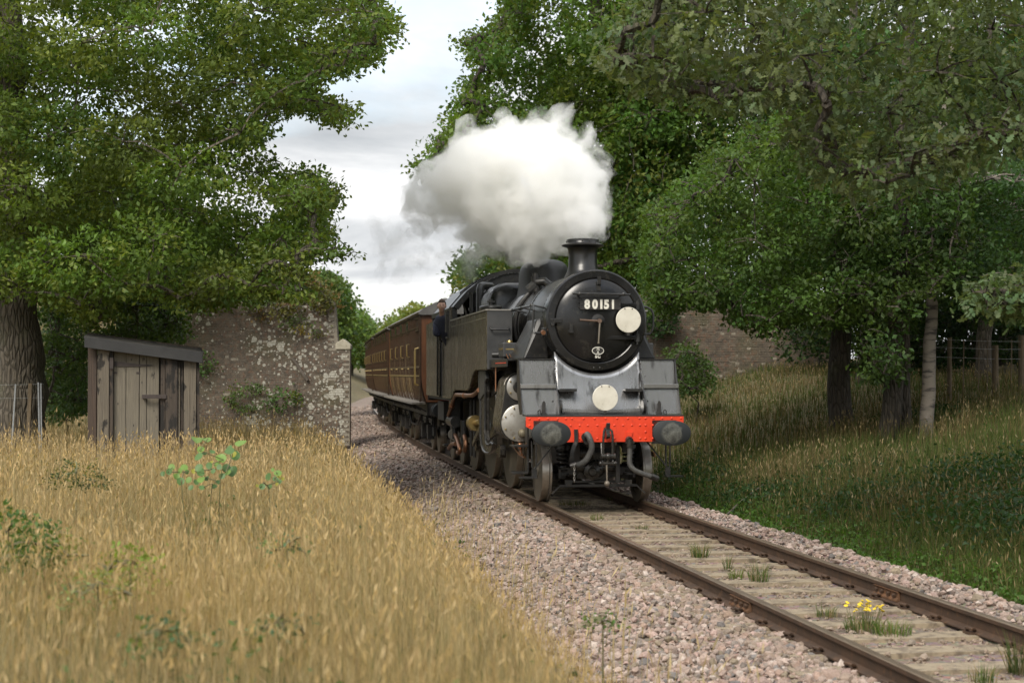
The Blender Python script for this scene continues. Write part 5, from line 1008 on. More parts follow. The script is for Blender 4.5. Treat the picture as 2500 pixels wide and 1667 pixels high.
def tree(name, label, cat, base, trunk, blobs, col, leaf=.10, dens=420, bmat=None, mat=None, tips=(.25, .24, .06), seed=1, group=None, twig=True, flat_up=.8, width=.62, sticks=4, droop=.15, maxlimb=.085, per=11, lobed=False):
    base = Vector(base); t = thing(name, label, cat, base, 0, group); rnd = random.Random(seed); mb = MB()
    tp_ = [Vector(p)-base for p, _ in trunk]; tr_ = [r for _, r in trunk]
    fine = []; fr = []
    for i in range(len(tp_)-1):
        for q in range(5): u = q/5; fine.append(tp_[i].lerp(tp_[i+1], u)); fr.append(tr_[i]+(tr_[i+1]-tr_[i])*u)
    fine.append(tp_[-1]); fr.append(tr_[-1])
    for i in range(1, len(fine)-1): fine[i] = fine[i] + Vector((rnd.gauss(0, 1), rnd.gauss(0, 1), 0))*fr[i]*.10
    if fr[0] > .1: fr[0] *= 1.25
    mb.tube(fine, fr, 14)
    C = [b[0]-base for b in blobs]; k0 = int(len(fine)*.42); nodes = [(p, None, r) for p, r in zip(fine[k0:], fr[k0:])]; nt = len(nodes); todo = set(range(len(C))); par = {}; idx_of = {}
    d0 = {i: min(((C[i]-p).length + max(0, p.z-C[i].z)*.8, j) for j, (p, _, _) in enumerate(nodes)) for i in todo}
    while todo:
        i = min(todo, key=lambda q: d0[q][0]); todo.remove(i); par[i] = d0[i][1]; nodes.append((C[i], i, 0)); j = len(nodes)-1; idx_of[i] = j
        for q in todo:
            d = (C[q]-C[i]).length*1.0
            if d < d0[q][0]: d0[q] = (d, j)
    size = {i: 1 for i in par}
    for i in reversed(list(par)):
        p = par[i]
        if p >= nt: size[nodes[p][1]] += size[i]
    if twig:
        for i, p in par.items():
            ra = min(maxlimb, .0062*math.sqrt(size[i])+.008); limb_mesh(mb, nodes[p][0], C[i], min(ra*1.15, (nodes[p][2] or 9)*.8), ra*.7, rnd, n=5 if ra > .035 else 3)
            for _ in range(sticks if r_big(blobs[i]) else sticks//2):
                v = Vector((rnd.gauss(0, 1), rnd.gauss(0, 1), rnd.gauss(0, .8))).normalized(); limb_mesh(mb, C[i], C[i]+Vector((v.x*blobs[i][1], v.y*blobs[i][1], v.z*blobs[i][2]))*rnd.uniform(.7, 1.05), .014, .005, rnd, .1, 3)
    mb.build('trunk', bmat or bark, t, 60)
    Vs, Ts, Cs = [], [], []; o = 0; col = np.array(col)*COLK
    for c, (w0, r, rz) in zip(C, blobs):
        n = max(12, int(dens*r*r*DENSK)); nt_ = max(3, n//per); v = unit(rng.normal(0, 1, (nt_, 3))); rad = rng.uniform(.25, 1., (nt_, 1))**.45; tw = np.array(c) + v*rad*np.array([r, r, rz]); tw[:, 2] -= rz*.1
        P = np.repeat(tw, per, 0) + rng.normal(0, 1, (nt_*per, 3))*np.array([1, 1, .6])*leaf*1.15; out = np.repeat(v, per, 0)
        bc = col*rng.uniform(.82, 1.2)*np.array([rng.uniform(.85, 1.18), 1, rng.uniform(.8, 1.15)]); tc_ = np.repeat(rng.uniform(.8, 1.2, (nt_, 1)), per, 0)
        cc = bc*tc_*rng.uniform(.72, 1.28, (len(P), 1)); young = np.repeat(rng.random(nt_) < .20, per) ; cc[young] = cc[young]*.45 + np.array(tips)*.55*rng.uniform(.8, 1.1, (young.sum(), 1))
        V, T, K = leaves(P, out, leaf, np.clip(cc, .004, 1), width, droop, flat_up, lobed); Vs.append(V); Ts.append(T+o); Cs.append(K); o += len(V)
    print(label[:40], len(blobs), sum(len(x) for x in Ts)); 
    if Vs: np_obj('crown', np.concatenate(Vs), np.concatenate(Ts), mat or leafm, t, np.concatenate(Cs))
    return t
DENSK, COLK = 2.0, 1.5
# the big oak on the left
poly = [(-170, -130), (855, -130), (872, 0), (905, 45), (918, 80), (880, 112), (850, 140), (800, 192), (760, 165), (735, 195), (790, 232), (840, 287), (812, 310), (750, 285), (690, 268), (640, 262), (612, 300), (650, 345), (640, 380), (720, 382), (765, 402), (790, 470), (750, 482), (768, 525), (752, 558), (842, 570), (838, 588), (770, 600), (705, 606), (690, 640), (735, 668), (690, 692), (600, 686), (480, 712), (390, 700), (320, 680), (255, 705), (235, 770), (180, 740), (110, 700), (60, 690), (-170, 680)]
holes = [(575, 265, 60, 28, .9), (575, 400, 70, 85, .8), (640, 330, 60, 35, .9), (470, 330, 60, 60, .4), (660, 640, 30, 25, .5)]
bl = blobs_in(poly, 22.5, 29.5, 1.0, .86, .20, 5, holes, 9000, .56)
tb = at(48, 985, 26.5); tb.z = .35
tree('oak_tree', 'large oak with a furrowed trunk spreading its branches over the hut', 'tree', tb, [(tb, .47), (at(46, 860, 26.5), .40), (at(42, 700, 26.5), .37), (at(30, 420, 26.6), .33), (at(18, 120, 26.6), .27), (at(0, -300, 27), .16)], bl, (.076, .116, .024), .092, 740, bark, seed=3, maxlimb=.045, tips=(.25, .29, .06))
# right-hand side trees
def right_tree(label, base_px, Y, trunk_px, r0, poly, Ys, gap, rmax, rmin, col, leaf, dens, seed, bm_=None, cat='tree', name='oak_tree', holes=(), **kw):
    b = at(base_px[0], base_px[1], Y); b.z = gz(b.x, Y)-.15; pts = [(b, r0)]
    for i, (x, y) in enumerate(trunk_px): pts.append((at(x, y, Y), r0*(1-.72*(i+1)/len(trunk_px))))
    return tree(name, label, cat, b, pts, blobs_in(poly, *Ys, gap, rmax, rmin, seed, holes, 5000), col, leaf, dens, bm_ or bark_d, seed=seed, **kw)
right_tree('tall pale green oak behind the steam, above the right abutment', (1420, 800), 52, [(1420, 500), (1420, 250), (1350, -50), (1300, -300)], .45,
           [(1130, -150), (1152, 30), (1115, 60), (1016, 98), (1062, 112), (1088, 150), (1042, 210), (1052, 245), (1012, 292), (984, 345), (956, 388), (970, 406), (1010, 402), (1080, 400), (1120, 590), (1290, 640), (1480, 650), (1560, 560), (1560, -150)], (47, 57), 1.0, 1.45, .32, (.060, .105, .019), .18, 205, 21, tips=(.17, .20, .04), group='trees of the wood')
right_tree('small tree showing through the steam behind the cab', (1150, 800), 72, [(1150, 700), (1150, 600)], .2, [(1042, 628), (1070, 585), (1130, 560), (1320, 575), (1320, 690), (1080, 690)], (68, 76), .95, 1.3, .4, (.05, .085, .02), .26, 80, 22, group='trees of the wood', twig=False)
right_tree('oak whose low branches hang over the right brick abutment', (1925, 905), 31, [(1930, 800), (1940, 640), (1900, 400), (1880, 100)], .26,
           [(1478, 640), (1462, 575), (1500, 540), (1480, 480), (1545, 455), (1535, 400), (1610, 410), (1625, 345), (1690, 350), (1700, 285), (1770, 300), (1800, 235), (1950, 260), (2030, 420), (2040, 600), (1990, 720), (1930, 765), (1860, 740), (1800, 745), (1735, 765), (1690, 735), (1650, 705), (1600, 715), (1560, 700), (1520, 735), (1490, 700)], (26, 33), 1.0, .85, .25, (.050, .086, .019), .10, 540, 23, maxlimb=.04, group='trees of the wood', tips=(.10, .17, .04))
right_tree('twin-stemmed tree between the birch and the low oak', (2045, 965), 28, [(2050, 820), (2058, 640), (2070, 300), (2090, 0)], .20,
           [(1890, 480), (1960, 340), (2080, 300), (2200, 330), (2240, 480), (2200, 640), (2150, 690), (2085, 700), (2075, 790), (2060, 868), (1990, 885), (1975, 830), (2000, 770), (1960, 720), (1900, 610)], (25.5, 31), 1.0, .8, .22, (.040, .072, .019), .105, 470, 25, group='trees of the wood', tips=(.07, .13, .035))
b = at(2078, 955, 28.3); b.z = gz(b.x, 28.3)-.1; tree('slim_tree', 'slim dark stem close behind the twin-stemmed tree', 'tree', b, [(b, .13), (at(2075, 700, 28.3), .11), (at(2085, 300, 28.3), .08), (at(2100, -100, 28.3), .05)], blobs_in([(2000, 200), (2200, 200), (2200, 330), (2000, 330)], 28, 32, 1., .8, .3, 31), (.03, .068, .02), .11, 400, bark_d, seed=31, group='trees of the wood')
right_tree('pale-barked birch with a rough dark foot, right of the twin-stemmed tree', (2125, 950), 27.5, [(2135, 820), (2142, 640), (2160, 350), (2190, 50), (2200, -200)], .135,
           [(2120, 420), (2250, 360), (2440, 380), (2460, 720), (2330, 735), (2250, 720), (2190, 690), (2150, 560)], (26, 33), 1.0, .85, .3, (.032, .062, .018), .11, 430, 26, birch_bark, name='birch_tree', group='trees of the wood', tips=(.05, .10, .03))
right_tree('near chestnut-leaved tree reaching in over the top right corner', (2600, 1000), 16.5, [(2620, 700), (2600, 300), (2580, -100), (2560, -500)], .30,
           [(1380, 165), (1392, 60), (1480, 0), (1500, -140), (2480, -140), (2480, 300), (2330, 330), (2200, 400), (2060, 440), (1960, 445), (1890, 400), (1800, 330), (1870, 250), (1740, 235), (1640, 265), (1520, 215)], (13.5, 17.5), 1.05, .50, .16, (.066, .092, .038), .105, 430, 27, lobed=True, width=.62, group='trees of the wood', maxlimb=.045, tips=(.15, .17, .08), holes=[(1700, 120, 120, 60, .5), (2150, 330, 120, 60, .4), (2000, 60, 90, 40, .4)], droop=.5)
right_tree('single leafy bough poking in at the right edge', (2640, 980), 14, [(2640, 800), (2500, 690), (2400, 665)], .10, [(2225, 690), (2260, 650), (2330, 640), (2420, 640), (2420, 720), (2330, 728), (2270, 715)], (13.6, 14.4), .85, .20, .10, (.075, .105, .045), .085, 520, 28, name='oak_bough', lobed=True, width=.7, group='trees of the wood', tips=(.15, .18, .08))
# the wood behind
wood_rng = random.Random(9)
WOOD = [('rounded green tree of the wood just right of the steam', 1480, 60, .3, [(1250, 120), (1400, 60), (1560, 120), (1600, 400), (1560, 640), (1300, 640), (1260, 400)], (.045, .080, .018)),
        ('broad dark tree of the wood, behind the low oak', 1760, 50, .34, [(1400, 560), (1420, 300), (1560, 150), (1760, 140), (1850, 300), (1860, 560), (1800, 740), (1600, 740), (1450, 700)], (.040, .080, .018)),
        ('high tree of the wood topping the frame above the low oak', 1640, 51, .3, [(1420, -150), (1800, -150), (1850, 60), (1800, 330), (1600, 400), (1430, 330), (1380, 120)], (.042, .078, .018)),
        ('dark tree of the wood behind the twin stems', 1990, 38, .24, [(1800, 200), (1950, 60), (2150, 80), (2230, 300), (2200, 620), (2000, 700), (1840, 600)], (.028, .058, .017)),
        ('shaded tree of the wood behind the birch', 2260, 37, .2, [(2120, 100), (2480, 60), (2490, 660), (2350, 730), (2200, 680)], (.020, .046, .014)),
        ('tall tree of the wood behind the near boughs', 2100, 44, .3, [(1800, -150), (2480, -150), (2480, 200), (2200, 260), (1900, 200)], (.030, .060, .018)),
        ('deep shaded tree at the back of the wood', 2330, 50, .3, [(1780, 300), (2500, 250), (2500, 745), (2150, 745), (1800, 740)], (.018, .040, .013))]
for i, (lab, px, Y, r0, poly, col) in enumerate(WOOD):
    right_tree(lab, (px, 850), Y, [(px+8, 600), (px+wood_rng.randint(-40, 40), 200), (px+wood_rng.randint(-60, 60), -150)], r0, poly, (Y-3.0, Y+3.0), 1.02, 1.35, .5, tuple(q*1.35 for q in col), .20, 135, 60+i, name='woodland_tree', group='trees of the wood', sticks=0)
for i, (px, Y, r0, lab) in enumerate(((2238, 40, .10, 'thin shaded trunk just behind the wire fence'), (2300, 44, .16, 'thicker shaded trunk deep behind the wire fence'), (2190, 47, .12, 'leaning shaded trunk in the dark of the wood'))):
    b = at(px, 840, Y); b.z = gz(b.x, Y)-.1; tree('woodland_sapling', lab, 'tree', b, [(b, r0), (at(px+14, 560, Y), r0*.8), (at(px+10, 200, Y), r0*.5)], [], (.03, .05, .02), seed=80+i, bmat=bark_d, group='trees of the wood', twig=False)
# undergrowth and shrubs
def shrub(name, label, poly, Ys, rmax, rmin, col, leaf, dens, seed, base_px, cat='shrub', tips=(.1, .14, .04), gap=.95, group=None, **kw):
    Y = sum(Ys)/2; b = at(*base_px, Y); b.z = kw.pop('bz', None) or gz(b.x, Y)-.05; bl = blobs_in(poly, *Ys, gap, rmax, rmin, seed, (), 3000)
    return tree(name, label, cat, b, [(b, .03), (b+Vector((.05, 0, .5)), .02)], bl, col, leaf, dens, bark_d, seed=seed, tips=tips, group=group, sticks=3, maxlimb=.03, **kw)
shrub('hazel_shrub', 'dark leafy thicket between the big oak trunk and the hut', [(95, 690), (230, 640), (420, 690), (440, 780), (300, 800), (215, 830), (210, 960), (95, 965)], (29, 34), .8, .3, (.036, .064, .019), .10, 430, 41, (150, 960))
shrub('ivy_mass', 'ivy and brambles tumbling over the left end of the lichened abutment', [(255, 640), (420, 640), (600, 665), (640, 690), (520, 705), (400, 725), (350, 790), (260, 790)], (44.4, 45.8), .6, .25, (.045, .078, .02), .12, 330, 42, (420, 900), bz=-.2)
shrub('bramble_crest', 'bramble and reddish weeds crowning the top of the lichened abutment', [(560, 720), (600, 640), (690, 615), (745, 648), (775, 690), (772, 712), (700, 708), (640, 735)], (45.6, 47), .5, .2, (.085, .088, .028), .12, 340, 43, (690, 720), bz=3.9, tips=(.24, .13, .06))
for i, (x, y, r, lab) in enumerate(((678, 742, .34, 'round green fern tuft high on the lichened abutment'), (690, 757, .18, 'yellowing tuft just under the round fern on the abutment'), (650, 915, .5, 'green weed clump at the foot of the lichened abutment'), (570, 910, .6, 'leafy weeds at the abutment foot beside the hut'), (470, 830, .4, 'green tuft on the abutment just above the hut roof'), (735, 760, .2, 'tiny leafy tuft near the right edge of the abutment'))):
    c = at(x, y, 45.85); b = c - Vector((0, 0, r*.8)); tree('wall_plant', lab, 'plant', b, [(b, .012), (c, .006)], [(c, r, r*.75)], (.06, .10, .03) if i != 1 else (.16, .13, .03), .10, 900, bark_d, seed=90+i, sticks=3, maxlimb=.01, group='plants on the abutment')
shrub('ivy_mass', 'dark ivy on the right abutment beside the smokebox', [(1478, 690), (1530, 690), (1560, 720), (1540, 770), (1500, 770), (1470, 740)], (45.2, 46.2), .55, .2, (.022, .050, .016), .11, 420, 44, (1500, 800), bz=1.5)
shrub('hedge_bush', 'leafy bushes in front of the right abutment, behind the right buffer', [(1535, 800), (1590, 790), (1630, 820), (1640, 880), (1600, 905), (1545, 905)], (37, 40), .55, .22, (.040, .07, .02), .10, 400, 45, (1600, 900))
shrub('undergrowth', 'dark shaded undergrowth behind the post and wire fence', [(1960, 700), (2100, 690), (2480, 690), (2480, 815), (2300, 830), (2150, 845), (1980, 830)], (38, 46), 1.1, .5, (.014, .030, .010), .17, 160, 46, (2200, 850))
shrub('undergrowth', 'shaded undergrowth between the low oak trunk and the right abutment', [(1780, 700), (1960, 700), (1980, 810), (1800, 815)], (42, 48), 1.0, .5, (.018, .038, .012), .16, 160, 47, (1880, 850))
# trees beyond the bridge, left of the coaches
right_tree('nearer green tree rising just right of the lichened abutment', (705, 850), 76, [(710, 760), (730, 690)], .2, [(690, 660), (720, 632), (755, 626), (785, 650), (800, 690), (790, 720), (806, 770), (800, 820), (740, 820), (720, 740)], (73, 79), .95, 1.2, .38, (.055, .095, .025), .24, 230, 51, leafm_far and bark_d, group='trees beyond the bridge', sticks=3, tips=(.14, .17, .05))
right_tree('bushy tree beyond the bridge, next to the coaches', (800, 850), 180, [(815, 800), (825, 740)], .5, [(795, 735), (820, 712), (846, 735), (868, 770), (905, 790), (890, 830), (800, 830), (790, 780)], (172, 188), .95, 2.6, .9, (.065, .105, .028), .55, 45, 52, group='trees beyond the bridge', sticks=3, tips=(.16, .2, .05))
right_tree('yellow-green tree showing above the coach roofs', (980, 800), 157, [(950, 760), (950, 730)], .2, [(885, 765), (905, 738), (940, 712), (985, 712), (1020, 716), (1030, 780), (880, 790)], (150, 165), .95, 2.2, .7, (.10, .13, .03), .48, 70, 53, group='trees beyond the bridge', twig=False, tips=(.2, .2, .05))
vb_ = []; wr = random.Random(4)
for i in range(150): x = wr.uniform(-140, 60); vb_.append((Vector((x, wr.uniform(290, 320), wr.uniform(1, 7.5)+2.*math.sin(x*.05))), wr.uniform(2.5, 4.5), wr.uniform(2, 3.5)))
Vs, Ts, Cs = [], [], []; o = 0
for c_, r, rz in vb_:
    n = 60; v = unit(rng.normal(0, 1, (n, 3))); P = np.array(c_)+v*np.array([r, r, rz]); cc = np.array((.035, .055, .03))*rng.uniform(.7, 1.3, (n, 1)); V, T, K = leaves(P, v, 1.6, cc, .8); Vs.append(V); Ts.append(T+o); Cs.append(K); o += len(V)
o_ = np_obj('distant_wood', np.concatenate(Vs), np.concatenate(Ts), leafm_far, None, np.concatenate(Cs), 'stuff'); tag(o_, 'far dark belt of woodland on the horizon', None)
# the wood goes on unseen behind the viewpoint, added to darken the right plates' reflections
bl = []; wr = random.Random(14)
for i in range(46): yy = wr.uniform(-55, 2); bl.append((Vector((wr.uniform(5.5, 20)-.36*min(0, yy), yy, wr.uniform(2.5, 13))), wr.uniform(1.6, 2.6), wr.uniform(1.3, 2.2)))
Vs, Ts, Cs = [], [], []; o = 0
for c_, r, rz in bl:
    n = int(70*r*r); v = unit(rng.normal(0, 1, (n, 3))); P = np.array(c_)+v*np.array([r, r, rz])*rng.uniform(.5, 1, (n, 1)); cc = np.array((.05, .085, .025))*rng.uniform(.7, 1.3, (n, 1)); V, T, K = leaves(P, v, .5, cc, .7); Vs.append(V); Ts.append(T+o); Cs.append(K); o += len(V)
o_ = np_obj('woodland', np.concatenate(Vs), np.concatenate(Ts), leafm_far, None, np.concatenate(Cs), 'stuff'); tag(o_, 'unseen wood behind the viewpoint, added for reflections in the front plates', None)
bl = []; wr = random.Random(15)
for i in range(44): yy = wr.uniform(50, 125); bl.append((Vector((float(np.interp(yy, _Y, _X))-wr.uniform(8.8, 14), yy, wr.uniform(3.8, 9.5))), wr.uniform(1.8, 2.8), wr.uniform(1.5, 2.4)))
Vs, Ts, Cs = [], [], []; o = 0
for c_, r, rz in bl:
    n = int(60*r*r); v = unit(rng.normal(0, 1, (n, 3))); P = np.array(c_)+v*np.array([r, r, rz])*rng.uniform(.5, 1, (n, 1)); cc = np.array((.05, .085, .025))*rng.uniform(.7, 1.3, (n, 1)); V, T, K = leaves(P, v, .5, cc, .7); Vs.append(V); Ts.append(T+o); Cs.append(K); o += len(V)
o_ = np_obj('hedgerow', np.concatenate(Vs), np.concatenate(Ts), leafm_far, None, np.concatenate(Cs), 'stuff'); tag(o_, 'belt of hedgerow trees on the cutting beyond the old bridge', None)
print('TRIS', sum(len(o.data.polygons) for o in bpy.data.objects if o.type == 'MESH'))

# ================================================================ grass
grassm = leaf_mat('dry_grass', .30, .6, .15)
def blades(P, h, w, lean, az, c0, c1):
    n = len(P); d = np.stack([np.cos(az), np.sin(az), 0*az], -1); b = rng.normal(0, .8, n); s = np.stack([np.cos(b), np.sin(b), 0*b], -1)*(w/2)[:, None]; up = np.array([0, 0, 1.])
    Mp = P + up*(h*.55)[:, None] + d*(h*np.sin(lean)*.28)[:, None]; Tp = P + up*(h*np.cos(lean*.8))[:, None] + d*(h*np.sin(lean))[:, None]
    V = np.stack([P-s, P+s, Mp-s*.8, Mp+s*.8, Tp], 1); T = np.array([(0, 1, 3), (0, 3, 2), (2, 3, 4)])[None] + (np.arange(n)*5)[:, None, None]
    C = np.stack([c0, c0, (c0+c1)/2, (c0+c1)/2, c1], 1); return V.reshape(-1, 3), T.reshape(-1, 3), C.reshape(-1, 3), Tp, unit(Tp-Mp)
def heads(Tp, d, L, w, col):
    n = len(Tp); b = rng.normal(0, .8, n); s = np.stack([np.cos(b), np.sin(b), 0*b], -1)*(w/2)[:, None]; A = Tp - d*(L*.6)[:, None]; M_ = Tp - d*(L*.1)[:, None]; E = Tp + d*(L*.5)[:, None]
    V = np.stack([A, M_-s, M_+s, E], 1); T = np.array([(0, 2, 1), (1, 2, 3)])[None] + (np.arange(n)*4)[:, None, None]; return V.reshape(-1, 3), T.reshape(-1, 3), np.repeat(col, 4, 0)
class Bag:
    def __init__(self): self.V, self.T, self.C, self.o = [], [], [], 0
    def put(self, V, T, C): self.V.append(V); self.T.append(T+self.o); self.C.append(C); self.o += len(V)
    def obj(self, name, mat, parent=None, kind=None): return np_obj(name, np.concatenate(self.V), np.concatenate(self.T), mat, parent, np.concatenate(self.C), kind)
def spots_left(n, Y0, Y1, dmin, dmax=None, lim=.44):
    y = rng.uniform(Y0, Y1, n); cx = np.interp(y, _Y, _X); x1 = cx-dmin; x0 = np.maximum(-(lim*y+1.6), cx-(dmax or 99)); x = x0 + (x1-x0)*rng.random(n); return x, y
def green_at(x, y):
    g_ = sstep(.18, .62, wob(x*.55+3, y*.42+1)*.6 + wob(x*1.7, y*1.3)*.4); return g_
def straw(n): 
    pal = np.array([(.45, .350, .185), (.39, .295, .15), (.54, .440, .255), (.30, .225, .118), (.43, .350, .20), (.48, .365, .175)]); return pal[rng.integers(0, 6, n)]*rng.uniform(.7, 1.12, (n, 1))
bag = Bag()
for n, Y0, Y1, w0 in ((26000, 3.8, 8, .0024), (43000, 8, 14, .0032), (42000, 14, 22, .0044), (25000, 22, 32, .0068), (9000, 32, 46, .012)):
    x, y = spots_left(n, Y0, Y1, 2.45); s, d = side(x, y); inside = (np.abs((x+5.52)*math.cos(R(13))+(y-23.7)*math.sin(R(13))) < .8) & (np.abs(-(x+5.52)*math.sin(R(13))+(y-23.75)*math.cos(R(13))) < .74)
    x, y, d = x[~inside], y[~inside], d[~inside]; n = len(x)
    P = np.stack([x, y, ground_z(x, y)-.02], -1); edge = .38 + .62*sstep(2.4, 4.0, -d+.25*wob(x*1.9, y*1.5)); tall = rng.random(n) < .42; patch = .8 + .22*wob(x*.7, y*.6) + .12*wob(x*3.1, y*2.7)
    front = 1 - .22*np.exp(-((x+5.5)/1.3)**2 - ((y-22.2)/1.0)**2) - .38*np.exp(-((x+2.55)/.75)**2 - ((y-11.6)/1.5)**2)
    h = np.where(tall, rng.uniform(.45, .92, n), rng.uniform(.14, .56, n))*edge*patch*front*np.where(rng.random(n) < .04, 1.25, 1.)
    lean = np.abs(rng.normal(0, .20, n)) + np.where(tall, .0, .12) + np.where(rng.random(n) < .05, .5, 0); az = rng.uniform(0, 6.28, n); gr = green_at(x, y)*.75 + .30*sstep(-3.6, -2.6, d)
    isg = rng.random(n) < np.where(tall, .24*gr, .85*gr+.26); c1 = straw(n)*(1 + .20*wob(x*1.1+5, y*.9))[:, None]*np.stack([1+.10*wob(x*.8, y*.7+2), np.ones(n), 1-.12*wob(x*.8, y*.7+2)], -1); g_ = np.array([(.115, .150, .040)])*rng.uniform(.6, 1.3, (n, 1)); c1 = np.where(isg[:, None], g_, c1); c0 = c1*np.array([.62, .62, .55])
    V, T, C, Tp, dd = blades(P, h, w0*rng.uniform(.7, 1.5, n)*np.where(tall, .8, 1.3), lean, az, c0, c1); bag.put(V, T, C)
    k_ = tall & ~isg & (rng.random(n) < .5); bag.put(*heads(Tp[k_], dd[k_], rng.uniform(.04, .10, k_.sum()), w0*rng.uniform(1.3, 2.4, k_.sum()), straw(k_.sum())*np.array([1.05, .98, .95])))
x, y = spots_left(4600, 4.5, 22.3, 2.8); s, d = side(x, y); n = len(x); P = np.stack([x, y, ground_z(x, y)], -1); wd = .0012+.00020*y; V, T, C, Tp, dd = blades(P, rng.uniform(.55, .84, n)*(.6+.4*sstep(2.6, 4, -d))*(1 - .42*np.exp(-((x+2.55)/.85)**2 - ((y-11.4)/2.)**2) - .22*np.exp(-((x+5.5)/1.5)**2 - ((y-21.8)/1.6)**2)), wd, np.abs(rng.normal(.05, .16, n)), rng.uniform(0, 6.28, n), straw(n)*.9, straw(n)*1.1); bag.put(V, T, C)
for q in range(4): sh_ = dd*(-.045*q)[None] if False else dd*(-.04*q); bag.put(*heads(Tp+sh_+rng.normal(0, .008, (n, 3)), unit(dd+rng.normal(0, .35, (n, 3))), rng.uniform(.03, .07, n), wd*rng.uniform(2., 4., n), straw(n)*np.array([1.08, 1.0, .92])))
# isolated stalks leaning over the ballast
x, y = spots_left(260, 8, 24, 2.15, 2.6); P = np.stack([x, y, -.32+0*x], -1); n = len(x); V, T, C, Tp, dd = blades(P, rng.uniform(.25, .75, n), np.full(n, .0055), np.abs(rng.normal(.2, .25, n)), rng.uniform(-.8, 2.2, n), straw(n)*.8, straw(n)); bag.put(V, T, C); bag.put(*heads(Tp, dd, rng.uniform(.06, .14, n), np.full(n, .013), straw(n)))
# golden slope beyond the bridge
y = rng.uniform(47, 120, 12000); dl = rng.uniform(2.9, 16, 12000); x = np.interp(y, _Y, _X)-dl; P = np.stack([x, y, ground_z(x, y)-.03], -1); n = len(x); c1 = straw(n)*1.05; low = rng.random(n) < sstep(4.6, 3.0, dl)*.9 if False else rng.random(n) < np.clip((4.6-dl)/1.6, 0, .85); c1[low] = np.array((.14, .19, .05))*rng.uniform(.7, 1.2, (low.sum(), 1)); V, T, C, _, _ = blades(P, rng.uniform(.3, .65, n), rng.uniform(.02, .05, n), np.abs(rng.normal(0, .3, n)), rng.uniform(0, 6.28, n), c1*.8, c1); bag.put(V, T, C)
gl = Bag(); xx, yy_ = spots_left(26000, 5, 26, 2.6); kp = rng.random(26000) < green_at(xx, yy_)*.9; xx, yy_ = xx[kp], yy_[kp]
o = bag.obj('meadow_grass', grassm, None, 'stuff'); tag(o, 'tall dry golden meadow grass with pale seed heads', None)
gl.put(*leaves(np.stack([xx, yy_, ground_z(xx, yy_)+rng.uniform(.12, .52, len(xx))], -1), unit(rng.normal(0, 1, (len(xx), 3))), .045, np.array([(.085, .135, .04)])*rng.uniform(.6, 1.5, (len(xx), 1)), .6, .1, 1.)); o = gl.obj('meadow_undergrowth', leafm, None, 'stuff'); tag(o, 'patches of low green leafy undergrowth among the dry grass', None)
# right bank: green and brown, shaded
bag = Bag()
for n, Y0, Y1, w0 in ((20000, 10.5, 19, .0065), (28000, 19, 30, .0085), (16000, 30, 48, .014)):
    y = rng.uniform(Y0, Y1, n); cx = np.interp(y, _Y, _X); x0 = cx+1.95; x1 = np.minimum(.365*y+.8, cx+13); x = x0 + (x1-x0)*rng.random(n); keep = x1 > x0; x, y = x[keep], y[keep]; s, d = side(x, y); n = len(x)
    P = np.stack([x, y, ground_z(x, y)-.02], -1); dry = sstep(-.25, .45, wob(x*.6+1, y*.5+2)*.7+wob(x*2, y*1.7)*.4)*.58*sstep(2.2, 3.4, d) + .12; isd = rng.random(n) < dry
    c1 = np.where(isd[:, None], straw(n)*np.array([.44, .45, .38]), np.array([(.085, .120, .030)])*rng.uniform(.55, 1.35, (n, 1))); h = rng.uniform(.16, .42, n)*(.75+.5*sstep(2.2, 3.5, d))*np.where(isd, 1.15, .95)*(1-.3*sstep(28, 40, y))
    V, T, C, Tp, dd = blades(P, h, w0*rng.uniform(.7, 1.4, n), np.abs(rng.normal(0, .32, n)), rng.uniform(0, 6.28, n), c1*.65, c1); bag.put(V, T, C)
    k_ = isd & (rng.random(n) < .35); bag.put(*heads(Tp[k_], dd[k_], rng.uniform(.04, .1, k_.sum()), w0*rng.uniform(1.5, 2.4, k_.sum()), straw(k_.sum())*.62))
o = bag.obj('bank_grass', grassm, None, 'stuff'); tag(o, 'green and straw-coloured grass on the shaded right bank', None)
# bramble strip at the edge of the ballast, darker patches on the bank
def ground_leaves(x, y, z, size, col, var=.35):
    n = len(x); P = np.stack([x, y, z], -1); out = unit(rng.normal(0, 1, (n, 3))*np.array([1, 1, .4])); cc = np.array(col)*rng.uniform(1-var, 1+var, (n, 1)); return leaves(P, out, size, cc, .72, .05, 1.2)
bag = Bag(); y = rng.uniform(11, 27, 9000); dd_ = 1.82 + rng.gamma(2., .16, 9000)*(1.1+.5*np.sin(y*1.7)); x = np.interp(y, _Y, _X)+dd_*1.01; hh = rng.uniform(.0, .16, 9000)*(.6+.4*np.sin(y*2.3+1)**2); bag.put(*ground_leaves(x, y, np.maximum(ground_z(x, y), bed_z(dd_))+hh+.03, .055, (.075, .150, .026)))
o = bag.obj('bramble_strip', leafm, None, 'stuff'); tag(o, 'bright green bramble leaves along the right edge of the ballast', None)
bag = Bag()
for cx_, cy_, sx, sy, n, hz in ((6.0, 17.5, 1.0, 1.6, 4200, .5), (6.6, 20.5, 1.1, 1.6, 3800, .5), (4.9, 21.5, .8, 1.2, 2400, .3), (4.0, 24, .8, 1.2, 1800, .28), (3.4, 28, .7, 2.0, 1800, .3), (5.6, 25, .7, .9, 1500, .25), (7.8, 29, .9, 1.3, 1500, .35)):
    x, y = rng.normal(cx_, sx*.6, n), rng.normal(cy_, sy*.6, n); bag.put(*ground_leaves(x, y, ground_z(x, y)+rng.uniform(.03, hz, n), .065, (.030, .066, .019)))
o = bag.obj('bank_brambles', leafm, None, 'stuff'); tag(o, 'dark green bramble and nettle patches on the right bank', None)

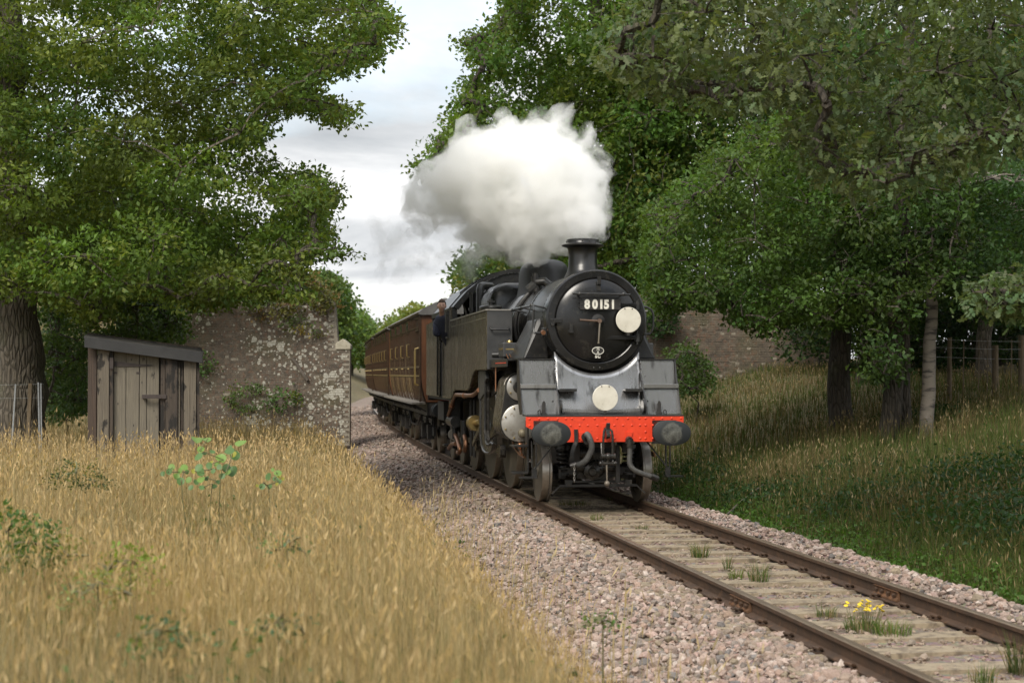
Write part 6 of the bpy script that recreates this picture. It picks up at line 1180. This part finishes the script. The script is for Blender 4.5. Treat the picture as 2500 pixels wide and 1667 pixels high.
# ================================================================ plants one can pick out
sap_leaf = []
for f_ in (.10, -.06, .2):
    q = MB(); n = 14; rim = [(.5*math.sin(2*math.pi*i/n)*(1.0 if i != n//2 else .8), .5-.5*math.cos(2*math.pi*i/n), abs(math.sin(2*math.pi*i/n))*f_) for i in range(n)]; q.v = [(0, .5, -.03)] + rim; q.f = [(0, 1+i, 1+(i+1) % n) for i in range(n)]; sap_leaf.append(q)
def flat_leaf_mat(name, c):
    k = NT(name); r = k.node('ShaderNodeObjectInfo').outputs['Random']; col = k.mix(k.noise(k.coord('Object'), 6, 4, .6), c, tuple(x*.7 for x in c)); col = k.mix(k.math('MULTIPLY', r, .5), col, tuple(x*.5 for x in c))
    p = k.node('ShaderNodeBsdfPrincipled', Base__Color=col, Roughness=.5); t = k.node('ShaderNodeBsdfTranslucent', Color=col); m_ = k.node('ShaderNodeMixShader'); m_.inputs[0].default_value = .35; k.t.links.new(p.outputs[0], m_.inputs[1]); k.t.links.new(t.outputs[0], m_.inputs[2]); k.t.links.new(m_.outputs[0], k.out.inputs['Surface']); return k.m
lm1, lm2, lm3 = flat_leaf_mat('sapling_leaf_bright', (.24, .40, .08)), flat_leaf_mat('sapling_leaf_green', (.13, .25, .07)), flat_leaf_mat('sapling_leaf_yellow', (.42, .40, .05))
stem_m = M('green_stem', (.10, .12, .04), (.12, .09, .04), .6, .1)
LM = {}
for i, q in enumerate(sap_leaf):
    for j, m_ in enumerate((lm1, lm2, lm3)): LM[i, j] = q.mesh('leaf', m_, 80)
def sapling(label, Y, base_px, lst, seed):
    rr = random.Random(seed); b = at(base_px[0]/1.063, base_px[1]/1.063, Y); b.z = gz(b.x, Y)-.03; t = thing('aspen_sapling', label, 'sapling', b, 0, 'round-leaved saplings in the meadow'); tops = []
    for (cx_, cy_, w, h, kind) in lst:
        px, py = (440+cx_/7.84)/1.0629, (1030+cy_/7.84)/1.0629; p = at(px, py, Y+rr.uniform(-.22, .22)); size = w/7.84/1.0629/3520*Y*1.1
        tilt = math.acos(min(.95, h/w)) if h < w else .3
        inst('leaf', LM[rr.randrange(3), kind], t, p-b-Vector((0, 0, size*.4)), (math.pi/2 - tilt + rr.uniform(-.2, .2), rr.uniform(-.5, .5), rr.uniform(-.6, .6)), (size, size*1.05, size)); tops.append(p-b)
    for gx_ in sorted({round(p.x*3.2) for p in tops}):
        grp = sorted([p for p in tops if round(p.x*3.2) == gx_], key=lambda p: p.z); q = MB(); pts = [Vector((gx_/3.2*.35, 0, 0))] + [p.copy() for p in grp[::2]]
        if len(pts) > 1: q.tube(spline(pts, 12), .0045, 5); q.build('stem', stem_m, t)
    return t
A = [(320, 320, 200, 100, 0), (530, 310, 180, 90, 0), (1110, 375, 210, 120, 0), (370, 530, 130, 110, 0), (880, 530, 170, 120, 1), (990, 620, 110, 120, 2), (1080, 650, 190, 150, 1), (830, 690, 190, 120, 0), (320, 660, 160, 130, 1), (600, 560, 100, 60, 1), (480, 590, 100, 50, 1), (570, 755, 80, 50, 2), (560, 850, 120, 110, 1), (660, 800, 110, 80, 0), (310, 880, 140, 120, 1), (750, 870, 100, 100, 1), (850, 880, 150, 120, 1), (430, 930, 80, 100, 1), (360, 970, 140, 100, 1), (60, 860, 130, 100, 0), (-10, 940, 120, 100, 0), (150, 960, 80, 90, 1), (870, 960, 130, 90, 0), (1000, 960, 200, 170, 1), (250, 950, 90, 70, 2), (640, 940, 90, 80, 1), (770, 1040, 110, 90, 1), (400, 1100, 150, 100, 0), (290, 1150, 110, 90, 1), (170, 1110, 120, 90, 0), (20, 1150, 140, 120, 1), (520, 1080, 100, 80, 1), (730, 1150, 90, 70, 1), (920, 480, 110, 60, 1), (-150, 870, 120, 110, 0), (-230, 960, 110, 120, 1), (-60, 1050, 120, 90, 0), (-330, 1000, 90, 100, 1), (430, 1250, 110, 80, 1), (180, 1260, 100, 80, 1), (620, 1230, 100, 70, 1)]
sapling('large round-leaved green sapling standing up from the dry grass', 12.6, (500, 1330), A, 5)
B = [(1690, 1060, 140, 150, 1), (1800, 1080, 110, 70, 1), (1840, 960, 140, 70, 0), (1880, 1140, 120, 90, 1), (1960, 1090, 70, 55, 2), (1880, 1030, 90, 60, 2), (1690, 1240, 100, 90, 1), (1540, 1240, 110, 90, 1), (1470, 1220, 60, 50, 2), (1780, 920, 70, 70, 0), (1840, 1190, 60, 60, 2)]
sapling('small yellow-tinged round-leaved sapling right of the large one', 12.8, (665, 1300), A[:0] + B, 6)
def weed(label, x, y, Y, r, col, leaf, dens, seed, name='meadow_weed'):
    c = at(x, y, Y); b = Vector((c.x, c.y, gz(c.x, Y)-.03)); tree(name, label, 'weed', b, [(b, .008), (c, .004)], [(c, r, r*.7), (c+Vector((r*.7, .1, -r*.4)), r*.7, r*.5), (c+Vector((-r*.8, 0, -r*.3)), r*.6, r*.45)], col, leaf, dens, stem_m, seed=seed, sticks=4, maxlimb=.006, tips=(.25, .26, .05), group='green weeds in the meadow', per=6)
weed('dark feathery weed left of the large sapling, below the hut', 175, 1085, 13.5, .20, (.045, .062, .025), .028, 3600, 101)
weed('green weeds at the left edge of the meadow', 20, 1215, 9.6, .24, (.06, .11, .03), .04, 2600, 102)
weed('drooping grass-green weed near the left edge, mid meadow', 90, 1250, 9.2, .20, (.075, .105, .03), .04, 2400, 103)
weed('yellow-green weed in the middle of the meadow', 300, 1290, 8.4, .15, (.15, .19, .04), .032, 3200, 104)
weed('pale flowered weed low in the middle of the meadow', 225, 1340, 7.6, .14, (.17, .20, .07), .03, 3200, 105)
weed('bluish green weed toward the ballast side of the meadow', 660, 1250, 9.0, .10, (.06, .115, .055), .032, 2600, 106)
weed('green weed low at the bottom left of the meadow', 370, 1450, 6.4, .12, (.05, .095, .035), .035, 2600, 107)
weed('thin bluish weed at the bottom centre of the meadow', 640, 1425, 6.6, .10, (.055, .11, .05), .032, 2200, 108)
weed('tangled green weed at the meadow edge by the ballast', 1385, 1425, 9.4, .10, (.06, .12, .03), .03, 2200, 109)
# tufts between the rails
def tuft(label, x, y, n, h, seed, z=-.165, col=(.10, .15, .04), r=.09):
    k_ = 2500/2352; py = y*k_; Y = (CAMZ-z)*FPX/(py-HOR); p = at(x, y, Y); a = rng.uniform(0, 6.28, n); rr = r*np.sqrt(rng.random(n)); P = np.stack([p.x+rr*np.cos(a), p.y+rr*np.sin(a), np.full(n, z-.01)], -1); c1 = np.array([col])*rng.uniform(.6, 1.4, (n, 1)); dryb = rng.random(n) < .25; c1[dryb] = straw(dryb.sum())*.8
    V, T, C, _, _ = blades(P-np.array([p.x, p.y, z]), rng.uniform(.5, 1.1, n)*h, rng.uniform(.004, .008, n), np.abs(rng.normal(.35, .3, n)), a+rng.normal(0, .5, n), c1*.6, c1); o = np_obj('grass_tuft', V, T, grassm, None, C); o.location = (p.x, p.y, z); tag(o, label, 'grass tuft', 'grass tufts between the rails'); return o
tuft('tall grass tuft between the rails, third from the locomotive', 1607, 1280, 120, .20, 1); tuft('wispy grass tuft near the right rail, mid-way along', 1742, 1335, 80, .24, 2); tuft('low bright tuft just left of the wispy tuft', 1690, 1325, 70, .12, 3, col=(.14, .2, .04)); tuft('small bright tuft nearest the locomotive', 1370, 1192, 60, .12, 4, col=(.15, .21, .04)); tuft('broad green tuft beside the yellow flowers', 2048, 1455, 130, .15, 5, r=.15, col=(.12, .19, .04)); tuft('small tuft by the left rail, short of the yellow flowers', 1897, 1412, 50, .12, 6)
tuft('tall dark tuft against the right rail at the frame edge', 2342, 1540, 90, .32, 7, col=(.07, .1, .03)); tuft('thin tuft at the bottom edge between the rails', 2255, 1565, 60, .16, 8); tuft('shaded tuft under the locomotive coupling', 1320, 1160, 150, .12, 9, r=.25, col=(.08, .11, .03)); tuft('sparse tuft between the two nearest the locomotive', 1475, 1215, 40, .10, 10); tuft('single dark-leaved tuft left of the wispy tuft', 1672, 1305, 25, .2, 11, r=.04); tuft('shaded tuft under the front axle, right of the coupling', 1420, 1150, 90, .11, 12, r=.18, col=(.08, .11, .03))
o = tuft('temp', 1985, 1445, 150, .17, 13, r=.15, col=(.10, .16, .04)); rag = thing('ragwort', 'yellow-flowered ragwort clump between the rails in the foreground', 'plant', o.location); o.name = 'foliage'; o.parent = rag; o.location = (0, 0, 0)
for key in ('label', 'category', 'group'): del o[key]
yel = M('ragwort_yellow', (.75, .55, .02), (.65, .45, .02), .6, .1); fl = MB(); fl.lathe([(.001, .004), (.006, .005), (.018, 0), (.016, -.003), (.001, -.006)], n=10); flm = fl.mesh('flower', yel, 40); rr = random.Random(2)
for i in range(26): 
    a = rr.uniform(0, 6.28); q = .15*math.sqrt(rr.random()); h = rr.uniform(.16, .24); inst('flower', flm, rag, (q*math.cos(a), q*math.sin(a), h), (rr.uniform(-.6, .6), rr.uniform(-.6, .6), 0)); s_ = MB(); s_.tube([(q*math.cos(a)*.6, q*math.sin(a)*.6, 0), (q*math.cos(a), q*math.sin(a), h)], .0025, 4); s_.build('stem', stem_m, rag)
a, b = at(1640, 1108, 22.5), at(1765, 1078, 24.5); a.z, b.z = gz(a.x, a.y)+.12, gz(b.x, b.y)+.25; s_ = MB(); s_.tube([Vector((0, 0, 0)), (b-a)*.5+Vector((0, 0, .04)), b-a], [.018, .014, .006], 7); o = s_.build('fallen_branch', old_wood, None, 60, loc=a); tag(o, 'bare grey fallen branch lying in the grass of the right bank', 'branch')

# ================================================================ steam from the chimney
BL = [(1346, 512, 44, 23.9, 1.), (1350, 460, 62, 24.2, 1.), (1320, 400, 78, 24.6, 1.), (1260, 385, 92, 25.2, 1.), (1190, 370, 92, 25.6, 1.), (1115, 385, 82, 26.2, 1.), (1075, 440, 92, 26.8, 1.), (1160, 470, 112, 26.2, 1.), (1250, 470, 104, 25.2, 1.), (1005, 470, 62, 27.6, .8), (1090, 535, 60, 27.4, .8), (1180, 535, 52, 26.4, .7), (1262, 515, 48, 25.2, .8), (1165, 305, 42, 25.8, .5), (1240, 330, 58, 25.2, .9), (960, 455, 34, 28.6, .4), (1000, 535, 50, 28.6, .22), (915, 575, 44, 30.5, .10), (885, 548, 30, 30.5, .06), (1060, 580, 46, 28, .2), (1318, 500, 44, 24.4, .9), (1345, 345, 48, 24.8, .6)]
from mathutils import noise as mnoise
def steam_mat(name, density):
    k = NT(name); pv = k.node('ShaderNodeVolumePrincipled', Color=(.988, .988, .982), Density=density, Anisotropy=0.); k.t.links.new(pv.outputs[0], k.out.inputs['Volume']); return k.m
def wisp_mat(name, density, scale, a, b):
    k = NT(name); nz = k.noise(k.coord('World', (1, .6, 1.1)), scale, 5, .62, .4); pv = k.node('ShaderNodeVolumePrincipled', Color=(.988, .988, .982), Density=k.math('MULTIPLY', k.ramp(nz, [(a, 0.), (b, 1.)]), density), Anisotropy=0.); k.t.links.new(pv.outputs[0], k.out.inputs['Volume']); return k.m
ctr = at(1180, 450, 26)
def steam_shell(name, pick, grow, amp, freq, voxel, mat, parent=None):
    """billowing surface round the puffs, filled with even vapour"""
    mb = MB()
    for x, y, r, Y, dn in BL:
        if pick(dn): mb.ball(at(x, y, Y)-ctr, r/3520*Y*.88+grow, 20, 12)
    me = mb.mesh(name, None, None); o = bpy.data.objects.new(name, me); COL.objects.link(o); rm = o.modifiers.new('r', 'REMESH'); rm.mode = 'VOXEL'; rm.voxel_size = voxel; sm = o.modifiers.new('s', 'SMOOTH'); sm.iterations = 3
    dg = bpy.context.evaluated_depsgraph_get(); m2 = bpy.data.meshes.new_from_object(o.evaluated_get(dg)); bpy.data.objects.remove(o)
    n = len(m2.vertices); co = np.empty(n*3); m2.vertices.foreach_get('co', co); co = co.reshape(-1, 3); nr = np.array([v.normal[:] for v in m2.vertices])
    off = np.array([mnoise.turbulence(Vector(p)*freq, 4, True, noise_basis='PERLIN_ORIGINAL', amplitude_scale=.55, frequency_scale=2.1) for p in co]); big = np.array([mnoise.noise(Vector(p)*.9+Vector((3, 1, 2))) for p in co])
    co = co + nr*((off-.35)*amp + big*amp*.55)[:, None]; m2.vertices.foreach_set('co', co.ravel()); m2.materials.clear(); m2.materials.append(mat); m2.shade_smooth(); q = bpy.data.objects.new(name, m2); COL.objects.link(q)
    if parent: q.parent = parent
    else: q.location = ctr
    return q
st_ = steam_shell('steam', lambda d: d > .3, -.11, .42, 1.25, .075, steam_mat('dense_steam', 3.0)); tag(st_, 'white billowing steam blown back from the chimney', None, kind='stuff')
o = steam_shell('steam_fringe', lambda d: d > .3, .10, .46, 1.4, .08, wisp_mat('soft_steam', 3.4, 2.1, .40, .60), st_); tag(o, kind='stuff')
o = steam_shell('steam_veil', lambda d: d > .3, .03, .5, 1.2, .085, steam_mat('thin_steam', .45), st_); tag(o, kind='stuff')
o = steam_shell('steam_trail', lambda d: d <= .3, .12, .55, 1.7, .07, wisp_mat('trailing_steam', 1.1, 1.7, .46, .66), st_); tag(o, kind='stuff')

# ================================================================ footplateman leaning from the cab
skin = M('skin', (.55, .33, .24), (.60, .37, .28), .5, .1, scale=20); navy = M('navy_overalls', (.018, .022, .045), (.026, .03, .055), .8, .1, scale=14, bump=.3, bscale=25); hairm = M('brown_hair', (.075, .042, .022), (.05, .03, .017), .7, .1, scale=60, bump=.4, bscale=90); dark = M('eye_dark', (.02, .015, .012)); lip = M('lips', (.38, .15, .12), (.33, .13, .1), .5, .1)
pw = loco.matrix_world @ Vector((-1.30, 7.95, 1.42)); man = thing('person', 'person in navy overalls leaning out of the cab side and looking forward', 'person', pw, LOCO_RZ)
O = Vector((-1.30, 7.95, 1.42))
def skin_mesh(name, nodes, edges, root, parent, mat, sub=2):
    me = bpy.data.meshes.new(name); me.from_pydata([Vector(n[0])-O for n in nodes], edges, []); o = bpy.data.objects.new(name, me); COL.objects.link(o); sk_ = o.modifiers.new('skin', 'SKIN'); sk_.use_smooth_shade = True; ss_ = o.modifiers.new('sub', 'SUBSURF'); ss_.levels = sub; ss_.render_levels = sub
    for i, n in enumerate(nodes): sv_ = me.skin_vertices[0].data[i]; sv_.radius = (n[1], n[2] if len(n) > 2 else n[1]); sv_.use_root = i == root
    dg = bpy.context.evaluated_depsgraph_get(); m2 = bpy.data.meshes.new_from_object(o.evaluated_get(dg)); bpy.data.objects.remove(o); m2.materials.clear(); m2.materials.append(mat); m2.shade_smooth(); p = bpy.data.objects.new(name, m2); COL.objects.link(p); p.parent = parent; return p
J = [((-1.02, 8.05, 1.95), .12, .10), ((-1.06, 8.0, 2.3), .12, .09), ((-1.27, 7.86, 2.66), .11, .08), ((-1.40, 7.76, 2.92), .10, .07), ((-1.435, 7.70, 3.04), .052), ((-1.445, 7.66, 3.11), .050), ((-1.45, 7.63, 3.20), .075),
     ((-1.50, 7.95, 2.93), .045), ((-1.52, 7.80, 2.67), .042), ((-1.52, 8.02, 2.77), .034), ((-1.53, 8.10, 2.82), .030),
     ((-1.27, 7.60, 2.93), .045), ((-1.22, 7.52, 2.68), .042), ((-1.10, 7.60, 2.52), .036), ((-1.0, 8.05, 1.5), .09), ((-1.08, 8.1, 1.46), .06)]
E_ = [(0, 1), (1, 2), (2, 3), (3, 4), (4, 5), (5, 6), (3, 7), (7, 8), (8, 9), (9, 10), (3, 11), (11, 12), (12, 13), (0, 14), (14, 15)]
nodes = list(J); edges = list(E_)
for i, (dx, dy, dz, ln) in enumerate(((-.02, .02, .035, .9), (-.032, .03, .02, 1.), (-.036, .034, .004, 1.), (-.034, .03, -.012, .92), (.0, -.005, .045, .7))):
    b0 = Vector(J[10][0]); a = len(nodes); nodes += [(tuple(b0+Vector((dx, dy, dz))*.55), .0105), (tuple(b0+Vector((dx*1.2, dy*1.1, dz-.008))*ln), .0095), (tuple(b0+Vector((dx*1.3, dy*1.3, dz-.028))*ln), .008)]; edges += [(10, a), (a, a+1), (a+1, a+2)]
body = skin_mesh('body', nodes, edges, 0, man, skin)
jk = [((-1.02, 8.05, 1.95), .20, .16), ((-1.06, 8.0, 2.3), .19, .15), ((-1.27, 7.86, 2.66), .20, .15), ((-1.41, 7.76, 2.92), .20, .14), ((-1.438, 7.69, 3.075), .085, .085), ((-1.51, 7.96, 2.92), .095), ((-1.525, 7.80, 2.66), .085), ((-1.525, 8.04, 2.785), .05), ((-1.26, 7.59, 2.92), .095), ((-1.21, 7.51, 2.67), .08), ((-1.10, 7.59, 2.54), .06)]
skin_mesh('overalls_jacket', jk, [(0, 1), (1, 2), (2, 3), (3, 4), (3, 5), (5, 6), (6, 7), (3, 8), (8, 9), (9, 10)], 0, man, navy)
# head: one shaped surface with brow, nose, chin, ears; faces the camera
hc = Vector((-1.45, 7.60, 3.235)) - O; fa = R(-8)
hd = MB(); n, m = 28, 20; V = []
for i in range(m+1):
    t = math.pi*i/m
    for j in range(n):
        a = 2*math.pi*j/n; x, y, z = math.sin(t)*math.cos(a), -math.sin(t)*math.sin(a), math.cos(t); X_, Y_, Z_ = x*.080, y*.098, z*.128
        if z < -.1: kk = 1-.36*min(1, (-z-.1)/.9); X_ *= kk; Y_ = Y_*(1-.15*min(1, -z)) - .012*min(1, -z)*(y < 0)
        if y < -.3:
            Y_ -= .024*math.exp(-((x/.17)**2)-((z+.12)/.20)**2); Y_ += .010*math.exp(-(((abs(x)-.36)/.16)**2)-((z-.08)/.12)**2); Y_ -= .006*math.exp(-((x/.28)**2)-((z+.46)/.1)**2); Y_ -= .008*math.exp(-((x/.3)**2)-((z+.85)/.15)**2)
        if abs(x) > .88 and abs(z) < .28 and y > -.35: X_ += math.copysign(.014, x)
        V.append(Vector((X_, Y_, Z_)))
hd.v = [tuple(p) for p in V]; hd.f = [(i*n+j, i*n+(j+1) % n, (i+1)*n+(j+1) % n, (i+1)*n+j) for i in range(m) for j in range(n)]
hm_ = hd.mesh('head_shape', skin, 80); rotm = Matrix.Rotation(fa, 4, 'Z'); hm_.transform(Matrix.Translation(hc) @ rotm)
bm = bmesh.new(); bm.from_mesh(body.data); bm.from_mesh(hm_); bm.to_mesh(body.data); bm.free(); body.data.shade_smooth()
hr_ = MB(); n, m = 28, 12; V = []
for i in range(m+1):
    t = math.pi*.60*i/m
    for j in range(n):
        a = 2*math.pi*j/n; x, y, z = math.sin(t)*math.cos(a), -math.sin(t)*math.sin(a), math.cos(t); lim_ = 1.0 if y > -.35 or z > .52 else 0.
        q = 1.10 + .05*math.sin(j*3.1+i*2.)+.03*math.sin(j*5.7) if lim_ else .90; V.append((x*.082*q, y*.101*q, z*.128*q+.006))
hr_.v = V; hr_.f = [(i*n+j, i*n+(j+1) % n, (i+1)*n+(j+1) % n, (i+1)*n+j) for i in range(m) for j in range(n)]; hm2 = hr_.mesh('hair', hairm, 80); hm2.transform(Matrix.Translation(hc) @ rotm); inst('hair', hm2, man)
for nm, pts, mt in (('eye', [(-.030, -.088, .012), (.030, -.088, .012)], dark), ('eyebrow', [(-.030, -.094, .034), (.030, -.094, .034)], hairm)):
    for p in pts: q = MB(); q.ball((0, 0, 0), (.012, .006, .006 if nm == 'eye' else .004), 10, 6); w = hc + rotm @ Vector(p); q.build(nm, mt, man, loc=w)
q = MB(); q.ball((0, 0, 0), (.024, .006, .006), 12, 6); q.build('mouth', lip, man, loc=hc + rotm @ Vector((0, -.098, -.056)))
